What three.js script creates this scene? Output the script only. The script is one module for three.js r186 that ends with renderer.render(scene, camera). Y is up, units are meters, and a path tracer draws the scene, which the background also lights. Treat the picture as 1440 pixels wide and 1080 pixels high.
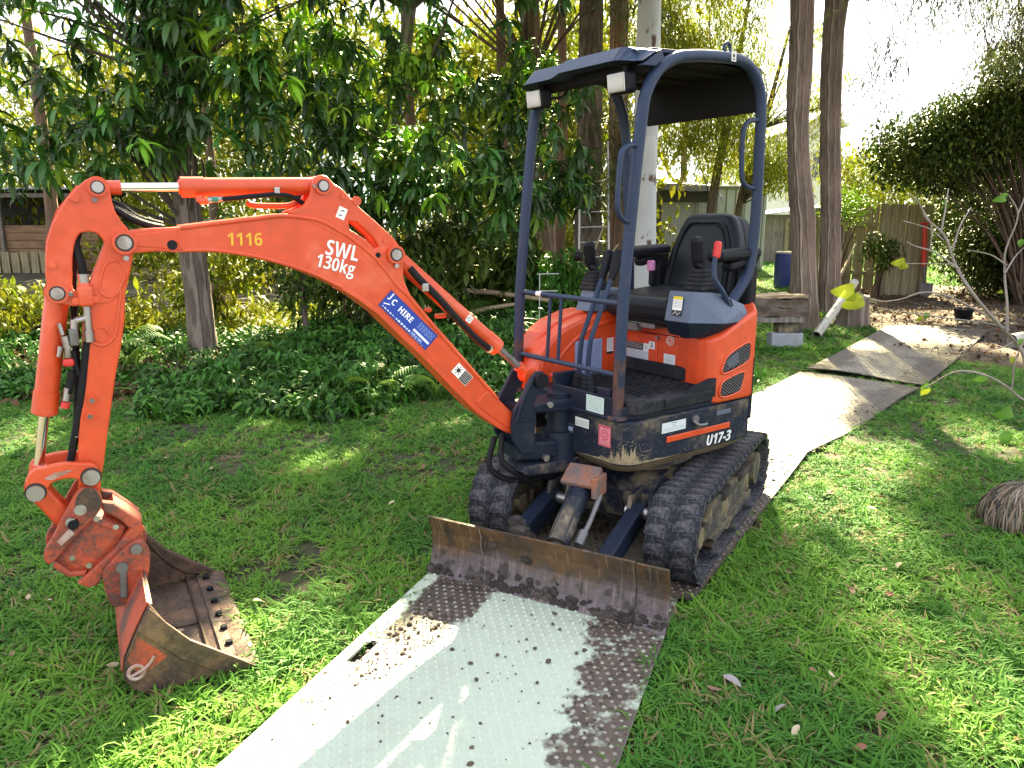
import * as THREE from 'three';
import { mergeGeometries } from 'three/addons/utils/BufferGeometryUtils.js';
import { RoundedBoxGeometry } from 'three/addons/geometries/RoundedBoxGeometry.js';
import { ConvexGeometry } from 'three/addons/geometries/ConvexGeometry.js';
import { TextGeometry } from 'three/addons/geometries/TextGeometry.js';
import { FontLoader } from 'three/addons/loaders/FontLoader.js';

// ---------- camera, sky, sun, exposure ----------
const scene = new THREE.Scene();
const camera = new THREE.PerspectiveCamera(53.3, 4 / 3, 0.05, 400);
camera.position.set(0, 1.62, 0);
camera.rotation.set(-Math.atan((540 - 308.4) / 1076), 0, 0);
const renderer = new THREE.WebGLRenderer({ antialias: true });
renderer.toneMapping = THREE.LinearToneMapping;
renderer.toneMappingExposure = 10.6;
renderer.shadowMap.enabled = true;

const SUN_AZ = 8.3 * Math.PI / 180, SUN_EL = 35 * Math.PI / 180;
const S = new THREE.Vector3(Math.sin(SUN_AZ) * Math.cos(SUN_EL), Math.sin(SUN_EL), -Math.cos(SUN_AZ) * Math.cos(SUN_EL));
{ // pale, slightly hazy daylight sky, whiter towards the horizon and brighter round the sun
  const w = 256, h = 128, d = new Float32Array(w * h * 4), v = new THREE.Vector3();
  for (let j = 0; j < h; j++) for (let i = 0; i < w; i++) {
    const el = ((j + 0.5) / h - 0.5) * Math.PI, az = ((i + 0.5) / w - 0.5) * 2 * Math.PI;
    v.set(Math.cos(el) * Math.cos(az), Math.sin(el), Math.cos(el) * Math.sin(az));
    const t = Math.pow(Math.max(0, Math.sin(el)), 0.55), c = Math.max(0, v.dot(S));
    const halo = 0.55 * Math.pow(c, 10) + 0.35 * Math.pow(c, 60);
    const k = (j * w + i) * 4;
    d[k] = 0.222 * (1 - t) + 0.15 * t + halo * 0.4; d[k + 1] = 0.224 * (1 - t) + 0.167 * t + halo * 0.36; d[k + 2] = 0.226 * (1 - t) + 0.2 * t + halo * 0.28; d[k + 3] = 1;
  }
  const sky = new THREE.DataTexture(d, w, h, THREE.RGBAFormat, THREE.FloatType);
  sky.mapping = THREE.EquirectangularReflectionMapping; sky.magFilter = THREE.LinearFilter; sky.minFilter = THREE.LinearFilter; sky.needsUpdate = true;
  scene.background = sky; scene.environment = sky;
}
const sun = new THREE.DirectionalLight(new THREE.Color(1, 0.86, 0.54), 5);
sun.position.copy(S).multiplyScalar(60); sun.castShadow = true; sun.shadow.radius = 1;
sun.shadow.mapSize.set(4096, 4096);
Object.assign(sun.shadow.camera, { left: -22, right: 22, top: 22, bottom: -22, near: 1, far: 140 });
scene.add(sun, sun.target);

// ---------- helpers ----------
function rng(a) { return () => { a = (a + 0x6d2b79f5) | 0; let t = Math.imul(a ^ (a >>> 15), 1 | a); t = (t + Math.imul(t ^ (t >>> 7), 61 | t)) ^ t; return ((t ^ (t >>> 14)) >>> 0) / 4294967296; }; }
const R = rng(1), rnd = (a, b) => a + (b - a) * R(), TAU = Math.PI * 2;
const V = (x, y, z) => new THREE.Vector3(x, y, z);
const smooth = (a, b, x) => { x = Math.min(1, Math.max(0, (x - a) / (b - a))); return x * x * (3 - 2 * x); };
const lin = (r, g, b) => new THREE.Color().setRGB(r, g, b);
const mix3 = (a, b, t) => [a[0] + (b[0] - a[0]) * t, a[1] + (b[1] - a[1]) * t, a[2] + (b[2] - a[2]) * t];
const lattice = new Float32Array(65536); { const r = rng(77); for (let i = 0; i < 65536; i++) lattice[i] = r(); }
function vnoise(x, y, per, s, py = per) { // value noise, tiles every per cells
  const xi = Math.floor(x), yi = Math.floor(y), fx = x - xi, fy = y - yi, u = fx * fx * (3 - 2 * fx), w = fy * fy * (3 - 2 * fy);
  const L = (a, b) => lattice[((((a % per) + per) % per) * 157 + (((b % py) + py) % py) * 1031 + s * 7919) & 65535];
  return (L(xi, yi) * (1 - u) + L(xi + 1, yi) * u) * (1 - w) + (L(xi, yi + 1) * (1 - u) + L(xi + 1, yi + 1) * u) * w;
}
function fbm(x, y, per, s, oct = 4, py = per) { let v = 0, a = 0.5, n = 0; for (let i = 0; i < oct; i++) { v += a * vnoise(x, y, per, s + i, py); n += a; x *= 2; y *= 2; per *= 2; py *= 2; a *= 0.5; } return v / n; }
function dataTex(w, h, f, srgb, repeat = 1) {
  const d = new Uint8Array(w * h * 4);
  for (let j = 0; j < h; j++) for (let i = 0; i < w; i++) { const c = f((i + 0.5) / w, (j + 0.5) / h), k = (j * w + i) * 4; for (let q = 0; q < 3; q++) d[k + q] = Math.max(0, Math.min(255, 255 * (srgb ? Math.pow(Math.max(0, c[q]), 1 / 2.2) : c[q]))); d[k + 3] = 255; }
  const t = new THREE.DataTexture(d, w, h, THREE.RGBAFormat); t.wrapS = t.wrapT = THREE.RepeatWrapping; t.magFilter = THREE.LinearFilter; t.minFilter = THREE.LinearMipmapLinearFilter; t.generateMipmaps = true;
  if (srgb) t.colorSpace = THREE.SRGBColorSpace; t.repeat.set(repeat, repeat); t.needsUpdate = true; return t;
}
// a painted or bare surface with dirt, dust and scratches; one tile covers size metres
function grime(base, dirt, amount, { size = 1, seed = 0, scratch = 0, scratchColor = [0.7, 0.65, 0.6], vary = 0.06, n = 512, fine = 0.25 } = {}) {
  const sc = new Float32Array(n * n), r = rng(seed * 13 + 5);
  for (let k = 0; k < scratch; k++) { let x = r() * n, y = r() * n, a = r() * TAU; const len = 4 + r() * r() * 45, s = 0.15 + r() * r() * 0.7; for (let q = 0; q < len; q++) { a += (r() - 0.5) * 0.04; x += Math.cos(a); y += Math.sin(a); sc[((Math.floor(y) % n + n) % n) * n + (Math.floor(x) % n + n) % n] = s; } }
  return dataTex(n, n, (u, v) => {
    const big = fbm(u * 4, v * 4, 4, seed + 1, 5), sm = fbm(u * 32, v * 32, 32, seed + 9, 3), d = smooth(1 - amount - 0.22, 1 - amount + 0.22, big * (1 - fine) + sm * fine + 0.12 * (big - 0.5));
    let c = mix3(base, dirt, d * 0.9), k = 1 + (sm - 0.5) * vary * 2 + (big - 0.5) * vary * 2;
    c = [c[0] * k, c[1] * k, c[2] * k];
    return mix3(c, scratchColor, sc[Math.min(n - 1, Math.floor(v * n)) * n + Math.min(n - 1, Math.floor(u * n))] * 0.7);
  }, true, 1 / size);
}
const bumpTex = (size, seed, f = 16) => dataTex(256, 256, (u, v) => { const x = fbm(u * f, v * f, f, seed, 4); return [x, x, x]; }, false, 1 / size);
const M = {};
function mat(name, o) { const m = new THREE.MeshPhysicalMaterial({ roughness: 0.6, ...o }); m.name = name; return (M[name] = m); }
function metUV(g) { // box-projected uv in metres
  const p = g.attributes.position, n = g.attributes.normal, uv = new Float32Array(p.count * 2);
  for (let i = 0; i < p.count; i++) {
    const ax = Math.abs(n.getX(i)), ay = Math.abs(n.getY(i)), az = Math.abs(n.getZ(i)), x = p.getX(i), y = p.getY(i), z = p.getZ(i);
    if (ax >= ay && ax >= az) { uv[2 * i] = z; uv[2 * i + 1] = y; } else if (ay >= az) { uv[2 * i] = x; uv[2 * i + 1] = z; } else { uv[2 * i] = x; uv[2 * i + 1] = y; }
  }
  g.setAttribute('uv', new THREE.BufferAttribute(uv, 2)); return g;
}
function merge(list) {
  list = list.map((g) => { const q = g.index ? g.toNonIndexed() : g.clone(); for (const k of Object.keys(q.attributes)) if (!['position', 'normal', 'uv'].includes(k)) q.deleteAttribute(k); if (!q.attributes.normal) q.computeVertexNormals(); if (!q.attributes.uv) metUV(q); q.morphAttributes = {}; return q; });
  return list.length === 1 ? list[0] : mergeGeometries(list);
}
const used = new Map();
function numbered(n) { const k = used.get(n) || 0; used.set(n, k + 1); return k ? n + '_' + String(k).padStart(3, '0') : n; }
function tag(o, label, category, group, kind) { if (label) o.userData.label = label; if (category) o.userData.category = category; if (group) o.userData.group = group; if (kind) o.userData.kind = kind; return o; }
function shadows(o) { o.castShadow = o.receiveShadow = true; return o; }
function thing(name, label, category, x = 0, y = 0, z = 0, group) { const o = new THREE.Group(); o.name = numbered(name); o.position.set(x, y, z); scene.add(o); return tag(o, label, category, group); }
function part(parent, name, geos, m, { frame, label, kind, met = true } = {}) {
  const g = merge(Array.isArray(geos) ? geos : [geos]); if (met) metUV(g); if (frame) g.applyMatrix4(frame);
  const o = shadows(new THREE.Mesh(g, m)); o.name = name; if (parent === scene) o.name = numbered(name); parent.add(o);
  if (label) o.userData.label = label; if (kind) o.userData.kind = kind; return o;
}
const box = (x, y, z, w, h, d, r = 0.006, seg = 2) => { const g = r > 0 ? new RoundedBoxGeometry(w, h, d, seg, Math.min(r, w / 2.01, h / 2.01, d / 2.01)) : new THREE.BoxGeometry(w, h, d); g.translate(x, y, z); return g; };
function cyl(a, b, r1, r2 = r1, seg = 20) { // a, b: Vector3 or arrays
  a = Array.isArray(a) ? V(...a) : a; b = Array.isArray(b) ? V(...b) : b;
  const d = b.clone().sub(a), L = d.length(), g = new THREE.CylinderGeometry(r2, r1, L, seg, 1);
  g.translate(0, L / 2, 0); g.applyQuaternion(new THREE.Quaternion().setFromUnitVectors(V(0, 1, 0), d.normalize())); g.translate(a.x, a.y, a.z); return g;
}
function tube(pts, r, seg = 40, rad = 10, tension = 0.5) { return new THREE.TubeGeometry(new THREE.CatmullRomCurve3(pts.map((p) => V(...p)), false, 'catmullrom', tension), seg, r, rad, false); }
function shapeOf(pts, holes = []) { const s = new THREE.Shape(pts.map((p) => new THREE.Vector2(p[0], p[1]))); for (const h of holes) s.holes.push(new THREE.Path(h.map((p) => new THREE.Vector2(p[0], p[1])))); return s; }
// a plate whose outline is given as (z, y); it spans x0..x1
function plate(pts, x0, x1, { holes = [], bevel = 0.004 } = {}) {
  const t = x1 - x0, b = Math.min(bevel, t / 2.2);
  const g = new THREE.ExtrudeGeometry(shapeOf(pts, holes), { depth: t - 2 * b, bevelEnabled: b > 0, bevelThickness: b, bevelSize: b, bevelOffset: -b, bevelSegments: 2, curveSegments: 10 });
  g.rotateY(-Math.PI / 2); g.translate(x1 - b, 0, 0); return g;
}
// an upright prism whose plan is given as (x, z); it spans y0..y1
function prism(pts, y0, y1, bevel = 0.01) {
  const t = y1 - y0, b = Math.min(bevel, t / 2.2);
  const g = new THREE.ExtrudeGeometry(shapeOf(pts.map((p) => [p[0], -p[1]])), { depth: t - 2 * b, bevelEnabled: b > 0, bevelThickness: b, bevelSize: b, bevelOffset: -b, bevelSegments: 3, curveSegments: 12 });
  g.rotateX(-Math.PI / 2); g.translate(0, y0 + b, 0); return g;
}
const circle = (cx, cy, r, n = 24) => Array.from({ length: n }, (_, i) => [cx + r * Math.cos(i / n * TAU), cy + r * Math.sin(i / n * TAU)]);
function boss(z, y, x0, x1, r) { return cyl([x0, y, z], [x1, y, z], r, r, 28); }
function smoothPts(pts, n = 60) { return new THREE.CatmullRomCurve3(pts.map((p) => V(p[0], p[1], 0)), true, 'centripetal').getPoints(n).slice(0, -1).map((p) => [p.x, p.y]); }
const frameAt = (deg, x, y, z) => { const a = deg * Math.PI / 180; return new THREE.Matrix4().makeBasis(V(Math.cos(a), 0, Math.sin(a)), V(0, 1, 0), V(-Math.sin(a), 0, Math.cos(a))).setPosition(x, y, z); };
const inPoly = (p, x, y) => { let c = false; for (let i = 0, j = p.length - 1; i < p.length; j = i++) if ((p[i][1] > y) !== (p[j][1] > y) && x < (p[j][0] - p[i][0]) * (y - p[i][1]) / (p[j][1] - p[i][1]) + p[i][0]) c = !c; return c; };

// places on the ground where the canopy is open to the sun
const OPEN = [
  [[-1.15, -3.02], [-0.95, -3.02], [-0.77, -2.96], [-0.73, -2.68], [-0.8, -2.49], [-0.85, -2.25], [-0.89, -2.03], [-1.05, -2.02], [-1.1, -2.25], [-0.98, -2.41], [-0.95, -2.59]],
  [[-0.63, -2.79], [-0.44, -2.71], [-0.29, -2.86], [-0.19, -2.9], [-0.19, -2.49], [-0.28, -2.25], [-0.39, -1.7], [-1.4, -1.7], [-0.86, -2.02], [-0.77, -2.29], [-0.64, -2.47], [-0.51, -2.45]],
  [[0.1, -1.7], [0.16, -2.18], [0.2, -2.18], [0.17, -1.7]],
  [[1.67, -4.43], [1.86, -4.84], [2.3, -5.41], [2.78, -5.66], [2.75, -5.15], [2.36, -4.56], [2.02, -4.14], [1.85, -3.6], [1.82, -3.15], [1.84, -2.79], [1.82, -2.3], [1.8, -1.7], [1.5, -1.7], [1.58, -2.37], [1.57, -2.59], [1.59, -2.96], [1.65, -3.44], [1.73, -4.08]],
  [[3.52, -5.91], [3.86, -5.91], [3.59, -5.15], [3.3, -5.15]],
  [[2.21, -6.9], [2.78, -7.7], [3.08, -7.36], [2.64, -6.25], [2.1, -5.5], [1.77, -4.84], [1.94, -5.5]],
  [[-4.24, -6.13], [-3.88, -6.13], [-3.46, -5.5], [-3.5, -5.15], [-3.6, -5.15]],
  [[-0.15, -7.2], [0.01, -7.2], [0.01, -6.7], [-0.12, -6.6]],
  [[-6.23, -9.17], [-5.88, -9.17], [-4.94, -7.88], [-5.15, -7.53]],
  [[-1.55, -2.4], [-1.35, -2.45], [-1.05, -1.7], [-1.5, -1.7]],
];
// leafy places that the low sun reaches through the crowns: x, y, z, radius
const LIT = [[-1.4, 2.9, -10.4, 0.75], [-0.8, 3.4, -10.6, 0.6], [-2.4, 3.9, -10.4, 0.5], [-2.7, 3.2, -9, 0.45], [-6.9, 0.9, -10.3, 1.3], [-5.4, 0.6, -10.6, 0.7], [-4.6, 1.2, -11.8, 0.9], [-3.7, 0.8, -10.5, 0.6], [0.3, 3.6, -11.8, 0.45], [8.0, 1.3, -16.2, 0.35], [6.95, 2, -16.3, 0.5], [-5.2, 4.3, -9, 0.4], [0.7, 0.6, -11.6, 0.5]];
const opensSun = (x, y, z, pad = 0.1) => { // would a leaf cluster here shade one of the openings?
  const k = y / S.y, gx = x - S.x * k, gz = z - S.z * k;
  for (const [cx, cy, cz, r] of LIT) { const dx = x - cx, dy = y - cy, dz = z - cz, t = dx * S.x + dy * S.y + dz * S.z; if (t > r * 1.15 && dx * dx + dy * dy + dz * dz - t * t < (r + pad * 0.5) ** 2) return true; }
  if (gz < -9.5 || gx < -7 || gx > 6) return false;
  for (let i = 0; i < OPEN.length; i++) { const p = OPEN[i], q = i === 1 || i === 2 ? pad * 0.5 : pad; if (inPoly(p, gx, gz) || inPoly(p, gx - q, gz) || inPoly(p, gx + q, gz) || inPoly(p, gx, gz - q) || inPoly(p, gx, gz + q)) return true; }
  return false;
};
// ---------- materials ----------
const bumpFine = bumpTex(0.25, 3, 24), bumpCoarse = bumpTex(0.8, 8, 12);
mat('orange paint', { map: grime([0.66, 0.066, 0.009], [0.6, 0.14, 0.065], 0.3, { seed: 1, size: 1.1, scratch: 520, scratchColor: [0.42, 0.16, 0.11], vary: 0.13 }), roughness: 0.42, clearcoat: 0.25, clearcoatRoughness: 0.3 });
mat('worn orange paint', { map: grime([0.5, 0.07, 0.022], [0.05, 0.034, 0.028], 0.48, { seed: 2, size: 0.4, fine: 0.4, vary: 0.15, scratch: 500, scratchColor: [0.55, 0.4, 0.35] }), roughness: 0.6, bumpMap: bumpFine, bumpScale: 0.0015 });
mat('navy paint', { map: grime([0.008, 0.014, 0.03], [0.035, 0.038, 0.045], 0.28, { seed: 3, size: 0.8, scratch: 150, scratchColor: [0.14, 0.14, 0.15] }), roughness: 0.42, clearcoat: 0.2, clearcoatRoughness: 0.4, specularIntensity: 0.45, clearcoat: 0 });
mat('dusty navy paint', { map: grime([0.008, 0.013, 0.028], [0.25, 0.195, 0.12], 0.38, { seed: 4, size: 0.7, scratch: 700, scratchColor: [0.42, 0.38, 0.32] }), roughness: 0.6, specularIntensity: 0.45, clearcoat: 0 });
mat('canopy blue paint', { map: grime([0.02, 0.036, 0.078], [0.06, 0.055, 0.06], 0.2, { seed: 5, size: 0.6, scratch: 160, scratchColor: [0.3, 0.25, 0.22] }), roughness: 0.4, clearcoat: 0.25, clearcoatRoughness: 0.35, specularIntensity: 0.45, clearcoat: 0 });
mat('rusted blue paint', { map: grime([0.02, 0.03, 0.055], [0.12, 0.05, 0.028], 0.5, { seed: 6, size: 0.3, scratch: 200 }), roughness: 0.65, specularIntensity: 0.45, clearcoat: 0 });
mat('grey plastic', { map: grime([0.085, 0.115, 0.175], [0.15, 0.16, 0.18], 0.15, { seed: 7, size: 0.5 }), roughness: 0.5 });
mat('black plastic', { color: lin(0.008, 0.009, 0.013), roughness: 0.5, specularIntensity: 0.35 });
mat('black vinyl', { map: grime([0.006, 0.008, 0.012], [0.03, 0.03, 0.034], 0.14, { seed: 8, size: 0.6 }), roughness: 0.36, bumpMap: bumpFine, bumpScale: 0.0008, specularIntensity: 0.35 });
mat('rubber', { map: grime([0.011, 0.013, 0.018], [0.06, 0.055, 0.055], 0.36, { seed: 9, size: 0.6, scratch: 200, scratchColor: [0.15, 0.14, 0.14] }), roughness: 0.75, bumpMap: bumpFine, bumpScale: 0.003, specularIntensity: 0.35 });
mat('track rubber', { map: grime([0.011, 0.0125, 0.019], [0.1, 0.092, 0.1], 0.46, { seed: 10, size: 0.36, scratch: 60, vary: 0.25, fine: 0.4 }), roughness: 0.7, bumpMap: bumpFine, bumpScale: 0.005, specularIntensity: 0.35 });
mat('dusty frame', { map: grime([0.03, 0.028, 0.028], [0.26, 0.2, 0.1], 0.4, { seed: 11, size: 0.5 }), roughness: 0.85, bumpMap: bumpFine, bumpScale: 0.003 });
mat('rusty blade', { map: dataTex(1024, 512, (u, v) => { const y = v * 0.6, n1 = fbm(u * 8, v * 4, 8, 12, 5, 4), st = fbm(u * 110, v * 5, 110, 18, 3, 5), f = fbm(u * 60, v * 30, 60, 14, 3, 30), w = smooth(0.2, 0.1, y + (n1 - 0.5) * 0.16), hi = smooth(0.62, 0.75, st) * 0.5; let c = mix3(mix3([0.06, 0.036, 0.02], [0.12, 0.06, 0.024], smooth(0.4, 0.66, n1)), mix3([0.1, 0.075, 0.078], [0.155, 0.12, 0.128], st), w); c = mix3(c, [0.035, 0.025, 0.02], smooth(0.58, 0.75, fbm(u * 20, v * 10, 20, 33, 4, 10)) * 0.8); c = mix3(c, [0.3, 0.24, 0.19], hi * 0.5); return c.map((q) => q * (0.75 + 0.5 * f)); }, true, 1), roughness: 0.6, metalness: 0.25, bumpMap: bumpFine, bumpScale: 0.002 }); M['rusty blade'].map.repeat.set(1 / 1.2, 1 / 0.6);
mat('bucket steel', { map: grime([0.075, 0.046, 0.034], [0.19, 0.105, 0.062], 0.42, { seed: 13, size: 0.45, scratch: 900, scratchColor: [0.22, 0.18, 0.16], vary: 0.2 }), roughness: 0.55, metalness: 0.35, bumpMap: bumpFine, bumpScale: 0.002 });
mat('bare steel', { map: grime([0.42, 0.4, 0.4], [0.2, 0.16, 0.14], 0.35, { seed: 14, size: 0.2 }), roughness: 0.38, metalness: 0.9 });
mat('chrome rod', { color: lin(0.75, 0.75, 0.76), roughness: 0.12, metalness: 1 });
mat('dull steel', { map: grime([0.2, 0.2, 0.2], [0.12, 0.09, 0.07], 0.4, { seed: 15, size: 0.3 }), roughness: 0.5, metalness: 0.6 });
mat('hose', { color: lin(0.012, 0.012, 0.014), roughness: 0.55, bumpMap: bumpFine, bumpScale: 0.001, specularIntensity: 0.35 });
mat('red plastic', { color: lin(0.62, 0.035, 0.03), roughness: 0.45 });
mat('lamp glass', { map: dataTex(64, 64, (u, v) => { const k = 0.2 + 0.14 * Math.abs(Math.sin(v * 40)) + 0.1 * fbm(u * 6, v * 6, 6, 4); return [k, k * 0.97, k * 0.9]; }, true), roughness: 0.18, metalness: 0.35, clearcoat: 1, clearcoatRoughness: 0.05 });
mat('mud', { map: grime([0.03, 0.022, 0.019], [0.075, 0.055, 0.045], 0.5, { seed: 16, size: 0.3, vary: 0.3 }), roughness: 0.95, bumpMap: bumpFine, bumpScale: 0.008 });
mat('green plastic', { color: lin(0.03, 0.2, 0.15), roughness: 0.5 });
mat('pink plastic', { color: lin(0.55, 0.2, 0.42), roughness: 0.6 });
mat('pale paint', { map: grime([0.5, 0.4, 0.36], [0.3, 0.12, 0.07], 0.4, { seed: 41, size: 0.15 }), roughness: 0.6 });
mat('muddy navy paint', { map: grime([0.03, 0.028, 0.026], [0.34, 0.27, 0.165], 0.72, { seed: 46, size: 0.45, scratch: 500, scratchColor: [0.4, 0.34, 0.26] }), roughness: 0.75, specularIntensity: 0.35 });
mat('grease', { color: lin(0.03, 0.018, 0.014), roughness: 0.5 });
mat('rusted guard', { map: grime([0.17, 0.12, 0.11], [0.3, 0.1, 0.04], 0.4, { seed: 42, size: 0.25, vary: 0.25 }), roughness: 0.75 });
mat('roof lining', { color: lin(0.012, 0.012, 0.013), roughness: 0.85, specularIntensity: 0.35 });
mat('white print', { color: lin(0.8, 0.8, 0.78), roughness: 0.5 });
mat('yellow print', { color: lin(0.78, 0.42, 0.03), roughness: 0.55 });
mat('white plastic', { map: grime([0.46, 0.44, 0.38], [0.2, 0.16, 0.11], 0.4, { seed: 17, size: 0.4 }), roughness: 0.4 });
mat('blue plastic', { map: grime([0.008, 0.022, 0.2], [0.05, 0.06, 0.12], 0.2, { seed: 18, size: 0.7 }), roughness: 0.4 });
mat('concrete', { map: grime([0.3, 0.31, 0.34], [0.16, 0.16, 0.15], 0.4, { seed: 19, size: 0.4, vary: 0.2 }), roughness: 0.9, bumpMap: bumpFine, bumpScale: 0.003 });
mat('grey timber', { map: dataTex(512, 512, (u, v) => { const g = fbm(u * 64, v * 3, 64, 5, 4, 3), k = fbm(u * 4, v * 4, 4, 9); return mix3([0.24, 0.215, 0.19], [0.1, 0.08, 0.065], smooth(0.35, 0.7, g) * 0.8 + 0.2 * k); }, true, 1 / 0.8), roughness: 0.85, bumpMap: dataTex(256, 256, (u, v) => { const x = fbm(u * 64, v * 3, 64, 5, 3, 3); return [x, x, x]; }, false, 1 / 0.8), bumpScale: 0.004 });
mat('fence timber', { map: dataTex(512, 512, (u, v) => { const g = fbm(u * 48, v * 2, 48, 25, 4, 2), k = fbm(u * 5, v * 5, 5, 39); return mix3([0.34, 0.29, 0.17], [0.16, 0.13, 0.075], smooth(0.35, 0.7, g) * 0.6 + 0.4 * k); }, true, 1 / 1.0), roughness: 0.9, bumpMap: dataTex(256, 256, (u, v) => { const x = fbm(u * 48, v * 2, 48, 25, 3, 2); return [x, x, x]; }, false), bumpScale: 0.004 });
mat('log bark', { map: grime([0.16, 0.115, 0.08], [0.07, 0.055, 0.045], 0.5, { seed: 21, size: 0.35, vary: 0.35 }), roughness: 0.95, bumpMap: bumpCoarse, bumpScale: 0.03 });
mat('pale cut wood', { map: grime([0.42, 0.32, 0.2], [0.2, 0.15, 0.1], 0.4, { seed: 22, size: 0.4, vary: 0.3 }), roughness: 0.85 });
mat('shed metal', { map: grime([0.34, 0.37, 0.44], [0.24, 0.23, 0.22], 0.3, { seed: 23, size: 1.2 }), roughness: 0.5, metalness: 0.15 });
mat('aluminium', { color: lin(0.5, 0.5, 0.5), roughness: 0.45, metalness: 0.7 });
mat('dark cloth', { color: lin(0.05, 0.05, 0.055), roughness: 0.9 });
mat('house wall', { color: lin(0.62, 0.6, 0.55), roughness: 0.85 });
mat('house roof', { color: lin(0.5, 0.49, 0.48), roughness: 0.6 });
mat('dark pane', { color: lin(0.05, 0.06, 0.07), roughness: 0.1 });
mat('shed boards', { map: dataTex(512, 512, (u, v) => { const g = fbm(u * 3, v * 48, 3, 45, 4, 48), k = fbm(u * 5, v * 5, 5, 49); return mix3([0.3, 0.17, 0.09], [0.12, 0.07, 0.04], smooth(0.35, 0.7, g) * 0.5 + 0.5 * k); }, true, 1 / 1.4), roughness: 0.85 });
// bark: long vertical fibres and furrows
function barkTex(a, b, seed, fu = 40, fv = 3) { return dataTex(512, 512, (u, v) => { const w = fbm(u * 6, v * 6, 6, seed + 3, 3) * 0.035, g = fbm((u + w) * fu, v * fv, fu, seed, 4, fv), k = fbm(u * 4, v * 4, 4, seed + 6), q = fbm(u * 90, v * 12, 90, seed + 8, 2, 12); return mix3(a, b, Math.max(0, Math.min(1, smooth(0.34, 0.66, g) * 0.7 + 0.5 * (k - 0.4) + 0.35 * (q - 0.5)))); }, true); }
function bark(name, a, b, seed, depth, fu, fv, ru = 1, rv = 1) { const t = barkTex(a, b, seed, fu, fv), h = dataTex(512, 512, (u, v) => { const w = fbm(u * 6, v * 6, 6, seed + 3, 3) * 0.035, x = 1 - smooth(0.3, 0.7, fbm((u + w) * fu, v * fv, fu, seed, 4, fv)); return [x, x, x]; }, false); t.repeat.set(ru, rv); h.repeat.set(ru, rv); return mat(name, { map: t, bumpMap: h, bumpScale: depth, roughness: 0.95 }); }
bark('furrowed grey bark', [0.23, 0.18, 0.145], [0.07, 0.048, 0.036], 61, 0.035, 22, 2, 1, 1);
bark('stringy grey bark', [0.36, 0.27, 0.21], [0.1, 0.066, 0.05], 65, 0.045, 36, 2, 1, 0.8);
bark('dark bark', [0.15, 0.115, 0.085], [0.05, 0.036, 0.026], 62, 0.02, 30, 5, 1, 1.5);
bark('brown stringy bark', [0.25, 0.16, 0.105], [0.09, 0.055, 0.036], 63, 0.02, 34, 2, 1, 1);
mat('smooth white bark', { map: dataTex(512, 1024, (u, v) => { const k = fbm(u * 5, v * 8, 5, 91, 4), s = fbm(u * 10, v * 10, 10, 95, 5), sc = smooth(0.7, 0.78, s); return mix3(mix3([0.76, 0.76, 0.76], [0.56, 0.57, 0.6], k), [0.14, 0.08, 0.055], sc); }, true), roughness: 0.7 });
const leafMat = (name, r, g, b, t = 0.35, rough = 0.5) => mat(name, { color: lin(r, g, b), roughness: rough, specularIntensity: name === 'mango leaf' ? 0.8 : 0.35, transmission: t, thickness: 0, side: THREE.DoubleSide });
leafMat('mango leaf', 0.04, 0.11, 0.02, 0.36, 0.4);
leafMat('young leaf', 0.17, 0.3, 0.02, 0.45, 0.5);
leafMat('gum leaf', 0.085, 0.11, 0.04, 0.4, 0.5);
leafMat('shrub leaf', 0.055, 0.09, 0.014, 0.35, 0.5);
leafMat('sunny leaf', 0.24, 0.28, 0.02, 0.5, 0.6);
leafMat('undergrowth leaf', 0.06, 0.17, 0.025, 0.35, 0.5);
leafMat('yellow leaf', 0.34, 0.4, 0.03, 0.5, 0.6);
leafMat('fresh leaf', 0.17, 0.36, 0.05, 0.5, 0.5);
leafMat('grass', 1, 1, 1, 0.42, 0.8);
leafMat('dry leaf', 0.1, 0.055, 0.028, 0.2, 0.85);
leafMat('dry grass', 0.21, 0.17, 0.145, 0.15, 0.9);

// ---------- leaf shapes ----------
// one leaf along +z, folded along its midrib, drooping towards the tip
function leafGeo(len, wid, { seg = 4, droop = 0.5, fold = 0.25, start = 0, shape = 0.9 } = {}) {
  const pos = [], idx = []; let y = start, z = 0, a = 0.15;
  for (let i = 0; i <= seg; i++) {
    const t = i / seg, w = wid / 2 * Math.pow(Math.sin(Math.PI * Math.min(1, 0.04 + 0.96 * Math.pow(t, shape))), 0.8) + 0.0004;
    pos.push(-w, y + w * fold, z, 0, y, z, w, y + w * fold, z);
    z += len / seg * Math.cos(a); y -= len / seg * Math.sin(a); a += droop / seg * 1.6;
    if (i < seg) { const k = i * 3; idx.push(k, k + 3, k + 1, k + 1, k + 3, k + 4, k + 1, k + 4, k + 2, k + 2, k + 4, k + 5); }
  }
  const g = new THREE.BufferGeometry(); g.setAttribute('position', new THREE.Float32BufferAttribute(pos, 3)); g.setIndex(idx); g.computeVertexNormals(); return g;
}
const mxf = (px, py, pz, rx, ry, rz, s = 1) => new THREE.Matrix4().compose(V(px, py, pz), new THREE.Quaternion().setFromEuler(new THREE.Euler(rx, ry, rz, 'YXZ')), V(s, s, s));
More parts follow.
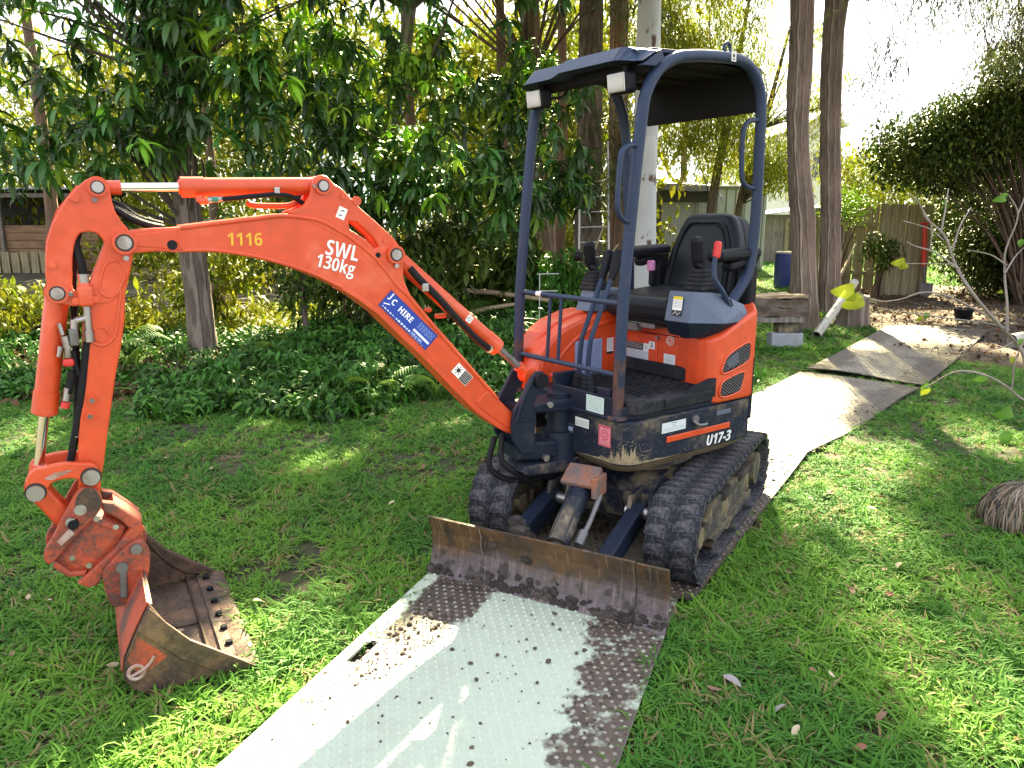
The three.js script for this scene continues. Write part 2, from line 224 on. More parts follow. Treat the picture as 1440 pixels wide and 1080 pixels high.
// leaves round the end of a twig; matrices of the single leaves are kept so that near whorls can be built leaf by leaf
function whorl(n, spread, r) { return Array.from({ length: n }, (_, i) => mxf(0, (r() - 0.5) * spread, 0, -0.75 + r() * 1.6, i * 2.4 + r() * 0.8, (r() - 0.5) * 0.6, 0.7 + r() * 0.5)); }
const bare = (list) => { const q = list.map((g) => { const a = g.index ? g.toNonIndexed() : g.clone(); a.deleteAttribute('uv'); return a; }); return mergeGeometries(q); };
const mangoLeaf = leafGeo(0.29, 0.058, { seg: 4, droop: 0.75 }), mangoSets = [0, 1, 2].map((k) => whorl(11, 0.12, rng(50 + k)));
const mangoWhorls = mangoSets.map((s) => bare(s.map((m) => mangoLeaf.clone().applyMatrix4(m))));
const sprayOf = (leaf, n, rad, seed) => { const r = rng(seed); return bare(Array.from({ length: n }, () => { const d = V(r() - 0.5, r() - 0.5, r() - 0.5).normalize().multiplyScalar(rad * Math.cbrt(r())); return leaf.clone().applyMatrix4(mxf(d.x, d.y, d.z, r() * 1.6 - 0.4, r() * TAU, (r() - 0.5), 0.7 + r() * 0.6)); })); };
const shrubSprays = [0, 1].map((k) => sprayOf(leafGeo(0.075, 0.038, { seg: 2, droop: 0.3 }), 34, 0.26, 70 + k));
const gumSprays = [0, 1].map((k) => sprayOf(leafGeo(0.15, 0.026, { seg: 3, droop: 0.9 }), 30, 0.34, 80 + k));
const coverSprays = [0, 1].map((k) => sprayOf(leafGeo(0.085, 0.028, { seg: 3, droop: 0.6 }), 22, 0.13, 90 + k));
const farSprays = [0, 1].map((k) => sprayOf(leafGeo(0.2, 0.09, { seg: 2, droop: 0.5 }), 26, 0.6, 95 + k));
function instanced(parent, name, geo, m, mats, tint) { // tint: () => Color
  const o = shadows(new THREE.InstancedMesh(geo, m, mats.length)); mats.forEach((x, i) => o.setMatrixAt(i, x));
  if (tint) mats.forEach((_, i) => o.setColorAt(i, tint(i)));
  o.name = name; o.userData.kind = 'stuff'; parent.add(o); return o;
}
const tintRange = (lo, hi, warm = 0.15) => { const r = rng(9); return () => { const k = lo + (hi - lo) * r(), w = 1 + warm * (r() - 0.4); return lin(k * w, k, k * (1 - 0.3 * r())); }; };

// ---------- ground ----------
{
  const n = 150, pos = [], col = [], idx = [];
  const at = (t) => Math.sign(t) * Math.pow(Math.abs(t), 2.2) * 160;
  for (let j = 0; j <= n; j++) for (let i = 0; i <= n; i++) {
    const x = at(i / n * 2 - 1), z = at(j / n * 2 - 1) - 5;
    const forest = smooth(-6.8, -8, z + 0.25 * (x + 2)) * smooth(4, 2, x + (z + 8) * 0.12);
    pos.push(x, -0.012 + (fbm(x * 0.9 + 40, z * 0.9 + 40, 1000, 4, 3) - 0.5) * 0.05 * smooth(6, 9, Math.hypot(x - 0.6, z + 4)), z);
    const k = fbm(x * 1.7 + 50, z * 1.7 + 50, 1000, 12, 4), far = smooth(12, 20, -z);
    const c = mix3(mix3([0.05, 0.055, 0.02], [0.085, 0.07, 0.035], smooth(0.4, 0.7, k)), mix3([0.07, 0.05, 0.03], [0.035, 0.04, 0.018], k), forest), f = mix3(c, [0.11, 0.16, 0.03], far * (1 - forest));
    col.push(...f);
    if (i < n && j < n) { const a = j * (n + 1) + i; idx.push(a, a + n + 1, a + 1, a + 1, a + n + 1, a + n + 2); }
  }
  const g = new THREE.BufferGeometry(); g.setAttribute('position', new THREE.Float32BufferAttribute(pos, 3)); g.setAttribute('color', new THREE.Float32BufferAttribute(col, 3)); g.setIndex(idx); g.computeVertexNormals();
  const uv = new Float32Array(pos.length / 3 * 2); for (let i = 0; i < uv.length / 2; i++) { uv[2 * i] = pos[3 * i]; uv[2 * i + 1] = pos[3 * i + 2]; } g.setAttribute('uv', new THREE.BufferAttribute(uv, 2));
  const o = shadows(new THREE.Mesh(g, mat('lawn soil', { vertexColors: true, roughness: 1, map: grime([0.9, 0.9, 0.9], [0.5, 0.42, 0.35], 0.45, { seed: 31, size: 1.1, vary: 0.3 }), bumpMap: bumpCoarse, bumpScale: 0.02 })));
  o.name = 'lawn'; o.userData.kind = 'structure'; scene.add(o);
}
const SOIL = [[4.7, -9.6], [5.4, -11.2], [5.6, -13.2], [7.6, -18.4], [16, -20], [17, -9], [7.2, -7.6], [5.9, -8.2], [5.0, -8.9]];
{ // bare mulched bed under the big shrub on the right
  const pos = [], idx = [], n = 70, x0 = 4.2, x1 = 17, z0 = -20, z1 = -7.2, keep = [];
  for (let j = 0; j <= n; j++) for (let i = 0; i <= n; i++) { const x = x0 + (x1 - x0) * i / n, z = z0 + (z1 - z0) * j / n; pos.push(x, 0.004 + 0.11 * Math.max(0, fbm(x * 2, z * 2, 1000, 21, 4) - 0.25) * (inPoly(SOIL, x, z) ? 1 : 0) - (inPoly(SOIL, x, z) ? 0 : 0.06), z); }
  for (let j = 0; j < n; j++) for (let i = 0; i < n; i++) { const a = j * (n + 1) + i; idx.push(a, a + n + 1, a + 1, a + 1, a + n + 1, a + n + 2); }
  const g = new THREE.BufferGeometry(); g.setAttribute('position', new THREE.Float32BufferAttribute(pos, 3)); g.setIndex(idx); g.computeVertexNormals(); metUV(g);
  const o = shadows(new THREE.Mesh(g, mat('mulch', { map: grime([0.04, 0.026, 0.018], [0.09, 0.056, 0.034], 0.45, { seed: 33, size: 0.7, vary: 0.4 }), roughness: 1, bumpMap: bumpCoarse, bumpScale: 0.03 })));
  o.name = 'garden_soil'; o.userData.kind = 'structure'; scene.add(o);
}

// ---------- ground mats ----------
// each mat: near-left, near-right, far-right, far-left corners on the ground, height, and how the mud lies on it
const MATS = [
  { q: [[-1.295, -0.9], [-0.12, -0.87], [0.748, -3.12], [-0.378, -3.305]], y: 0.012, n: 'cream plastic ground mat lying in front of the dozer blade, hand slot near its edge', mud: 0 },
  { q: [[-0.36, -3.33], [0.78, -3.02], [2.1, -5.18], [1.02, -5.62]], y: 0.018, n: 'muddy ground mat under the tracks of the excavator', mud: 1 },
  { q: [[0.98, -5.5], [2.04, -5.09], [3.95, -7.24], [3.08, -8.02]], y: 0.006, n: 'sunlit muddy ground mat directly behind the excavator, its far end under a dark gap', mud: 2 },
  { q: [[3.2, -8.16], [4.08, -7.4], [6.66, -10.6], [5.45, -11.08]], y: 0.03, n: 'farthest ground mat, curling up beside the dug garden bed', mud: 3 },
];
const matPoint = (m, u, v) => { const [a, b, c, d] = m.q; return [(a[0] * (1 - u) + b[0] * u) * (1 - v) + (d[0] * (1 - u) + c[0] * u) * v, (a[1] * (1 - u) + b[1] * u) * (1 - v) + (d[1] * (1 - u) + c[1] * u) * v]; };
const mudOn = (m, u, v) => { // 0 clean .. 1 caked
  const k = fbm(u * 7 + m.mud * 9, v * 14, 1000, 40 + m.mud, 5), f = fbm(u * 40, v * 80, 1000, 47, 3);
  let band = m.mud === 0 ? Math.max(smooth(0.66, 0.84, u + (v - 0.75) * 0.22), smooth(0.36, 0.2, u - (v - 0.8) * 0.3) * smooth(0.0, 0.1, u) * smooth(0.4, 0.8, v) * 1.05, smooth(0.965, 0.99, v) * 0.5)
    : m.mud === 3 ? Math.max(smooth(0.68, 0.9, u), smooth(0.3, 0.15, u) * 0.6, smooth(0.82, 0.95, v) * 0.3) : Math.max(smooth(0.74, 0.92, u), smooth(0.3, 0.12, u) * 0.75);
  return smooth(0.42, 0.7, band * 0.72 + (k - 0.42) * 0.85 + (f - 0.5) * 0.5 + (m.mud ? 0.33 : 0));
};
for (const m of MATS) {
  const t = thing('ground_mat', m.n, 'ground mat', matPoint(m, 0.5, 0.5)[0], m.y, matPoint(m, 0.5, 0.5)[1]);
  const nu = 24, nv = 48, pos = [], uv = [], idx = [], c0 = t.position;
  const lift = (u, v) => m.mud === 3 ? 0.09 * Math.pow(v, 2) * (0.6 + 0.5 * u) + 0.02 * Math.sin(u * 5) : m.mud === 2 ? 0.02 * Math.sin(v * 7 + u * 2) : m.mud === 1 ? 0.008 * smooth(0.8, 1, v) : 0.004 * Math.sin(v * 5);
  const H = 0.012, slot = (u, v) => m.mud === 0 && u > 0.035 && u < 0.075 && v > 0.685 && v < 0.745;
  for (const top of [1, 0]) for (let j = 0; j <= nv; j++) for (let i = 0; i <= nu; i++) { const u = i / nu, v = j / nv, p = matPoint(m, u, v); pos.push(p[0] - c0.x, lift(u, v) + (top ? H : 0), p[1] - c0.z); uv.push(u, v); }
  const N = (nu + 1) * (nv + 1), id = (i, j, b = 0) => b * N + j * (nu + 1) + i;
  for (let j = 0; j < nv; j++) for (let i = 0; i < nu; i++) {
    if (slot((i + 0.5) / nu, (j + 0.5) / nv)) { for (const [a, b] of [[[i, j], [i, j + 1]], [[i + 1, j], [i + 1, j + 1]]]) idx.push(id(...a), id(...b), id(...a, 1), id(...a, 1), id(...b), id(...b, 1)); continue; }
    idx.push(id(i, j), id(i + 1, j), id(i, j + 1), id(i + 1, j), id(i + 1, j + 1), id(i, j + 1));
    idx.push(id(i, j, 1), id(i, j + 1, 1), id(i + 1, j, 1), id(i + 1, j, 1), id(i, j + 1, 1), id(i + 1, j + 1, 1));
  }
  for (let j = 0; j < nv; j++) for (const i of [0, nu]) idx.push(id(i, j), id(i, j + 1), id(i, j, 1), id(i, j, 1), id(i, j + 1), id(i, j + 1, 1));
  for (let i = 0; i < nu; i++) for (const j of [0, nv]) idx.push(id(i, j), id(i + 1, j), id(i, j, 1), id(i, j, 1), id(i + 1, j), id(i + 1, j, 1));
  const g = new THREE.BufferGeometry(); g.setAttribute('position', new THREE.Float32BufferAttribute(pos, 3)); g.setAttribute('uv', new THREE.Float32BufferAttribute(uv, 2)); g.setIndex(idx);
  const gg = g.toNonIndexed(); gg.computeVertexNormals();
  const clean = m.mud === 0 ? [0.45, 0.51, 0.4] : [0.17, 0.138, 0.1];
  const tex = dataTex(512, 1024, (u, v) => { const d = mudOn(m, u, v), k = fbm(u * 20, v * 40, 1000, 66, 4), e = fbm(u * 3, v * 6, 1000, 68, 3); const c = mix3(clean, mix3(clean, [0.3, 0.27, 0.21], 0.7), smooth(0.45, 0.75, e * 0.6 + k * 0.4) * (m.mud ? 0.9 : 0.35)); const mud = mix3([0.024, 0.017, 0.013], [0.125, 0.09, 0.068], k); return mix3(c, mud, d); }, true);
  const bump = dataTex(256, 512, (u, v) => { const x = 0.4 * mudOn(m, u, v) + 0.5 * fbm(u * 30, v * 60, 1000, 71, 4); return [x, x, x]; }, false);
  const o = shadows(new THREE.Mesh(gg, mat('mat plastic ' + m.mud, { map: tex, roughness: 0.55, bumpMap: bump, bumpScale: 0.006 }))); o.name = 'sheet'; t.add(o);
  // raised studs in staggered rows
  const L = Math.hypot(m.q[3][0] - m.q[0][0], m.q[3][1] - m.q[0][1]), pitch = m.mud < 2 ? 0.036 : 0.055, ms = [], cols = [], rows = Math.floor(L / pitch), per = Math.floor(1.12 / pitch), r = rng(300 + m.mud);
  for (let j = 1; j < rows; j++) for (let i = 1; i < per; i++) {
    const u = (i + (j % 2 ? 0.5 : 0)) / per, v = j / rows; if (slot(u, v) || u > 0.99) continue;
    if (m.mud === 0 && v < 0.35) continue; // out of sight behind the camera
    const p = matPoint(m, u, v), d = mudOn(m, u, v), s = 0.85 + r() * 0.3;
    ms.push(new THREE.Matrix4().compose(V(p[0] - c0.x, lift(u, v) + H - 0.001, p[1] - c0.z), new THREE.Quaternion(), V(s, s * (1 - 0.3 * d), s)));
    const base = mix3(clean, [0.2, 0.155, 0.13], Math.min(1, d * (0.55 + 0.6 * r()))); cols.push(lin(...base));
  }
  const dome = new THREE.CylinderGeometry(0.0045, 0.0095, 0.0065, 7, 1); dome.translate(0, 0.003, 0);
  instanced(t, 'stud', dome, mat('stud plastic ' + m.mud, { roughness: 0.5 }), ms, (i) => cols[i]);
}
const onMat = (x, z, grow = 0) => MATS.some((m) => inPoly(m.q, x, z) && (!grow || (inPoly(m.q, x + grow, z) && inPoly(m.q, x - grow, z))));

// ---------- lawn grass ----------
const BUCKET = [[-0.97, -2.6], [-1.38, -3.32], [-1.72, -3.12], [-1.34, -2.4]]; // where the bucket presses the grass down
function tuftGeo(n, len, wid, seed) {
  const r = rng(seed), list = [];
  for (let i = 0; i < n; i++) list.push(leafGeo(len * (0.55 + 0.6 * r()), wid * (0.7 + 0.6 * r()), { seg: 3, droop: 0.1 + 0.6 * r(), fold: 0.3, shape: 0.5 }).applyMatrix4(mxf((r() - 0.5) * 0.06, 0.012 * r(), (r() - 0.5) * 0.06, -(0.1 + 0.95 * r()), r() * TAU, (r() - 0.5) * 0.5)));
  return bare(list);
}
{
  const lawn = new THREE.Group(); lawn.name = 'grass'; tag(lawn, 'green lawn grass round the excavator and the mats', 'grass', null, 'stuff'); scene.add(lawn);
  const geos = [0, 1, 2, 3].map((k) => tuftGeo([15, 13, 11, 8][k], [0.055, 0.066, 0.082, 0.05][k], [0.0075, 0.0085, 0.008, 0.014][k], 120 + k)), sets = geos.map(() => []), cols = geos.map(() => []), r = rng(500);
  const colour = (x, z) => { const k = fbm(x * 2.2 + 30, z * 2.2 + 30, 1000, 33, 3), q = r(); if (q < 0.075) return lin(0.3, 0.235, 0.1); const c = mix3([0.05, 0.18, 0.018], [0.165, 0.34, 0.028], smooth(0.35, 0.7, k) * 0.6 + 0.4 * r()); return lin(...c); };
  const add = (x, z, s) => { const i = r() < (fbm(x * 0.9 + 7, z * 0.9 + 7, 1000, 77, 2) > 0.55 ? 0.3 : 0.04) ? 3 : Math.floor(r() * 3); sets[i].push(new THREE.Matrix4().compose(V(x, -0.012, z), new THREE.Quaternion().setFromEuler(new THREE.Euler((r() - 0.5) * 0.3, r() * TAU, (r() - 0.5) * 0.3)), V(s, s * (0.75 + 0.5 * r()), s))); cols[i].push(colour(x, z)); };
  const bands = [[-1.75, -3.2, 1500], [-3.2, -4.6, 1150], [-4.6, -6.5, 720], [-6.5, -9.5, 400]];
  for (const [za, zb, dens] of bands) {
    const w = Math.abs(zb) * 0.7 + 0.5, count = Math.floor((za - zb) * 2 * w * dens);
    for (let i = 0; i < count; i++) {
      const z = za + (zb - za) * r(), x = (r() * 2 - 1) * w;
      if (Math.abs(x) > Math.abs(z) * 0.7 + 0.45 || onMat(x, z) || inPoly(SOIL, x, z) || inPoly(BUCKET, x, z)) continue;
      const patch = fbm(x * 1.6 + 90, z * 1.6 + 90, 1000, 51, 3); if (patch < 0.36 && r() < 0.65) continue; const bare2 = fbm(x * 5 + 11, z * 5 + 11, 1000, 53, 2); if (bare2 < 0.28 && r() < 0.7) continue;
      add(x, z, 0.75 + 0.5 * r());
    }
  }
  for (let i = 0; i < 15000; i++) { const z = -9.5 - 45 * Math.pow(r(), 1.6), x = 2 + (Math.abs(z) * 0.5) * r(); if (inPoly(SOIL, x, z) || onMat(x, z)) continue; add(x, z, 1.2 + Math.abs(z) * 0.06); }
  geos.forEach((g, k) => { const o = instanced(lawn, 'blades', g, M['grass'], sets[k], (i) => cols[k][i]); });
}
// ---------- trees ----------
// trunk as a bent tapered tube with slightly uneven section; pts: [x, y, z, radius] from the base up
function trunkGeo(pts, { seg = 40, rad = 18, rough = 0.05, flare = 0.25, uvs = 0.6, seed = 1 } = {}) {
  const c = new THREE.CatmullRomCurve3(pts.map((p) => V(p[0], p[1], p[2]))), fr = pts.map((p) => p[3]), pos = [], uv = [], idx = [], L = c.getLength();
  for (let i = 0; i <= seg; i++) {
    const t = i / seg, p = c.getPoint(t), f = t * (fr.length - 1), k = Math.min(fr.length - 2, Math.floor(f)), r0 = fr[k] + (fr[k + 1] - fr[k]) * (f - k);
    for (let j = 0; j <= rad; j++) {
      const a = j / rad * TAU, n = (fbm(Math.cos(a) * 1.5 + 10 + seed, Math.sin(a) * 1.5 + 10 + t * L * 1.5, 1000, seed, 3) - 0.5) * 2, fl = 1 + flare * Math.exp(-t * L * 3) * (1 + 0.5 * Math.sin(a * 5 + seed)), r = r0 * (1 + rough * n * 2) * fl;
      pos.push(p.x + Math.cos(a) * r, p.y, p.z + Math.sin(a) * r); uv.push(j / rad, t * L * uvs);
      if (i < seg && j < rad) { const q = i * (rad + 1) + j; idx.push(q, q + rad + 1, q + 1, q + 1, q + rad + 1, q + rad + 2); }
    }
  }
  const g = new THREE.BufferGeometry(); g.setAttribute('position', new THREE.Float32BufferAttribute(pos, 3)); g.setAttribute('uv', new THREE.Float32BufferAttribute(uv, 2)); g.setIndex(idx); g.computeVertexNormals(); return g;
}
const limb = (pts, r0, r1) => { // tapered limb through points
  const c = new THREE.CatmullRomCurve3(pts.map((p) => V(...p))), seg = Math.max(6, pts.length * 4), fr = c.computeFrenetFrames(seg, false), pos = [], idx = [], uv = [], rad = 7;
  for (let i = 0; i <= seg; i++) { const p = c.getPoint(i / seg), r = r0 + (r1 - r0) * i / seg; for (let j = 0; j <= rad; j++) { const a = j / rad * TAU, d = fr.normals[i].clone().multiplyScalar(Math.cos(a) * r).addScaledVector(fr.binormals[i], Math.sin(a) * r); pos.push(p.x + d.x, p.y + d.y, p.z + d.z); uv.push(j / rad, i / seg * 2); if (i < seg && j < rad) { const q = i * (rad + 1) + j; idx.push(q, q + 1, q + rad + 1, q + 1, q + rad + 2, q + rad + 1); } } }
  const g = new THREE.BufferGeometry(); g.setAttribute('position', new THREE.Float32BufferAttribute(pos, 3)); g.setAttribute('uv', new THREE.Float32BufferAttribute(uv, 2)); g.setIndex(idx); g.computeVertexNormals(); return g;
};
const TREES = {};
function tree(key, name, label, pts, m, o = {}, group) {
  const t = thing(name, label, 'tree', pts[0][0], 0, pts[0][2], group), rel = pts.map((p) => [p[0] - pts[0][0], p[1], p[2] - pts[0][2], p[3]]);
  const g = trunkGeo(rel, o), mesh = shadows(new THREE.Mesh(g, M[m])); mesh.name = 'trunk'; t.add(mesh);
  const crown = new THREE.Group(); crown.name = 'crown'; t.add(crown);
  TREES[key] = { t, crown, x: pts[0][0], z: pts[0][2], pts, leaves: [], kind: o.kind || 'mango', bark: m, twigs: [] }; return TREES[key];
}
tree('T1', 'mango_tree', 'mango tree with a grey furrowed trunk rising behind the orange boom', [[-3.78, -0.1, -9.25, 0.17], [-3.8, 0.7, -9.28, 0.155], [-3.84, 1.5, -9.3, 0.15], [-3.86, 3.2, -9.4, 0.14], [-3.85, 6, -9.6, 0.1], [-4.2, 9.5, -10, 0.03]], 'furrowed grey bark', { seed: 3 });
tree('T2', 'mango_tree', 'mango tree with brown trunk seen just left of the canopy front post', [[0.62, -0.1, -14, 0.26], [0.56, 1.5, -14, 0.2], [0.36, 4, -14, 0.18], [0.2, 8, -13.4, 0.08], [0, 11, -13, 0.03]], 'brown stringy bark', { seed: 4 });
tree('T3', 'mango_tree', 'mango tree whose short pale trunk base shows under the boom beside the blue sticker', [[-2.05, -0.1, -11, 0.16], [-2.0, 1.2, -11.1, 0.12], [-1.75, 2.6, -11.2, 0.1], [-1.4, 4.4, -11.3, 0.09], [-1.2, 8, -11.4, 0.03]], 'furrowed grey bark', { seed: 5 });
tree('B1', 'forest_tree', 'thick straight dark trunk behind the leaning ladder', [[1.72, -0.1, -17.4, 0.33], [1.68, 3, -17.4, 0.28], [1.67, 6, -17.4, 0.26], [1.67, 7.6, -17.4, 0.2], [1.7, 9, -17.4, 0.03]], 'dark bark', { seed: 6, kind: 'gum' }, 'straight dark trunks');
tree('B2', 'forest_tree', 'brown trunk between the thick dark trunk and the white one', [[2.46, -0.1, -18.2, 0.27], [2.44, 3, -18.2, 0.23], [2.36, 6, -18.2, 0.21], [2.34, 8, -18.2, 0.15], [2.36, 9.5, -18.2, 0.03]], 'brown stringy bark', { seed: 7, kind: 'gum' }, 'straight dark trunks');
tree('W', 'white_gum_tree', 'smooth white trunk with brown scars straight behind the canopy', [[2.84, -0.1, -16.6, 0.28], [2.79, 2, -16.6, 0.25], [2.76, 5, -16.6, 0.25], [2.75, 8, -16.6, 0.2], [2.8, 11, -16.6, 0.04]], 'smooth white bark', { seed: 8, kind: 'gum', rough: 0.02, uvs: 0.25 });
tree('R1', 'gum_tree', 'left of the two tall furrowed trunks on the right, beside the timber stack', [[4.46, -0.1, -11.55, 0.21], [4.31, 1.5, -11.55, 0.17], [4.13, 2.7, -11.55, 0.155], [4.07, 3.7, -11.5, 0.155], [4.02, 5, -11.5, 0.15], [3.95, 8, -11.5, 0.1], [3.9, 12, -11.4, 0.03]], 'stringy grey bark', { seed: 9, kind: 'gum', flare: 0.15, rough: 0.09, seg: 110, rad: 30 });
tree('R2', 'gum_tree', 'right of the two tall trunks on the right, next to the stump and the pipe', [[5.6, -0.1, -13.5, 0.2], [5.5, 1.6, -13.5, 0.17], [5.4, 2.6, -13.5, 0.165], [5.31, 3.8, -13.5, 0.17], [5.26, 5.1, -13.45, 0.18], [5.2, 9, -13.4, 0.12], [5.2, 13, -13.3, 0.03]], 'stringy grey bark', { seed: 10, kind: 'gum', flare: 0.15, rough: 0.09, seg: 110, rad: 30 });
tree('Y', 'leafy_tree', 'bright yellow-green leafy tree behind the canopy roof and the metal shed', [[5.3, -0.1, -21, 0.16], [5.35, 2, -21, 0.13], [5.6, 4, -21, 0.1], [6, 7, -21, 0.04]], 'dark bark', { seed: 11, kind: 'sunny' });
tree('Y2', 'leafy_tree', 'thin forked stem of the leafy clump right of the shed roof', [[6.35, -0.1, -21.4, 0.13], [6.2, 2, -21.4, 0.1], [6.7, 4, -21.4, 0.08], [7.2, 6.5, -21.3, 0.03]], 'dark bark', { seed: 12, kind: 'sunny' });
tree('S1', 'sapling_tree', 'thin pale sapling stem with round leaves under the boom', [[-2.62, -0.05, -9.75, 0.042], [-2.66, 0.6, -9.75, 0.035], [-2.6, 1.3, -9.75, 0.028], [-2.7, 2.4, -9.7, 0.012]], 'furrowed grey bark', { seed: 13, kind: 'shrub', rad: 10, flare: 0.1 });

const rc = rng(900);
function addWhorl(T, x, y, z, { pad = 0.24, s = 1, free = false, m = null } = {}) {
  if (!free && opensSun(x, y, z, pad)) return false;
  T.leaves.push({ x, y, z, s, m }); return true;
}
const inEllipsoid = (e) => { let d; do d = V(rc() * 2 - 1, rc() * 2 - 1, rc() * 2 - 1); while (d.lengthSq() > 1); return [e[0] + d.x * e[3], e[1] + d.y * e[4], e[2] + d.z * e[5]]; };
const VOIDS = [[-5.4, 3.25, -9.3, 0.55], [-4.6, 3.4, -9.4, 0.4], [-1.5, 3.1, -10.8, 0.5], [-0.75, 2.95, -10.8, 0.45], [-6.8, 4.0, -9.5, 0.6], [-3.1, 3.5, -9.3, 0.3], [-3.3, 2.9, -9.2, 0.3], [-5.9, 2.7, -9.4, 0.35]];
function fill(key, list) { for (const [n, ...e] of list) for (let i = 0; i < n; i++) { const p = inEllipsoid(e); if (fbm(p[0] * 0.9 + 20, p[1] * 0.9 + p[2] * 0.5 + 20, 1000, 57, 2) < 0.46) { if (rc() < 0.9) continue; } if (VOIDS.some((v) => (p[0] - v[0]) ** 2 + (p[1] - v[1]) ** 2 + (p[2] - v[2]) ** 2 * 0.25 < v[3] * v[3])) continue; addWhorl(TREES[key], p[0], p[1], p[2]); } }
fill('T1', [[380, -5.6, 4.0, -9.4, 2.4, 1.6, 1.3], [300, -3.4, 4.2, -9.3, 1.6, 1.5, 1.2], [130, -3.1, 2.65, -8.9, 1.5, 0.75, 0.9], [170, -6.6, 2.7, -9.6, 1.7, 1.1, 1.2], [110, -5.0, 2.5, -9.0, 1.2, 0.7, 0.9], [90, -4.2, 1.9, -9.6, 1.3, 0.5, 0.6]]);
fill('T3', [[280, -1.9, 4.0, -10.8, 1.3, 1.4, 1.2], [110, -1.4, 2.4, -10.3, 1.2, 0.8, 0.9], [110, -0.6, 1.9, -10.6, 1.2, 0.7, 0.9], [80, -2.4, 1.7, -10.6, 0.9, 0.6, 0.7]]);
fill('T2', [[190, 0.2, 4.0, -12, 1.2, 1.3, 1.1], [70, 0.3, 2.6, -11.6, 0.8, 0.8, 0.8], [30, 0.85, 2.1, -11.4, 0.35, 0.6, 0.5]]);
fill('S1', [[26, -2.7, 1.3, -9.6, 0.5, 0.5, 0.4], [12, -2.65, 0.75, -9.65, 0.3, 0.2, 0.2]]);
fill('Y', [[1000, 5.2, 5.6, -21, 2.2, 2.4, 1.8], [170, 4.7, 3.4, -20.6, 1.5, 0.9, 1], [200, 4.2, 6, -19.8, 1, 1.6, 1]]);
fill('Y2', [[620, 7.1, 4.6, -21.2, 1.6, 2.2, 1.5], [110, 7.4, 2.9, -20.8, 1.1, 0.7, 0.8]]);
fill('B1', [[40, 1.9, 3.0, -16.9, 0.9, 1.3, 0.5]]); fill('B2', [[40, 2.6, 2.9, -17.6, 0.6, 1.2, 0.4], [30, 2.4, 5.6, -17.4, 1.2, 1, 0.8]]);
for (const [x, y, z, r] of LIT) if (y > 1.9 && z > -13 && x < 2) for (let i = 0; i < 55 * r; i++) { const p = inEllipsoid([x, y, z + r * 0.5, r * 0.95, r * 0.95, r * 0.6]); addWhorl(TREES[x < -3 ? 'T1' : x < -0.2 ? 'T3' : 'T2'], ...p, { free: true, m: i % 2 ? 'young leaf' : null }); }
// hanging sprigs of the two gums against the bright sky on the right
for (const [x, y, z, n, rx, ry] of [[7.2, 4.9, -12.6, 60, 1.1, 0.5], [9.0, 4.7, -13, 150, 1.2, 0.6], [6.4, 5.0, -12.4, 34, 0.8, 0.45], [8.3, 4.1, -13, 90, 1.2, 0.45], [6.0, 3.9, -13, 16, 0.4, 0.6], [3.6, 4.9, -11.6, 26, 0.35, 0.35], [10, 5.2, -12.6, 120, 1.0, 0.7], [4.7, 4.7, -12, 14, 0.25, 0.3], [9.6, 3.9, -13.4, 60, 1, 0.4]])
  for (let i = 0; i < n; i++) { const p = inEllipsoid([x, y, z, rx, ry, 0.7]); addWhorl(TREES[x < 5 ? 'R1' : 'R2'], ...p, { s: 0.62 }); }
// upper canopy, above the picture: leaf clusters along sun rays, so the ground below lies in broken shade
{
  const keys = ['T1', 'T2', 'T3', 'B1', 'B2', 'W', 'R1', 'R2', 'Y'], step = 0.21;
  for (let layer = 0; layer < 11; layer++) for (let gx = -6.6; gx < 5.6; gx += step) for (let gz = -9.4; gz < -1.2; gz += step) {
    if (rc() > 0.9) continue;
    const x0 = gx + rc() * step, z0 = gz + rc() * step, y = 4.6 + 6.4 * rc(), k = y / S.y, x = x0 + S.x * k, z = z0 + S.z * k;
    if ((y - 1.62) / Math.hypot(x, z) < 0.3) continue; // keep to the part of the crowns above the frame
    let best = null, bd = 1e9; for (const q of keys) { const T = TREES[q], f = Math.min(1, y / 8), d = Math.hypot(T.x - x, T.z - z) * (1 + f * 0); if (d < bd) { bd = d; best = T; } }
    addWhorl(best, x, y, z, { pad: 0.3, s: best.kind === 'mango' ? 0.8 : 0.62 });
  }
}
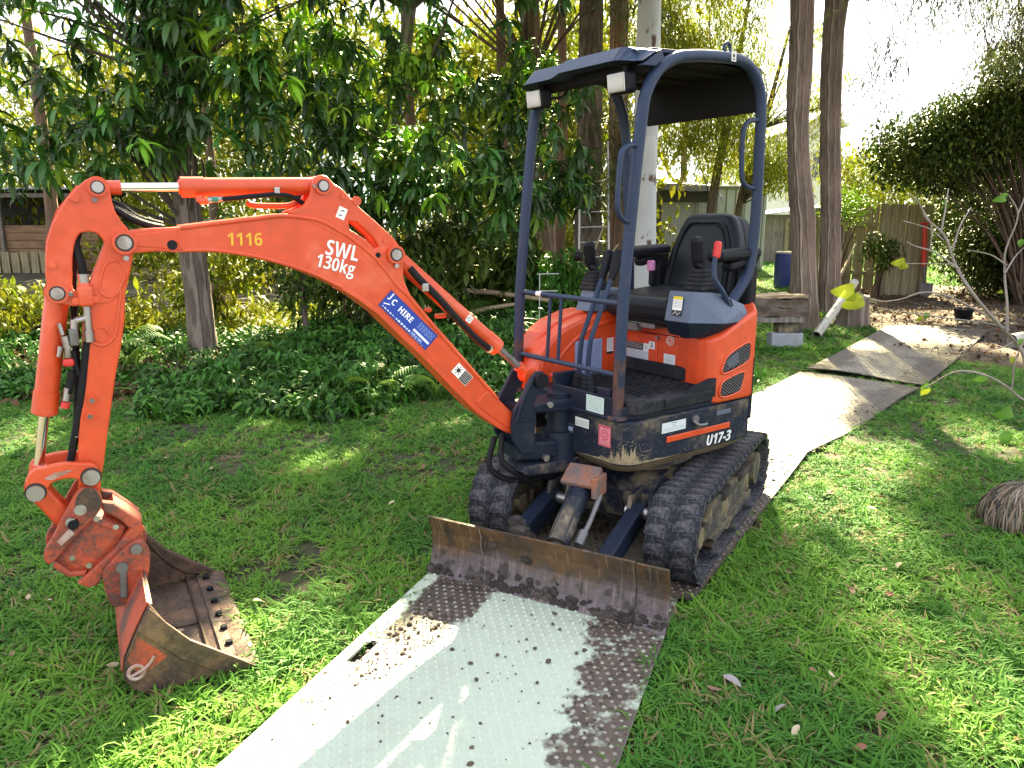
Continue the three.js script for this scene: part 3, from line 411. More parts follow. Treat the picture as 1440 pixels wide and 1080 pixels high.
// build the crowns: a few limbs, then the leaf clusters; the nearest mango leaves one by one
const leafOf = { mango: 'mango leaf', gum: 'gum leaf', sunny: 'sunny leaf', shrub: 'shrub leaf' };
for (const [key, T] of Object.entries(TREES)) {
  const limbs = [], r = rng(key.charCodeAt(0) * 7 + key.length + (key.charCodeAt(1) || 0)), B = V(T.x, 0, T.z), sprigs = T.kind === 'gum', nL = sprigs ? 0 : Math.min(40, Math.floor(T.leaves.length / 9));
  for (let i = 0; i < nL; i++) {
    const q = T.leaves[Math.floor(r() * T.leaves.length)], start = T.pts.reduce((a, p) => (p[1] < q.y - 0.15 * Math.hypot(q.x - p[0], q.z - p[2]) && p[1] > a[1] ? p : a), T.pts[1]);
    const a = [start[0] - B.x, start[1], start[2] - B.z], e = [q.x - B.x, q.y, q.z - B.z], md = [(a[0] + e[0]) / 2 + (r() - 0.5) * 0.3, (a[1] + e[1]) / 2 + 0.2 * r(), (a[2] + e[2]) / 2 + (r() - 0.5) * 0.3];
    limbs.push(limb([a, md, e], Math.min(0.026, start[3] * 0.3), 0.005));
  }
  if (sprigs) for (const q of T.leaves) { if (r() < (q.y > 6 ? 0.25 : 0.8)) { const e = [q.x - B.x, q.y, q.z - B.z], w = [e[0] + (r() - 0.5) * 0.5, e[1] + 0.25 + 0.3 * r(), e[2] + (r() - 0.5) * 0.5]; limbs.push(limb([[w[0] + (r() - 0.5) * 0.4, w[1] + 0.3, w[2]], w, e, [e[0] + (r() - 0.5) * 0.3, e[1] - 0.25, e[2]]], 0.007, 0.002)); } }
  if (limbs.length) { const o = shadows(new THREE.Mesh(merge(limbs), M[T.bark === 'smooth white bark' ? 'dark bark' : T.bark])); o.name = 'limbs'; T.crown.add(o); }
  const geos = T.kind === 'mango' ? mangoWhorls : T.kind === 'shrub' ? shrubSprays : gumSprays, sets = geos.map(() => []), young = geos.map(() => []), m = M[leafOf[T.kind]];
  const order = T.leaves.map((q, i) => [Math.hypot(q.x, q.z) + (q.y > 5 ? 100 : 0), i]).sort((a, b) => a[0] - b[0]), single = new Set(T.kind === 'mango' ? order.slice(0, 24).map((o) => o[1]) : []);
  T.leaves.forEach((q, i) => {
    const k = Math.floor(r() * geos.length), s = q.s * (0.6 + 0.65 * r()), mm = mxf(q.x - B.x, q.y, q.z - B.z, (r() - 0.5) * 0.5 + (T.kind === 'mango' ? 0.2 : 0), r() * TAU, (r() - 0.5) * 0.5, s);
    if (!single.has(i)) { (q.m || (T.kind === 'mango' && r() < 0.13) ? young : sets)[k].push(mm); return; }
    for (const w of mangoSets[k]) { const o = shadows(new THREE.Mesh(mangoLeaf, r() < 0.12 ? M['young leaf'] : m)); o.name = 'leaf'; o.applyMatrix4(mm.clone().multiply(w)); T.crown.add(o); }
  });
  const tint = T.kind === 'sunny' ? tintRange(0.6, 1.5, 0.5) : tintRange(0.35, 2.2, 0.5);
  young.forEach((s, k) => s.length && instanced(T.crown, 'young_leaf_clusters', geos[k], M['young leaf'], s, tint));
  sets.forEach((s, k) => s.length && instanced(T.crown, 'leaf_clusters', geos[k], m, s, tint));
}

// a shrub: stems and leaf clusters
function shrub(name, label, x, z, ells, m, geos, { stems = 8, tint = tintRange(0.6, 1.5, 0.3), group, s = 1, cat = 'shrub' } = {}) {
  const t = thing(name, label, cat, x, 0, z, group), sets = geos.map(() => []), st = [], r = rng(Math.abs(Math.floor(x * 100 + z * 31)));
  for (const [n, ...e] of ells) for (let i = 0; i < n; i++) { const p = inEllipsoid(e); if (p[1] < 0.03 || opensSun(p[0], p[1], p[2], 0.05)) continue; const k = Math.floor(r() * geos.length); sets[k].push(mxf(p[0] - x, p[1], p[2] - z, (r() - 0.5) * 0.8, r() * TAU, (r() - 0.5) * 0.8, s * (0.75 + 0.5 * r()))); if (i < stems) st.push(limb([[(r() - 0.5) * 0.3, -0.05, (r() - 0.5) * 0.3], [(p[0] - x) * 0.4, p[1] * 0.55, (p[2] - z) * 0.5], [p[0] - x, p[1], p[2] - z]], 0.022, 0.005)); }
  if (st.length) { const o = shadows(new THREE.Mesh(merge(st), M['brown stringy bark'])); o.name = 'stems'; t.add(o); }
  const c = new THREE.Group(); c.name = 'foliage'; t.add(c); sets.forEach((q, k) => q.length && instanced(c, 'leaf_clusters', geos[k], M[m], q, tint)); return t;
}
shrub('large_shrub', 'large dense dark green shrub filling the right side above the dug garden bed', 9.8, -14.6, [[1300, 11.0, 2.2, -15.3, 2.7, 1.9, 1.1], [330, 7.9, 2.85, -14.6, 1.35, 0.7, 0.8], [240, 8.8, 3.3, -14.5, 1.3, 0.65, 0.8], [300, 11.2, 3.6, -14.5, 2.4, 0.9, 1], ...Array.from({ length: 16 }, (_, i) => { const k = i / 15, q = Math.sin(i * 12.9) * 0.5 + 0.5; return [34, 7.2 + k * 5.4, 2.75 + k * 1.9 + (q - 0.5) * 0.9, -14.4 + q * 0.6, 0.35 + 0.35 * q, 0.3 + 0.3 * (1 - q), 0.4]; }), [1500, 12.2, 1.5, -17.3, 3.3, 1.7, 0.7], [500, 11.2, 0.9, -15.9, 2.4, 0.9, 0.5], [70, 8.9, 4.3, -13.8, 0.9, 0.4, 0.5], [60, 9.9, 4.9, -13.6, 0.7, 0.5, 0.5], [260, 12.4, 4.7, -14.9, 1.9, 0.8, 0.8], [90, 10.9, 4.6, -14.6, 1.0, 0.5, 0.6], [1200, 12.6, 2.4, -14.6, 2.4, 2.3, 1.4], [90, 9.0, 3.5, -14.4, 1.3, 0.7, 0.8], [120, 10.6, 3.9, -14.4, 1.4, 0.7, 0.9], [330, 11.4, 0.8, -15.4, 2.6, 0.8, 0.6]], 'shrub leaf', shrubSprays, { stems: 5, s: 1.1, tint: tintRange(0.3, 1.9, 0.6) });
shrub('low_shrub', 'small bright leafy shrub growing against the top of the timber fence', 6.9, -16.6, [[46, 6.95, 1.95, -16.3, 0.55, 0.35, 0.35]], 'young leaf', shrubSprays, { stems: 5, s: 0.8 });
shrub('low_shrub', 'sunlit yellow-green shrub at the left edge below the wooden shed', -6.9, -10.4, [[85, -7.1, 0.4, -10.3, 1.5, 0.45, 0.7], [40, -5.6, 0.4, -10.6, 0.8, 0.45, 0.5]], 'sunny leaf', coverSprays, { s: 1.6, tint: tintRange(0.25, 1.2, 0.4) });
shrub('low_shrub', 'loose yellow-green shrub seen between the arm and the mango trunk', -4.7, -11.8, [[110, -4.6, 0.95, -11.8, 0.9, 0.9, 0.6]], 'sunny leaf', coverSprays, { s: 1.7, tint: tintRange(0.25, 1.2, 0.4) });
shrub('low_shrub', 'round-leaved dark shrub right of the furrowed mango trunk under the boom', -2.2, -10.2, [[90, -2.1, 0.9, -10.3, 1.0, 0.75, 0.5], [60, -1.2, 0.9, -10.8, 0.9, 0.7, 0.5]], 'shrub leaf', coverSprays, { s: 1.9 });
shrub('low_shrub', 'leafy dark shrub behind the lift cylinder of the boom', -0.5, -12.2, [[110, -0.6, 1.0, -12.2, 1.1, 0.8, 0.6], [60, 0.6, 0.9, -12.6, 0.8, 0.6, 0.5]], 'shrub leaf', coverSprays, { s: 2 });
shrub('low_shrub', 'bushy green plant behind the front guard rails of the excavator', 0.75, -12, [[80, 0.75, 0.62, -12, 0.75, 0.5, 0.5]], 'undergrowth leaf', coverSprays, { s: 1.5 });
shrub('vine', 'leafy vine climbing the near end of the timber fence', 7.5, -15.9, [[26, 7.5, 0.95, -15.75, 0.32, 0.45, 0.15]], 'shrub leaf', coverSprays, { s: 1.4, cat: 'vine' });

// ground cover at the forest edge: nobody could count it
{
  const sets = [[], []], lit = [[], []], r = rng(1200), o = new THREE.Group(); o.name = 'ground_cover'; tag(o, 'low green ground cover between the lawn and the trees', 'ground cover', null, 'stuff'); scene.add(o);
  for (let i = 0; i < 9000; i++) {
    const x = -8 + 10.5 * r(), edge = -6.75 + 0.45 * Math.sin(x * 1.9) + 0.35 * Math.sin(x * 4.1 + 1) - (x > -2.2 && x < -0.9 ? -0.5 : 0), z = edge - 7 * Math.pow(r(), 1.7), d = edge - z;
    const path = x > -4.6 && x < -3.4 && d < 1.2; if (path && r() < 0.7) continue; if (r() < 0.22) continue; if (fbm(x * 0.8 + 70, z * 0.8 + 70, 1000, 24, 3) < 0.42 && d > 0.5 && r() < 0.8) continue;
    const h = (0.04 + 0.25 * smooth(0, 1.2, d) * (0.5 + 0.9 * fbm(x * 1.1 + 30, z * 1.1 + 30, 1000, 14, 3))) * (x < -2.8 ? 0.4 : 0.85), y = Math.max(0.03, h * Math.sqrt(r())); if (opensSun(x, y, z, 0)) continue;
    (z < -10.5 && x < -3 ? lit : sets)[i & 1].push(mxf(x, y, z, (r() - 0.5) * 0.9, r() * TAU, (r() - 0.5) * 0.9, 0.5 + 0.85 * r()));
  }
  { const long = tuftGeo(14, 0.24, 0.011, 321), ms = []; for (let i = 0; i < 1500; i++) { const x = -7.5 + 9.5 * r(), z = -6.9 - 4.5 * r(); if (fbm(x * 0.9 + 44, z * 0.9 + 44, 1000, 61, 2) < 0.47 || opensSun(x, 0.2, z, 0)) continue; ms.push(mxf(x, 0, z, (r() - 0.5) * 0.4, r() * TAU, (r() - 0.5) * 0.4, 0.7 + r())); } instanced(o, 'long_grass', long, M['undergrowth leaf'], ms, tintRange(0.4, 1.9, 0.5)); }
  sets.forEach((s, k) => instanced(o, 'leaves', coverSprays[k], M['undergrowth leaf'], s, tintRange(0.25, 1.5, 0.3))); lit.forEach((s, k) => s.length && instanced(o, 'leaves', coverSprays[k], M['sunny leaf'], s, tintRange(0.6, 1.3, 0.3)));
}
// far wood behind everything: one mass
{
  const sets = [[], []], r = rng(1300), o = new THREE.Group(); o.name = 'far_wood'; tag(o, 'sunlit far wood seen through the gaps between the trees', 'wood', null, 'stuff'); scene.add(o);
  for (let i = 0; i < 6000; i++) {
    const x = -30 + 34 * r(), z = -20 - 14 * r(), y = 0.2 + 8.5 * Math.pow(r(), 1.25); if ((fbm(x * 0.25 + 60, y * 0.3 + z * 0.1 + 60, 1000, 18, 3) < 0.4 && y > 1.6) || (x < -11 && z > -25.2 && y < 3.4) || opensSun(x, y, z, 0.6)) continue;
    sets[i & 1].push(mxf(x, y, z, (r() - 0.5), r() * TAU, (r() - 0.5), 0.9 + 0.8 * r()));
  }
  for (let i = 0; i < 1500; i++) { const x = 14 + 34 * r(), z = -52 - 12 * r(), y = 0.2 + 9 * Math.pow(r(), 1.3) * (0.5 + 0.5 * fbm(x * 0.15, 3, 1000, 3)); sets[i & 1].push(mxf(x, y, z, (r() - 0.5), r() * TAU, (r() - 0.5), 1.6 + 0.8 * r())); }
  sets.forEach((s, k) => instanced(o, 'leaves', farSprays[k], M['sunny leaf'], s, tintRange(0.5, 1.15, 0.3)));
}
// thin understorey stems behind the boom and far trunks in the gaps
for (const [x, z, r0, h, lab] of [[-5.6, -14.5, 0.1, 7, 'slender far trunk above the top of the arm'], [-2.0, -15, 0.13, 8, 'slender far trunk left of the top hinge of the boom'], [-0.28, -16, 0.14, 8, 'slender far trunk in the bright gap above the boom'], [1.1, -19, 0.16, 9, 'slender far trunk just right of the front canopy post'], [3.9, -24, 0.17, 9, 'slender far trunk right of the white trunk over the cage'], [-8.3, -14, 0.12, 8, 'slender far trunk at the left edge of the picture'], [6.4, -30, 0.16, 8, 'slender far pale trunk above the shed']])
  tree('F' + x, 'slender_tree', lab, [[x, -0.1, z, r0], [x + 0.1, h * 0.3, z, r0 * 0.85], [x + 0.05, h * 0.7, z, r0 * 0.6], [x, h, z, r0 * 0.2]], 'brown stringy bark', { seed: Math.round(x * 3 + 40), kind: 'gum', rad: 10, seg: 16 });

// ferns
function fern(label, x, z, s, seed) {
  const t = thing('fern', label, 'fern', x, 0, z, 'ferns'), r = rng(seed);
  for (let i = 0; i < 7; i++) {
    const a = i / 7 * TAU + r(), L = s * (0.8 + 0.4 * r()), list = [], c = new THREE.CatmullRomCurve3([V(0, 0, 0), V(Math.sin(a) * L * 0.35, L * 0.5, Math.cos(a) * L * 0.35), V(Math.sin(a) * L * 0.75, L * 0.6, Math.cos(a) * L * 0.75), V(Math.sin(a) * L * 1.1, L * 0.38, Math.cos(a) * L * 1.1)]);
    for (let k = 3; k < 24; k++) { const p = c.getPoint(k / 24), w = L * 0.3 * Math.sin(Math.PI * Math.min(1, k / 24 * 0.9 + 0.12)) + 0.01; for (const sd of [-1, 1]) list.push(leafGeo(w, L * 0.035, { seg: 2, droop: 0.5 }).applyMatrix4(mxf(p.x, p.y, p.z, 0, a + sd * 1.25, 0))); }
    list.push(bare([new THREE.TubeGeometry(c, 12, 0.004, 4)])); const o = shadows(new THREE.Mesh(bare(list), M['fresh leaf'] && (i % 3 ? M['undergrowth leaf'] : M['young leaf']))); o.name = 'frond'; t.add(o);
  }
}
fern('light green fern left of the two under the boom in front of the ground cover', -1.25, -6.95, 0.42, 1); fern('light green fern right of the two under the boom', -0.7, -6.9, 0.4, 2); fern('dark fern right of the furrowed mango trunk', -2.7, -8.7, 0.5, 3); fern('fern left of the mango trunk behind the arm', -4.6, -8.9, 0.5, 4); fern('large fern frond plant behind the lift cylinder', -1.0, -11.4, 0.7, 5);
// strap-leaved clumps
function clump(label, x, z, s, m, seed, n = 42) {
  const t = thing('strap_leaf_plant', label, 'plant', x, 0, z, 'strap-leaved clumps'), r = rng(seed);
  for (let i = 0; i < n; i++) { const o = shadows(new THREE.Mesh(leafGeo(s * (0.7 + 0.5 * r()), 0.035 * s + 0.012, { seg: 5, droop: 1.1, fold: 0.3, shape: 0.7 }), M[m])); o.name = 'leaf'; o.applyMatrix4(mxf((r() - 0.5) * 0.2 * s, 0, (r() - 0.5) * 0.2 * s, -(0.5 + 0.85 * r()), r() * TAU, 0)); t.add(o); }
}
clump('strap-leaved clump left of the front canopy post, front one', -0.55, -9.0, 0.75, 'undergrowth leaf', 21); clump('strap-leaved clump under the lift cylinder', -1.0, -9.3, 0.8, 'undergrowth leaf', 22); clump('tall strap-leaved clump beside the bare ground left of the canopy post', -0.35, -10.2, 0.9, 'undergrowth leaf', 23); clump('yellowish strap-leaved clump left of the mango trunk', -4.3, -8.5, 0.55, 'young leaf', 24, 26); clump('dark bluish rosette plant at the foot of the mango trunk', -3.25, -7.95, 0.42, 'mango leaf', 25, 30); clump('strap-leaved clump at the middle of the forest edge', -1.9, -9.4, 0.7, 'undergrowth leaf', 26); clump('strap-leaved clump behind the guard rails', 0.35, -10.3, 0.8, 'undergrowth leaf', 27);
// ---------- built things of the background ----------
{ // near timber fence, running away to the left
  const t = thing('timber_fence', 'weathered timber paling fence beside the shrub, ending near the red handled shovel', 'fence', 8.4, 0, -16.4), a = V(8.72, 0, -16.25), b = V(7.3, 0, -20.5), n = 25, d = b.clone().sub(a), ang = Math.atan2(d.x, d.z), r = rng(5);
  for (let i = 0; i < n; i++) { const p = a.clone().lerp(b, (i + 0.5) / n), g = new THREE.BoxGeometry(0.018, 1.9 + (r() - 0.5) * 0.07, 0.165, 1, 1, 1); metUV(g); const o = shadows(new THREE.Mesh(g, M['fence timber'])); o.name = 'paling'; o.position.set(p.x - 8.4 + (i % 2) * 0.022, 0.95, p.z + 16.4); o.rotation.set((r() - 0.5) * 0.015, ang, (r() - 0.5) * 0.01); t.add(o); }
  for (const y of [0.4, 1.5]) { const g = box(0, 0, 0, 0.045, 0.09, d.length(), 0.004); metUV(g); const o = shadows(new THREE.Mesh(g, M['fence timber'])); o.name = 'rail'; o.position.set((a.x + b.x) / 2 - 8.4 - 0.045, y, (a.z + b.z) / 2 + 16.4); o.rotation.y = ang; t.add(o); }
  for (const k of [0.12, 0.56, 0.95]) { const p = a.clone().lerp(b, k); const o = part(t, 'post', box(p.x - 8.4 - 0.1, 0.92, p.z + 16.4, 0.1, 1.86, 0.1, 0.006), M['grey timber']); o.name = 'post'; }
  // end panel facing the camera
  for (let i = 0; i < 6; i++) { const g = new THREE.BoxGeometry(0.17, 1.92 + (r() - 0.5) * 0.06, 0.018); metUV(g); const o = shadows(new THREE.Mesh(g, M['fence timber'])); o.name = 'paling'; o.position.set(7.72 + i * 0.178 - 8.4, 0.96, -16.2 + 16.4 + (i % 2) * 0.02); o.rotation.z = (r() - 0.5) * 0.015; t.add(o); }
}
{ // far fence in the sun
  const t = thing('timber_fence', 'sunlit far timber fence beyond the blue drum', 'fence', 14, 0, -40), r = rng(6);
  for (let i = 0; i < 70; i++) { const k = i / 70, g = new THREE.BoxGeometry(0.2, 1.7 + (r() - 0.5) * 0.25, 0.02); metUV(g); const o = shadows(new THREE.Mesh(g, M['fence timber'])); o.name = 'paling'; o.position.set(11.3 + k * 5.2 - 14, 0.85, -30 - k * 19 + 40); o.rotation.set(0, Math.atan2(19, 5.2), (r() - 0.5) * 0.03); t.add(o); }
}
{ // house beyond the fence
  const t = thing('house', 'narrow pale two storey house far off, seen in the gap between the two right trunks', 'house', 15.15, 0, -42);
  part(t, 'wall', [box(0, 3, 0, 1.7, 6, 6, 0)], M['house wall']); part(t, 'gable', [plate([[-0.85, 6], [0.85, 6], [0, 6.7]], -3, 3, { bevel: 0 }).rotateY(Math.PI / 2)], M['house wall']);
  for (const s of [-1, 1]) { const o = part(t, 'roof', [box(0, 0, 0, 1.3, 0.12, 7, 0)], M['house roof']); o.position.set(s * 0.5, 6.4, 0); o.rotation.z = -s * 0.65; }
  for (const [x, y] of [[0.1, 1.6], [0.1, 4.2]]) { const f = part(t, 'window', [box(x, y, 3.03, 1.2, 1.3, 0.08, 0.01)], M['white plastic']); part(f, 'pane', [box(x, y, 3.08, 1.0, 1.1, 0.02, 0)], M['dark pane']); }
}
{
  const t = thing('garden_shed', 'white-roofed low garden shed beyond the lawn, left of the tall trunks', 'shed', 11.2, 0, -31);
  part(t, 'wall', [box(0, 0.9, 0, 3.2, 1.8, 3, 0)], M['grey timber']); const o = part(t, 'roof', [box(0, 2.0, 0, 3.8, 0.06, 3.8, 0)], M['white plastic']); o.rotation.z = 0.12; part(t, 'door', [box(-0.5, 0.85, 1.53, 0.8, 1.6, 0.05, 0.01)], M['fence timber']);
}
{ // corrugated shed
  const t = thing('metal_shed', 'pale blue-grey ribbed metal shed behind the seat', 'shed', 7.0, 0, -24.5), r = rng(8);
  for (let i = 0; i < 7; i++) { part(t, 'wall_sheet', [box(-1.05 + i * 0.29, 1.29, 0, 0.27, 2.58, 0.03, 0.008)], M['shed metal']); part(t, 'rib', [box(-0.905 + i * 0.29, 1.29, 0.012, 0.03, 2.58, 0.05, 0.008)], M['dull steel']); }
  part(t, 'roof', [box(-0.1, 2.62, -1.2, 2.3, 0.06, 2.7, 0.01)], M['shed metal']); part(t, 'side_wall', [box(-1.2, 1.29, -1.2, 0.04, 2.58, 2.4, 0.01), box(0.92, 1.29, -1.2, 0.04, 2.58, 2.4, 0.01)], M['shed metal']); part(t, 'fascia', [box(-0.1, 2.56, 0.05, 2.1, 0.06, 0.04, 0.01)], M['dull steel']);
}
{ // animal cage with a dark tarpaulin on top
  const t = thing('wire_cage', 'dark framed wire cage with a tarpaulin over its top, beside the metal shed', 'cage', 5.0, 0, -23.4);
  for (const x of [-0.62, 1.0]) part(t, 'post', [box(x, 1.3, 0, 0.14, 2.6, 0.14, 0.01)], M['dark cloth']);
  part(t, 'post', [box(-0.62, 1.3, -1.3, 0.12, 2.6, 0.12, 0.01), box(1, 1.3, -1.3, 0.12, 2.6, 0.12, 0.01)], M['dark cloth']);
  part(t, 'beam', [box(0.19, 2.32, 0, 1.5, 0.42, 0.1, 0.01)], M['dark cloth']); part(t, 'back_panel', [box(0.19, 1.1, -1.2, 1.6, 2.2, 0.03, 0)], M['shed metal']);
  const w = []; for (let i = 0; i <= 14; i++) w.push(cyl([-0.5 + i * 0.1, 0.1, 0.0], [-0.5 + i * 0.1, 2.1, 0.0], 0.006, 0.006, 5)); for (let i = 0; i <= 20; i++) w.push(cyl([-0.55, 0.1 + i * 0.1, 0.01], [0.93, 0.1 + i * 0.1, 0.01], 0.005, 0.005, 5)); part(t, 'wire_mesh', w, M['aluminium'], { kind: 'stuff' });
  const g = new THREE.PlaneGeometry(2.2, 2.0, 30, 24); g.rotateX(-Math.PI / 2); const p = g.attributes.position; for (let i = 0; i < p.count; i++) { const x = p.getX(i), z = p.getZ(i); p.setY(i, 2.62 + 0.16 * (fbm(x * 2 + 9, z * 2 + 9, 1000, 6, 3) - 0.3) - 0.35 * smooth(0.85, 1.1, Math.abs(x)) - 0.2 * smooth(0.8, 1, Math.abs(z))); p.setX(i, x * 0.92 + 0.19); p.setZ(i, z - 0.65); } g.computeVertexNormals();
  part(t, 'tarpaulin', [g], mat('tarpaulin cloth', { color: lin(0.09, 0.085, 0.09), roughness: 0.8, side: THREE.DoubleSide }));
}
{ // wooden shed far left
  const t = thing('wooden_shed', 'low shed of old horizontal boards at the left edge, half hidden by leaves', 'shed', -15.6, 0, -24.5), r = rng(11);
  for (let i = 0; i < 6; i++) part(t, 'board', [box(0.3, 0.12 + i * 0.24, (i % 2) * 0.012, 4.6, 0.225, 0.03, 0.004)], M['shed boards']);
  part(t, 'post', [box(-0.35, 1.3, 0.1, 0.1, 2.6, 0.1, 0.006)], M['grey timber']); part(t, 'post', [box(-0.7, 1.2, 0.12, 0.09, 2.4, 0.09, 0.006)], M['grey timber']); part(t, 'beam', [box(0.3, 2.35, 0.05, 4.8, 0.13, 0.09, 0.006)], M['grey timber']); part(t, 'back_wall', [box(0.3, 1.3, -2, 4.6, 2.6, 0.05, 0)], M['dark cloth']); const o = part(t, 'roof', [box(0.3, 2.55, -1, 5, 0.05, 2.6, 0)], M['shed metal']);
  for (let i = 0; i < 13; i++) part(t, 'paling', [box(-1.6 + i * 0.3, 0.3, 0.5, 0.24, 0.6 + 0.15 * r(), 0.02, 0.004)], M['fence timber']);
}
{ // ladder against the dark trunk
  const t = thing('ladder', 'aluminium ladder leaning on the thick dark trunk', 'ladder', 1.72, 0, -16.4), P = (x, k) => [x * (1 - 0.12 * k), 3.15 * k, -0.55 * k];
  for (const s of [-0.3, 0.36]) part(t, 'rail', [cyl(P(s, 0), P(s, s > 0 ? 1.03 : 0.72), 0.024, 0.02, 10)], M['aluminium']);
  for (let i = 0; i < 9; i++) { const k = 0.06 + i * 0.1; if (k > 0.8) break; part(t, 'rung', [cyl(P(-0.3, k), P(0.36, k + 0.008), 0.016, 0.016, 8)], M['aluminium']); }
}
{ // blue drum
  const t = thing('plastic_drum', 'blue plastic drum standing on the lawn left of the tall trunks', 'drum', 6.66, 0, -18.7);
  part(t, 'body', [new THREE.LatheGeometry([[0, 0], [0.27, 0], [0.29, 0.03], [0.295, 0.27], [0.3, 0.29], [0.295, 0.31], [0.295, 0.56], [0.3, 0.58], [0.295, 0.6], [0.29, 0.8], [0.275, 0.83]].map((p) => new THREE.Vector2(...p)), 32)], M['blue plastic']); part(t, 'lid', [new THREE.LatheGeometry([[0.285, 0.82], [0.285, 0.85], [0.26, 0.86], [0, 0.84]].map((p) => new THREE.Vector2(...p)), 32)], M['white plastic']);
}
{ // log bench: split log on planks, on blocks
  const b = thing('concrete_block', 'grey concrete block lying under the timber stack by the tall trunk', 'block', 3.5, 0, -9.72); part(b, 'block', [prism([[-0.2, -0.1], [0.17, -0.12], [0.22, 0.04], [0.1, 0.12], [-0.2, 0.1]], 0, 0.2, 0.012)], M['concrete'], {});
  const b2 = thing('concrete_block', 'dark upper block carrying the plank of the timber stack', 'block', 3.56, 0.2, -9.8); part(b2, 'block', [box(0, 0.065, 0, 0.32, 0.13, 0.2, 0.012)], M['dusty frame']);
  const b3 = thing('concrete_block', 'block under the hidden left end of the timber stack', 'block', 2.35, 0, -9.85); part(b3, 'block', [box(0, 0.165, 0, 0.36, 0.33, 0.22, 0.012)], M['concrete']);
  const p = thing('timber_plank', 'weathered plank lying on the blocks beneath the split log', 'plank', 2.9, 0.335, -9.82); part(p, 'plank', [box(0, 0.035, 0, 1.55, 0.068, 0.34, 0.008)], M['grey timber']);
  const l = thing('split_log', 'split log with a pale rough top lying on the plank behind the orange side cover', 'log', 2.92, 0.41, -9.82), r = rng(14);
  const sec = (n, y0, y1, dz, seed) => { const g = new THREE.BoxGeometry(1.62, y1 - y0, 0.34, 40, 6, 8), q = g.attributes.position; for (let i = 0; i < q.count; i++) { const x = q.getX(i), y = q.getY(i), z = q.getZ(i), k = fbm(x * 5 + seed, y * 9 + z * 6 + seed, 1000, seed, 5) - 0.5; q.setXYZ(i, x + k * 0.1, y + (y0 + y1) / 2 + k * 0.09, z + k * 0.16 + dz); } g.computeVertexNormals(); return g; };
  part(l, 'bark_slab', [sec(0, 0, 0.12, 0, 3)], M['log bark']); part(l, 'bark_slab', [sec(0, 0.115, 0.23, -0.015, 8)], M['log bark']); part(l, 'split_top', [sec(0, 0.228, 0.27, -0.03, 5)], M['pale cut wood']);
}
{
  const t = thing('tree_stump', 'short grey stump with a furrowed side behind the white pipe', 'stump', 5.22, 0, -11.7), g = trunkGeo([[0, -0.05, 0, 0.26], [0, 0.2, 0, 0.235], [0, 0.48, 0, 0.23]], { seed: 31, rad: 20, seg: 10, flare: 0.1 }), o = shadows(new THREE.Mesh(g, M['furrowed grey bark'])); o.name = 'bark'; t.add(o); part(t, 'cut_face', [cyl([0, 0.46, 0], [0, 0.485, 0], 0.225, 0.22, 24)], M['pale cut wood']);
  const s = thing('tree_stump', 'low dark stump behind the tall right trunk, beside the fence', 'stump', 5.1, 0, -13.6), g2 = trunkGeo([[0, -0.05, 0, 0.2], [0, 0.5, 0, 0.17], [0, 1.35, 0, 0.16]], { seed: 32, rad: 16, seg: 10 }), o2 = shadows(new THREE.Mesh(g2, M['dark bark'])); o2.name = 'bark'; s.add(o2);
}
{ // pipe: open tube
  const t = thing('white_pipe', 'white plastic pipe leaning on the grey stump, open end towards the mats', 'pipe', 4.17, 0.06, -10.4), c = new THREE.CatmullRomCurve3([V(0, 0, 0), V(0.55, 0.27, -0.75), V(1.15, 0.6, -1.55)]);
  part(t, 'pipe', [new THREE.TubeGeometry(c, 12, 0.062, 20), new THREE.TubeGeometry(c, 12, 0.055, 20)], M['white plastic']);
  const w = thing('white_pipe', 'short white pipe offcut at the right edge beside the dug bed', 'pipe', 6.3, 0.12, -9.5), c2 = new THREE.CatmullRomCurve3([V(0, 0, 0), V(0.3, 0.06, -0.05), V(0.7, 0.02, -0.2)]); part(w, 'pipe', [new THREE.TubeGeometry(c2, 10, 0.085, 18), new THREE.TubeGeometry(c2, 10, 0.078, 18)], M['white plastic']); part(w, 'collar', [new THREE.TubeGeometry(new THREE.LineCurve3(V(-0.02, 0, 0), V(0.12, 0.025, -0.01)), 2, 0.097, 18)], M['white plastic']);
}
{
  const t = thing('shovel', 'shovel with a red handle standing against the dark shrub at the fence end', 'shovel', 8.62, 0, -16.0);
  part(t, 'grip', [cyl([-0.1, 0.68, 0], [-0.16, 1.5, 0], 0.05, 0.045, 12), box(-0.165, 1.54, 0, 0.17, 0.05, 0.05, 0.02)], M['red plastic']); part(t, 'shaft', [cyl([-0.02, 0.25, 0], [-0.105, 0.75, 0], 0.033, 0.033, 12)], M['dull steel']); part(t, 'blade', [plate([[-0.14, 0.32], [0.14, 0.32], [0.14, 0.1], [0, -0.02], [-0.14, 0.1]], -0.01, 0.01, { bevel: 0.003 }).rotateY(Math.PI / 2)], M['dull steel']);
}
{
  const t = thing('plant_pot', 'black plastic pot with a yellow leaf in it lying on the dug bed', 'pot', 7.1, 0.06, -12.0); part(t, 'pot', [new THREE.LatheGeometry([[0, 0], [0.15, 0], [0.2, 0.24], [0.215, 0.24], [0.215, 0.27], [0.19, 0.27], [0.14, 0.03]].map((p) => new THREE.Vector2(...p)), 26)], M['black plastic']); const o = shadows(new THREE.Mesh(leafGeo(0.22, 0.1), mat('orange leaf', { color: lin(0.55, 0.25, 0.03), roughness: 0.7 }))); o.name = 'leaf'; o.position.set(-0.05, 0.26, 0.02); o.rotation.y = 1.2; t.add(o); t.scale.setScalar(0.7);
}
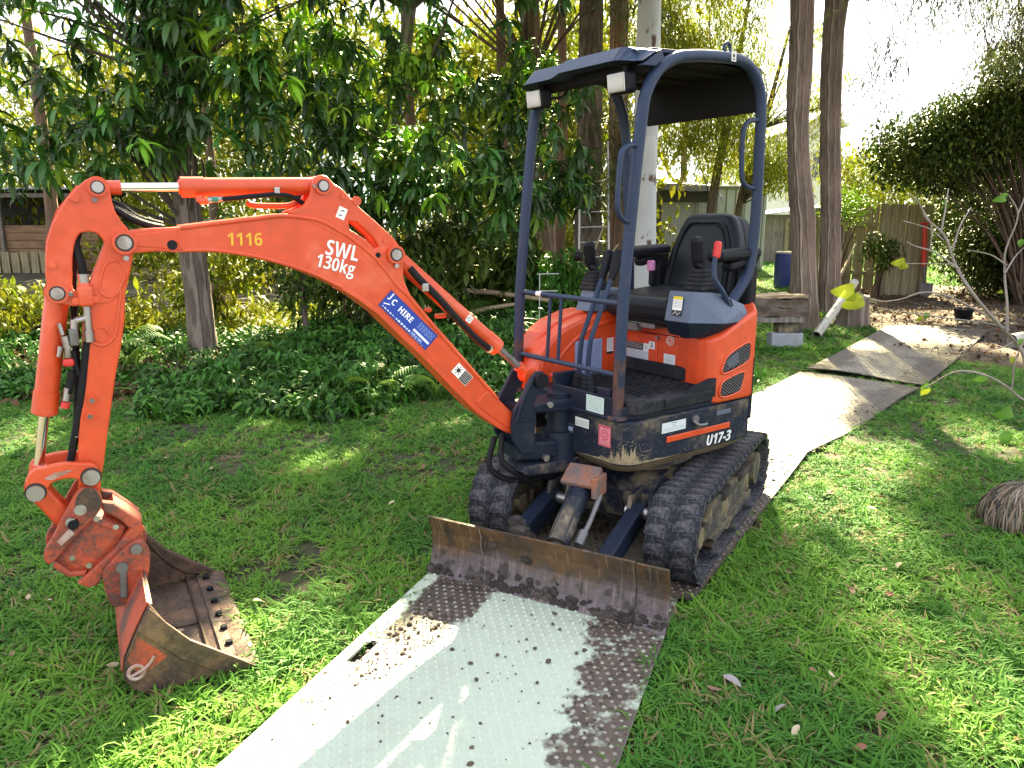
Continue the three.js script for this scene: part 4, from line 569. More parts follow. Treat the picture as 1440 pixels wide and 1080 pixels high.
{ // fallen limbs and leaning sticks at the forest edge
  for (const [lab, pts, r0] of [['pale fallen branch lying behind the lift cylinder', [[-1.15, 0.5, -11.6], [-0.6, 0.55, -11.7], [0.0, 0.5, -11.6], [0.6, 0.42, -11.5]], 0.05], ['second pale fallen branch just below the first', [[-0.8, 0.22, -11.2], [-0.4, 0.32, -11.3], [0.15, 0.4, -11.4]], 0.045], ['stick leaning right of the brown mango trunk', [[0.95, 0.1, -13.2], [1.35, 0.9, -13.5], [1.6, 1.5, -13.6]], 0.025], ['second stick leaning left of the ladder', [[1.05, 0.1, -13], [1.5, 0.8, -13.3], [1.85, 1.2, -13.5]], 0.022], ['stick leaning on the timber fence behind the tall right trunk', [[6.0, 0.1, -14.6], [6.5, 0.7, -15.1], [6.9, 1.15, -15.6]], 0.03]])
    { const t = thing('fallen_branch', lab, 'branch', pts[0][0], 0, pts[0][2]); part(t, 'wood', [limb(pts.map((p) => [p[0] - pts[0][0], p[1], p[2] - pts[0][2]]), r0, r0 * 0.6)], M['pale cut wood']); }
  const w = thing('wire_stand', 'thin galvanised wire stand behind the top guard rail', 'stand', 0.33, 0.0, -9.2); part(w, 'wire', [cyl([0, 0, 0], [0, 0.98, 0], 0.006), cyl([-0.03, 0.98, 0], [0.23, 0.985, 0], 0.006), cyl([0, 0.78, 0], [0.22, 0.78, 0], 0.006)], M['aluminium']);
}
// ---------- the excavator ----------
const font = await new FontLoader().loadAsync('fonts/droid/droid_sans_bold.typeface.json');
const EX = thing('mini_excavator', 'orange and dark blue mini excavator with its boom reaching left, parked on the mats', 'excavator', 0.633, 0, -4.006);
const fUC = frameAt(29.1, 0.029, 0, 0.013), fUP = frameAt(53.27, 0, 0, 0), fBM = frameAt(61, -0.5917, 0, 0.4344);
const E = (parent, name, geos, m, frame, label) => part(parent, name, geos, M[m], { frame, label });
function text(parent, name, str, size, depth, m, frame, place, label) { const g = new TextGeometry(str, { font, size, depth, curveSegments: 5, bevelEnabled: false }); g.applyMatrix4(place); return part(parent, name, [g], M[m], { frame, label }); }
// flat printed label: w x h metres, drawn on a canvas, stood off its surface by a millimetre
function decal(parent, name, w, h, place, frame, draw, label) {
  const px = Math.max(64, Math.round(Math.min(640, 1800 * w))), py = Math.max(48, Math.round(px * h / w)), c = document.createElement('canvas'); c.width = px; c.height = py; const x = c.getContext('2d'); draw(x, px, py);
  const t = new THREE.CanvasTexture(c); t.colorSpace = THREE.SRGBColorSpace; t.magFilter = THREE.LinearFilter;
  const g = new THREE.PlaneGeometry(w, h); g.applyMatrix4(place); const m = new THREE.MeshPhysicalMaterial({ map: t, roughness: 0.45 }); m.name = name + ' print';
  return part(parent, name, [g], m, { frame, label, met: false });
}
const at = (x, y, z, rotY = 0, rotZ = 0) => new THREE.Matrix4().makeTranslation(x, y, z).multiply(new THREE.Matrix4().makeRotationY(rotY)).multiply(new THREE.Matrix4().makeRotationZ(rotZ));
const Q = Math.PI / 2;
const lines = (x, w, h, x0, y0, x1, y1, n, col = '#555', th = 0.35) => { x.fillStyle = col; const r = rng(n * 7 + w); for (let i = 0; i < n; i++) { const y = y0 + (y1 - y0) * i / n; let q = x0; while (q < x1) { const l = (0.03 + 0.09 * r()) * (x1 - x0) + 0.01; x.fillRect(q * w, y * h, Math.min(l, x1 - q) * w, (y1 - y0) / n * th * h); q += l + 0.02; } } };
const fill2 = (x, w, h, c) => { x.fillStyle = c; x.fillRect(0, 0, w, h); };

// ---- tracks ----
for (const s of [1, -1]) {
  const bo = 0.57 * s, bi = 0.34 * s, x0 = Math.min(bo, bi), x1 = Math.max(bo, bi), r = 0.2, zc = 0.575, y = 0.213;
  const ring = (rr) => { const p = []; for (let i = 0; i <= 16; i++) { const a = -Q + Math.PI * i / 16; p.push([zc + rr * Math.cos(a), y + rr * Math.sin(a)]); } for (let i = 0; i <= 16; i++) { const a = Q + Math.PI * i / 16; p.push([-zc + rr * Math.cos(a), y + rr * Math.sin(a)]); } return p; };
  const t = E(EX, 'track', [plate(ring(r), x0, x1, { holes: [ring(r - 0.03)], bevel: 0.006 })], 'track rubber', fUC);
  // tread lugs along the belt
  const per = 2 * Math.PI * r + 4 * zc, n = 44, mm = new THREE.Matrix4(), lugG = metUV(merge([new RoundedBoxGeometry(0.12, 0.0125, 0.088, 3, 0.006)])), rr = rng(20 + s);
  for (let i = 0; i < n; i++) for (const k of [0, 1]) {
    let d = (i + k * 0.5) / n * per, p, a; const st = 2 * zc;
    if (d < st) { p = [-zc + d, y + r]; a = 0; } else if (d < st + Math.PI * r) { const q = (d - st) / r; p = [zc + r * Math.sin(q), y + r * Math.cos(q)]; a = q; } else if (d < 2 * st + Math.PI * r) { p = [zc - (d - st - Math.PI * r), y - r]; a = Math.PI; } else { const q = (d - 2 * st - Math.PI * r) / r; p = [-zc - r * Math.sin(q), y - r * Math.cos(q)]; a = Math.PI + q; }
    const o = shadows(new THREE.Mesh(lugG, M['track rubber'])); o.name = 'lug';
    mm.copy(fUC).multiply(new THREE.Matrix4().makeTranslation(x0 + 0.057 + k * 0.116, p[1] + Math.cos(a) * 0.004 * 0, p[0])).multiply(new THREE.Matrix4().makeRotationX(a)).multiply(new THREE.Matrix4().makeRotationY((k ? 1 : -1) * 0.12)).multiply(new THREE.Matrix4().makeScale(1, 0.8 + 0.5 * rr(), 1)); o.applyMatrix4(mm); t.add(o);
  }
  const cx = (x0 + x1) / 2;
  E(t, 'idler_wheel', [boss(zc, y, cx - 0.05, cx + 0.05, 0.155), boss(zc, y, cx - 0.085, cx + 0.085, 0.05)], 'dusty frame', fUC);
  E(t, 'sprocket', [plate(Array.from({ length: 44 }, (_, i) => { const a = i / 44 * TAU, q = 0.14 + (i % 4 < 2 ? 0.025 : 0); return [-zc + q * Math.cos(a), y + q * Math.sin(a)]; }), cx - 0.02, cx + 0.02), boss(-zc, y, cx - 0.09, cx + 0.09, 0.09)], 'dusty frame', fUC);
  E(t, 'track_frame', [plate([[-0.46, 0.13], [-0.42, 0.27], [0.3, 0.3], [0.44, 0.24], [0.46, 0.15], [0.3, 0.12], [-0.3, 0.11]], cx - 0.075, cx + 0.075, { bevel: 0.01 }), plate([[-0.38, 0.105], [0.38, 0.115], [0.4, 0.145], [-0.4, 0.14]], cx - 0.1, cx + 0.1)], 'dusty frame', fUC);
  for (const z of [-0.3, -0.02, 0.26]) E(t, 'track_roller', [boss(z, 0.098, cx - 0.07, cx + 0.07, 0.06)], 'dusty frame', fUC);
  for (let k = 0; k < 5; k++) E(t, 'mud_cake', [box(cx + (k % 2 ? 0.05 : 0.035) * s, 0.25 + 0.03 * (k % 2), -0.4 + k * 0.17, 0.09, 0.05, 0.16, 0.02)], 'mud', fUC);
}
// ---- undercarriage ----
E(EX, 'undercarriage_frame', [plate([[-0.42, 0.18], [-0.42, 0.36], [0.3, 0.38], [0.46, 0.33], [0.46, 0.2], [0.3, 0.16]], -0.26, 0.26, { bevel: 0.015 }), box(0, 0.3, -0.25, 0.8, 0.09, 0.14), box(0, 0.3, 0.28, 0.8, 0.09, 0.12), cyl([0, 0.36, 0], [0, 0.47, 0], 0.3, 0.3, 40), cyl([0, 0.41, 0], [0, 0.435, 0], 0.34, 0.34, 40)], 'dusty navy paint', fUC);
for (const x of [-0.22, -0.12, 0.2, 0.3]) E(EX, 'lug_plate', [plate([[0.4, 0.16], [0.42, 0.36], [0.58, 0.36], [0.62, 0.24], [0.56, 0.16]], x - 0.011, x + 0.011)], 'dusty navy paint', fUC);
for (const [a, b] of [[-0.25, -0.1], [0.17, 0.33]]) E(EX, 'pivot_pin', [boss(0.55, 0.27, a, b, 0.03)], 'bare steel', fUC);
for (const [a, b] of [[[-0.1, 0.36, 0.4], [0.1, 0.2, 0.5]], [[0.05, 0.38, 0.42], [0.16, 0.18, 0.46]], [[-0.2, 0.38, 0.36], [0.02, 0.3, 0.52]]]) E(EX, 'hose', [tube([a, [(a[0] + b[0]) / 2 + 0.04, (a[1] + b[1]) / 2 - 0.06, (a[2] + b[2]) / 2 + 0.06], b], 0.012, 16, 8)], 'hose', fUC);
// ---- dozer blade ----
{
  const prof = (z0) => [[z0 + 0.018, 0.018], [z0 - 0.012, 0.07], [z0 - 0.028, 0.15], [z0 - 0.022, 0.22], [z0, 0.289], [z0 - 0.014, 0.291], [z0 - 0.038, 0.22], [z0 - 0.044, 0.15], [z0 - 0.028, 0.07], [z0 + 0.002, 0.016]];
  const b = E(EX, 'dozer_blade', [plate(prof(1.116), -0.576, 0.42, { bevel: 0.002 }), plate([[0.99, 0.05], [1.085, 0.04], [1.085, 0.26], [1.02, 0.2]], -0.3, -0.285), plate([[0.99, 0.05], [1.085, 0.04], [1.085, 0.26], [1.02, 0.2]], 0.255, 0.27)], 'rusty blade', fUC, 'rust-brown curved dozer blade');
  E(b, 'blade_extension', [plate(prof(1.122), 0.428, 0.561, { bevel: 0.002 })], 'rusty blade', fUC, 'separate end plate of the blade');
  for (const s of [-1, 1]) E(EX, 'blade_arm', [(() => { const g = new RoundedBoxGeometry(0.075, 0.1, 0.56, 2, 0.012); g.rotateX(0.23); g.translate(s * 0.225, 0.205, 0.79); return g; })()], 'navy paint', fUC);
  const c = E(EX, 'blade_cylinder', [cyl([-0.03, 0.42, 0.56], [-0.01, 0.2, 0.93], 0.052, 0.052, 24)], 'dusty navy paint', fUC);
  E(c, 'cylinder_guard', [(() => { const g = new RoundedBoxGeometry(0.17, 0.03, 0.13, 2, 0.01); g.rotateX(0.5); g.translate(-0.025, 0.435, 0.64); return g; })(), box(0.065, 0.4, 0.64, 0.03, 0.1, 0.12)], 'rusted guard', fUC, 'rusted orange and grey guard plate');
  E(c, 'rod', [cyl([-0.01, 0.2, 0.93], [0, 0.13, 1.05], 0.026)], 'dull steel', fUC); E(c, 'pipe', [tube([[0.08, 0.36, 0.66], [0.085, 0.28, 0.78], [0.075, 0.22, 0.86]], 0.013, 14, 8), cyl([0.075, 0.24, 0.83], [0.075, 0.2, 0.89], 0.026, 0.026, 6)], 'dull steel', fUC);
  const rm = rng(33), lumps = []; for (let i = 0; i < 34; i++) { const g = new THREE.IcosahedronGeometry(0.025 + 0.03 * rm(), 1); g.scale(1, 0.7, 1); g.rotateY(rm() * 6); g.translate(-0.13 + 0.26 * (rm() - 0.5), 0.14 + 0.14 * rm() * rm(), 0.92 + 0.14 * rm()); lumps.push(g); } E(EX, 'mud_heap', lumps, 'mud', fUC);
  const smear = []; for (let i = 0; i < 190; i++) { const cl = [-0.5, -0.25, -0.12, 0.02, 0.12, 0.33, 0.46][i % 7], x = Math.max(-0.565, Math.min(0.55, cl + (rm() - 0.5) * (i % 3 ? 0.14 : 0.5))), g = new THREE.IcosahedronGeometry(0.006 + 0.012 * rm(), 1); g.scale(1.3, 1, 0.35); g.rotateZ(rm() * 3); const yy = 0.03 + 0.07 * rm() * rm() * (x > -0.3 && x < 0.25 ? 1.4 : 0.7); g.translate(x, yy, 1.134 - (yy - 0.018) * 0.5); smear.push(g); } E(b, 'mud_smear', smear, 'mud', fUC);
  E(b, 'straw', [tube([[-0.3, 0.29, 1.122], [-0.295, 0.24, 1.112], [-0.305, 0.2, 1.1], [-0.292, 0.15, 1.098]], 0.0025, 16, 5)], 'dry grass', fUC);
}
// ---- revolving frame and counterweight ----
const arc = (r, a0, a1, n) => Array.from({ length: n + 1 }, (_, i) => { const a = a0 + (a1 - a0) * i / n; return [r * Math.sin(a), r * Math.cos(a)]; }); // plan (x = v, z = u)
const corner = (cx, cz, r, a0, a1, n = 7) => arc(r, a0, a1, n).map((p) => [p[0] + cx, p[1] + cz]);
const tail = (r, v) => { const a = Math.acos(-Math.sqrt(r * r - v * v) / r); return arc(r, a, TAU - a, 28); };
{
  const plan = (e = 0) => [[-0.02, 0.5 - e], ...corner(0.36 - e, 0.39 - e, 0.11, 0, Q), ...tail(0.615 - e, 0.472 - e), [-0.472 + e, 0.36], [-0.33, 0.38], [-0.33, 0.2], [-0.02, 0.2]];
  const b = E(EX, 'revolving_frame', [prism(plan(), 0.5, 0.715, 0.012)], 'dusty navy paint', fUP, 'scratched dark blue lower body with dried mud');
  // the turned-in lower edge: lofted skirt
  const pts = plan(), lo = plan(0.11), pos = [], n = pts.length; for (let i = 0; i < n; i++) { const j = (i + 1) % n, A = pts[i], B = pts[j], C = lo[i], D = lo[j]; const up = 0.506, dn = 0.43; pos.push(A[0], up, A[1], C[0], dn, C[1], B[0], up, B[1], B[0], up, B[1], C[0], dn, C[1], D[0], dn, D[1]); }
  const g = new THREE.BufferGeometry(); g.setAttribute('position', new THREE.Float32BufferAttribute(pos, 3)); g.computeVertexNormals(); E(b, 'lower_edge', [g, prism(lo, 0.428, 0.436, 0.002)], 'muddy navy paint', fUP);
  E(b, 'swing_hose', [tube([[-0.3, 0.52, 0.26], [-0.2, 0.53, 0.36], [-0.06, 0.52, 0.3], [-0.03, 0.53, 0.22]], 0.022, 20, 10), tube([[-0.3, 0.58, 0.28], [-0.2, 0.59, 0.39], [-0.06, 0.58, 0.32], [-0.03, 0.58, 0.22]], 0.022, 20, 10), tube([[-0.3, 0.64, 0.28], [-0.2, 0.65, 0.4], [-0.06, 0.64, 0.33], [-0.03, 0.64, 0.22]], 0.022, 20, 10), tube([[-0.3, 0.69, 0.26], [-0.2, 0.71, 0.38], [-0.06, 0.7, 0.32], [-0.03, 0.7, 0.22]], 0.02, 20, 10)], 'hose', fUP);
  E(b, 'handle', [tube([[0.478, 0.66, 0.04], [0.5, 0.645, 0.03], [0.5, 0.64, -0.02], [0.478, 0.638, -0.05]], 0.008, 14, 8), boss(0.03, 0.668, 0.47, 0.482, 0.022)], 'dull steel', fUP);
  E(b, 'slot', [box(0.474, 0.672, -0.185, 0.006, 0.022, 0.11, 0.002)], 'grey plastic', fUP);
  E(b, 'stripe', [box(0.474, 0.598, -0.005, 0.008, 0.03, 0.47, 0.012)], 'orange paint', fUP, 'long orange stripe on the dark lower body');
  { const g = new TextGeometry('U17-3', { font, size: 0.052, depth: 0.003, curveSegments: 5, bevelEnabled: false }); const p = g.attributes.position; for (let i = 0; i < p.count; i++) p.setX(i, p.getX(i) * 1.0 + p.getY(i) * 0.22); g.applyMatrix4(at(0.4735, 0.517, -0.055, Q)); part(b, 'model_number', [g], M['white print'], { frame: fUP, label: 'white slanted number U17-3' }); }
  decal(b, 'label', 0.168, 0.05, at(0.4745, 0.658, 0.182, Q), fUP, (x, w, h) => { fill2(x, w, h, '#cfd6d8'); x.fillStyle = '#444'; x.fillRect(w * 0.4, h * 0.1, w * 0.2, h * 0.06); x.strokeStyle = '#555'; x.lineWidth = 2; x.beginPath(); x.moveTo(w * 0.38, h * 0.2); x.lineTo(w * 0.62, h * 0.6); x.moveTo(w * 0.62, h * 0.2); x.lineTo(w * 0.42, h * 0.55); x.stroke(); lines(x, w, h, 0.05, 0.6, 0.95, 0.95, 3, '#9aa'); }, 'white label on the side of the lower body');
  decal(b, 'label', 0.098, 0.044, at(0.18, 0.664, 0.504), fUP, (x, w, h) => { fill2(x, w, h, '#d8dcd8'); lines(x, w, h, 0.05, 0.3, 0.95, 0.92, 4, '#777'); });
  decal(b, 'plate', 0.108, 0.042, at(0.064, 0.62, 0.504), fUP, (x, w, h) => { fill2(x, w, h, '#1a2030'); x.strokeStyle = '#aaa'; x.lineWidth = 2; x.strokeRect(2, 2, w - 4, h - 4); x.fillStyle = '#9aa6c0'; x.fillRect(w * 0.3, h * 0.35, w * 0.65, h * 0.5); });
  decal(b, 'sticker', 0.082, 0.1, at(0.338, 0.633, 0.504), fUP, (x, w, h) => { fill2(x, w, h, '#d98a96'); x.strokeStyle = '#b33247'; x.lineWidth = w * 0.06; x.strokeRect(w * 0.06, h * 0.05, w * 0.88, h * 0.9); x.beginPath(); x.arc(w * 0.5, h * 0.45, w * 0.28, 0, 7); x.stroke(); x.beginPath(); x.arc(w * 0.5, h * 0.45, w * 0.14, 0, 7); x.stroke(); lines(x, w, h, 0.15, 0.72, 0.85, 0.92, 3, '#a02a40'); lines(x, w, h, 0.15, 0.09, 0.85, 0.18, 1, '#a02a40'); }, 'faded pink and red sticker');
  { // dried mud splashed over the front corner
    const p = new THREE.CatmullRomCurve3([[0.16, 0.5015], [0.28, 0.5015], ...corner(0.36, 0.39, 0.112, 0.05, 1.52, 8), [0.4745, 0.3], [0.4745, 0.12]].map((q) => V(q[0], 0, q[1]))).getPoints(150), pos = [];
    const top = (k) => { const s = k / 150, f = smooth(0, 0.35, s) * smooth(1, 0.6, s); return 0.512 + 0.11 * f * (0.25 + 1.1 * Math.max(0, fbm(s * 26 + 3, 2, 1000, 5, 4) - 0.25)); };
    for (let k = 0; k < 150; k++) { const A = p[k], B = p[k + 1], t0 = top(k), t1 = top(k + 1); pos.push(A.x, 0.511, A.z, B.x, 0.511, B.z, A.x, t0, A.z, A.x, t0, A.z, B.x, 0.511, B.z, B.x, t1, B.z); }
    for (let q = 0; q < 260; q++) { const k = 25 + Math.floor(R() * 105), y = 0.52 + 0.13 * R() * R(), l = 1 + Math.floor(R() * 5), h = 0.0012 + 0.0022 * R(), dy = (R() - 0.5) * 0.012, A = p[k], B = p[Math.min(150, k + l)]; pos.push(A.x, y, A.z, B.x, y + dy, B.z, A.x, y + h, A.z, A.x, y + h, A.z, B.x, y + dy, B.z, B.x, y + dy + h, B.z); }
    const g = new THREE.BufferGeometry(); g.setAttribute('position', new THREE.Float32BufferAttribute(pos, 3)); g.computeVertexNormals(); part(b, 'dried_mud', [g], M['muddy navy paint'], { frame: fUP, label: 'tan dried mud on the front corner', kind: 'stuff' });
  }
  // rear counterweight band
  const a0 = Math.acos(-Math.sqrt(0.628 ** 2 - 0.485 ** 2) / 0.628), o = arc(0.628, a0, TAU - a0, 30), i2 = arc(0.55, TAU - a0, a0, 30);
  E(EX, 'counterweight', [prism([...o, ...i2], 0.6, 0.94, 0.02)], 'navy paint', fUP);
}
// ---- floor, front wall and mat ----
{
  E(EX, 'front_panel', [box(0.165, 0.765, 0.49, 0.42, 0.105, 0.02, 0.004), box(0.185, 0.722, 0.5, 0.46, 0.016, 0.03, 0.004), box(-0.05, 0.8, 0.42, 0.03, 0.14, 0.14, 0.004)], 'navy paint', fUP);
  E(EX, 'floor_plate', [prism([[-0.3, 0.48], [0.4, 0.48], [0.45, 0.4], [0.46, -0.15], [-0.3, -0.15]], 0.715, 0.775, 0.006)], 'navy paint', fUP);
  const f = E(EX, 'floor_mat', [prism([[-0.18, 0.34], [0.25, 0.34], [0.35, 0.43], [0.42, 0.44], ...corner(0.425, 0.4, 0.05, 0, Q, 4), [0.475, 0.13], [0.475, -0.09], [-0.18, -0.14]], 0.74, 0.8, 0.012)], 'rubber', fUP, 'ribbed black rubber floor mat');
  const lug = []; for (let i = 0; i < 11; i++) for (let j = 0; j < 9; j++) { const z = 0.3 - i * 0.043 + (j > 6 ? 0 : 0), x = -0.14 + j * 0.06 + (i % 2) * 0.03; lug.push(box(x, 0.803, z, 0.052, 0.012, 0.012, 0.003, 1)); } E(f, 'ribs', lug, 'rubber', fUP);
  E(f, 'joint', [box(0.474, 0.77, 0.255, 0.008, 0.055, 0.006, 0)], 'black plastic', fUP);
  E(EX, 'kick_panel', [box(0.12, 0.84, -0.12, 0.62, 0.07, 0.03, 0.01), plate([[-0.14, 0.76], [-0.14, 0.86], [0.02, 0.83], [0.1, 0.79], [0.1, 0.76]], 0.44, 0.47)], 'rubber', fUP);
  decal(EX, 'label', 0.12, 0.078, at(0.266, 0.771, 0.5025), fUP, (x, w, h) => { fill2(x, w, h, '#c8dcd6'); lines(x, w, h, 0.06, 0.1, 0.94, 0.95, 7, '#7c9a94'); }, 'pale label on the front panel');
  // travel levers and boots
  for (const v of [0.03, 0.095]) {
    const l = E(EX, 'travel_lever', [tube([[v - 0.03, 0.8, 0.37], [v - 0.02, 0.93, 0.375], [v - 0.012, 1.04, 0.37], [v - 0.01, 1.1, 0.345], [v - 0.02, 1.25, 0.27], [v - 0.026, 1.39, 0.205]], 0.0125, 40, 10, 0.3)], 'canopy blue paint', fUP);
    E(l, 'grip', [cyl([v - 0.022, 1.33, 0.232], [v - 0.03, 1.45, 0.178], 0.017, 0.033, 16), cyl([v - 0.03, 1.448, 0.179], [v - 0.031, 1.462, 0.173], 0.034, 0.026, 16)], 'black plastic', fUP);
    E(l, 'boot', [0, 1, 2, 3].map((k) => cyl([v - 0.03, 0.785 + k * 0.02, 0.37], [v - 0.03, 0.803 + k * 0.02, 0.37], 0.045 - k * 0.005, 0.034 - k * 0.005, 18)), 'rubber', fUP);
  }
  E(EX, 'pedal', [box(-0.1, 0.84, 0.39, 0.07, 0.02, 0.12)], 'red plastic', fUP); E(EX, 'front_block', [box(0.3, 0.82, 0.47, 0.09, 0.06, 0.03), box(0.36, 0.83, 0.45, 0.05, 0.08, 0.02)], 'navy paint', fUP);
}
// ---- orange bodywork ----
{
  const w = E(EX, 'seat_base', [box(-0.12, 0.955, -0.2, 0.66, 0.31, 0.1, 0.012), prism([[-0.44, -0.2], [0.21, -0.2], [0.21, -0.42], [-0.44, -0.42]], 0.78, 1.09, 0.02)], 'orange paint', fUP);
  E(w, 'service_door', [box(-0.155, 0.915, -0.148, 0.41, 0.205, 0.014, 0.006)], 'orange paint', fUP); E(w, 'seam', [box(0.207, 0.9, -0.147, 0.005, 0.23, 0.008, 0), box(0.06, 1.02, -0.1485, 0.26, 0.004, 0.004, 0)], 'black plastic', fUP);
  for (const [x, y] of [[-0.28, 1.005], [-0.25, 1.0], [0.05, 1.0], [-0.42, 1.03]]) E(w, 'bolt', [cyl([x, y, -0.15], [x, y, -0.135], 0.012, 0.01, 10)], 'bare steel', fUP);
  decal(w, 'label', 0.185, 0.135, at(-0.1, 0.893, -0.1395), fUP, (x, w, h) => { fill2(x, w, h, '#c3ccd4'); x.fillStyle = '#20242c'; x.fillRect(0, 0, w * 0.78, h * 0.3); lines(x, w, h, 0.03, 0.03, 0.75, 0.28, 4, '#c9c9c9'); x.fillStyle = '#dfe4e6'; x.fillRect(w * 0.8, 0, w * 0.2, h * 0.3); x.strokeStyle = '#333'; x.lineWidth = 3; x.beginPath(); x.moveTo(w * 0.84, h * 0.06); x.lineTo(w * 0.96, h * 0.24); x.moveTo(w * 0.96, h * 0.06); x.lineTo(w * 0.84, h * 0.24); x.stroke(); lines(x, w, h, 0.04, 0.36, 0.96, 0.95, 9, '#8894a4'); }, 'large white and black instruction label');
  decal(w, 'label', 0.045, 0.042, at(0.015, 0.956, -0.1395), fUP, (x, w, h) => { fill2(x, w, h, '#d8dde0'); x.fillStyle = '#58708c'; x.fillRect(w * 0.4, h * 0.2, w * 0.2, h * 0.5); x.fillRect(w * 0.3, h * 0.65, w * 0.4, h * 0.12); });
  decal(w, 'label', 0.08, 0.08, at(0.135, 0.882, -0.1485), fUP, (x, w, h) => { fill2(x, w, h, '#d3d9dc'); x.strokeStyle = '#6a7684'; x.lineWidth = 2; for (const [a, b] of [[0.3, 0.25], [0.7, 0.25], [0.3, 0.55], [0.7, 0.55], [0.5, 0.8]]) { x.beginPath(); x.arc(w * a, h * b, w * 0.1, 0, 7); x.stroke(); } x.beginPath(); x.moveTo(w * 0.5, h * 0.1); x.lineTo(w * 0.5, h * 0.95); x.moveTo(w * 0.1, h * 0.4); x.lineTo(w * 0.9, h * 0.4); x.stroke(); });
  { const ring = []; for (const r of [0.024, 0.013]) ring.push(new THREE.TorusGeometry(r, 0.0022, 6, 26).applyMatrix4(at(0.136, 0.995, -0.148))); part(w, 'round_mark', ring, M['white print'], { frame: fUP }); }
  // right side cover with two grilles
  const top = (z) => z > -0.08 ? 1.04 : 1.04 + (-0.08 - z) * 0.42;
  const planR = [[0.215, -0.13], [0.3, -0.1], [0.38, -0.085], ...corner(0.41, -0.155, 0.07, 0.2, Q, 6), ...arc(0.625, Math.acos(-0.4 / 0.625), Math.acos(-0.53 / 0.625), 6), [0.24, -0.5]];
  const c = new THREE.ExtrudeGeometry(shapeOf(planR.map((p) => [p[0], -p[1]])), { depth: 0.4, bevelEnabled: true, bevelThickness: 0.02, bevelSize: 0.02, bevelOffset: -0.02, bevelSegments: 4, steps: 6 }); c.rotateX(-Q); { const p = c.attributes.position; for (let i = 0; i < p.count; i++) { const z = p.getZ(i), k = (p.getY(i) + 0.02) / 0.44, lo = z > -0.07 ? 0.8 : 0.722; p.setY(i, lo + (top(z) - lo) * k); } c.computeVertexNormals(); }
  const side = E(EX, 'side_cover', [c], 'orange paint', fUP, 'rounded orange side cover with two mesh grilles');
  const X = 0.4805, v1 = [[-0.146, 0.876], [-0.15, 0.915], [-0.18, 0.958], [-0.262, 0.993], [-0.345, 1.012], [-0.36, 1.0], [-0.36, 0.93], [-0.345, 0.915]], v2 = [[-0.14, 0.761], [-0.145, 0.822], [-0.155, 0.832], [-0.318, 0.864], [-0.325, 0.855], [-0.307, 0.783], [-0.29, 0.765]];
  for (const v of [v1, v2]) {
    const gr = E(side, 'grille', [plate(smoothPts(v, 40), X - 0.004, X + 0.0015, { bevel: 0.001 })], 'black plastic', fUP);
    const bars = []; for (let k = -40; k < 60; k++) for (const s of [1, -1]) { const pts = []; for (let q = 0; q <= 80; q++) { const z = -0.4 + q * 0.004, y = 0.7 + k * 0.016 + s * (z + 0.25) * 0.55; if (inPoly(v, z, y)) pts.push([z, y]); } if (pts.length > 2) bars.push(cyl([X + 0.003, pts[0][1], pts[0][0]], [X + 0.003, pts[pts.length - 1][1], pts[pts.length - 1][0]], 0.0018, 0.0018, 4)); }
    E(gr, 'mesh', bars, 'dull steel', fUP); E(gr, 'rim', [tube([...smoothPts(v, 40), smoothPts(v, 40)[0]].map((p) => [X + 0.001, p[1], p[0]]), 0.006, 90, 6)], 'orange paint', fUP);
  }
  E(side, 'panel', [plate([[-0.175, 0.93], [-0.21, 0.955], [-0.265, 0.972], [-0.275, 0.915], [-0.2, 0.895]], X + 0.0005, X + 0.002, { bevel: 0 })], 'grey plastic', fUP);
  // rear hood between the covers
  E(EX, 'rear_hood', [prism([[-0.45, -0.3], [0.38, -0.3], ...arc(0.6, Math.acos(-0.42 / 0.6) , TAU - Math.acos(-0.42 / 0.6), 20)], 0.8, 1.12, 0.04)], 'orange paint', fUP);
  // left bonnet: rises backwards over the tank
  const bon = E(EX, 'bonnet', [plate([[0.46, 0.715], [0.462, 0.8], [0.45, 0.87], [0.42, 0.95], [0.37, 1.01], [0.28, 1.065], [0.14, 1.105], [-0.06, 1.13], [-0.4, 1.14], [-0.4, 0.715]], -0.47, -0.225, { bevel: 0.03 })], 'orange paint', fUP, 'curved orange bonnet over the tank');
  E(bon, 'hatch', [plate([[0.39, 0.985], [0.37, 1.03], [0.28, 1.085], [0.14, 1.125], [0.05, 1.135], [0.04, 1.1], [0.2, 1.06], [0.3, 1.02]], -0.44, -0.3, { bevel: 0.012 })], 'orange paint', fUP);
  E(bon, 'ridge', [tube([[-0.245, 0.72, 0.36], [-0.24, 0.86, 0.33], [-0.238, 0.97, 0.22], [-0.236, 1.04, 0.08], [-0.236, 1.07, -0.08]], 0.018, 30, 8)], 'orange paint', fUP);
  decal(bon, 'manual_label', 0.2, 0.2, at(-0.2235, 0.88, 0.1, Q), fUP, (x, w, h) => { fill2(x, w, h, '#8f9fc4'); x.strokeStyle = '#5a6a94'; x.lineWidth = 3; x.strokeRect(3, 3, w - 6, h - 6); lines(x, w, h, 0.06, 0.08, 0.48, 0.95, 15, '#4c5c86'); lines(x, w, h, 0.52, 0.08, 0.95, 0.95, 15, '#4c5c86'); x.strokeStyle = '#8a3a4a'; for (let i = 0; i < 3; i++) { x.beginPath(); x.moveTo(w * (0.15 + i * 0.3), h * 0.25); x.lineTo(w * (0.2 + i * 0.3), h * 0.4); x.stroke(); } }, 'blue-grey instruction sheet');
  decal(bon, 'label', 0.05, 0.09, at(-0.2235, 0.93, -0.06, Q), fUP, (x, w, h) => { fill2(x, w, h, '#e2e6e8'); lines(x, w, h, 0.1, 0.1, 0.9, 0.8, 5, '#8894a0'); x.fillStyle = '#222'; x.fillRect(0, h * 0.85, w, h * 0.15); });
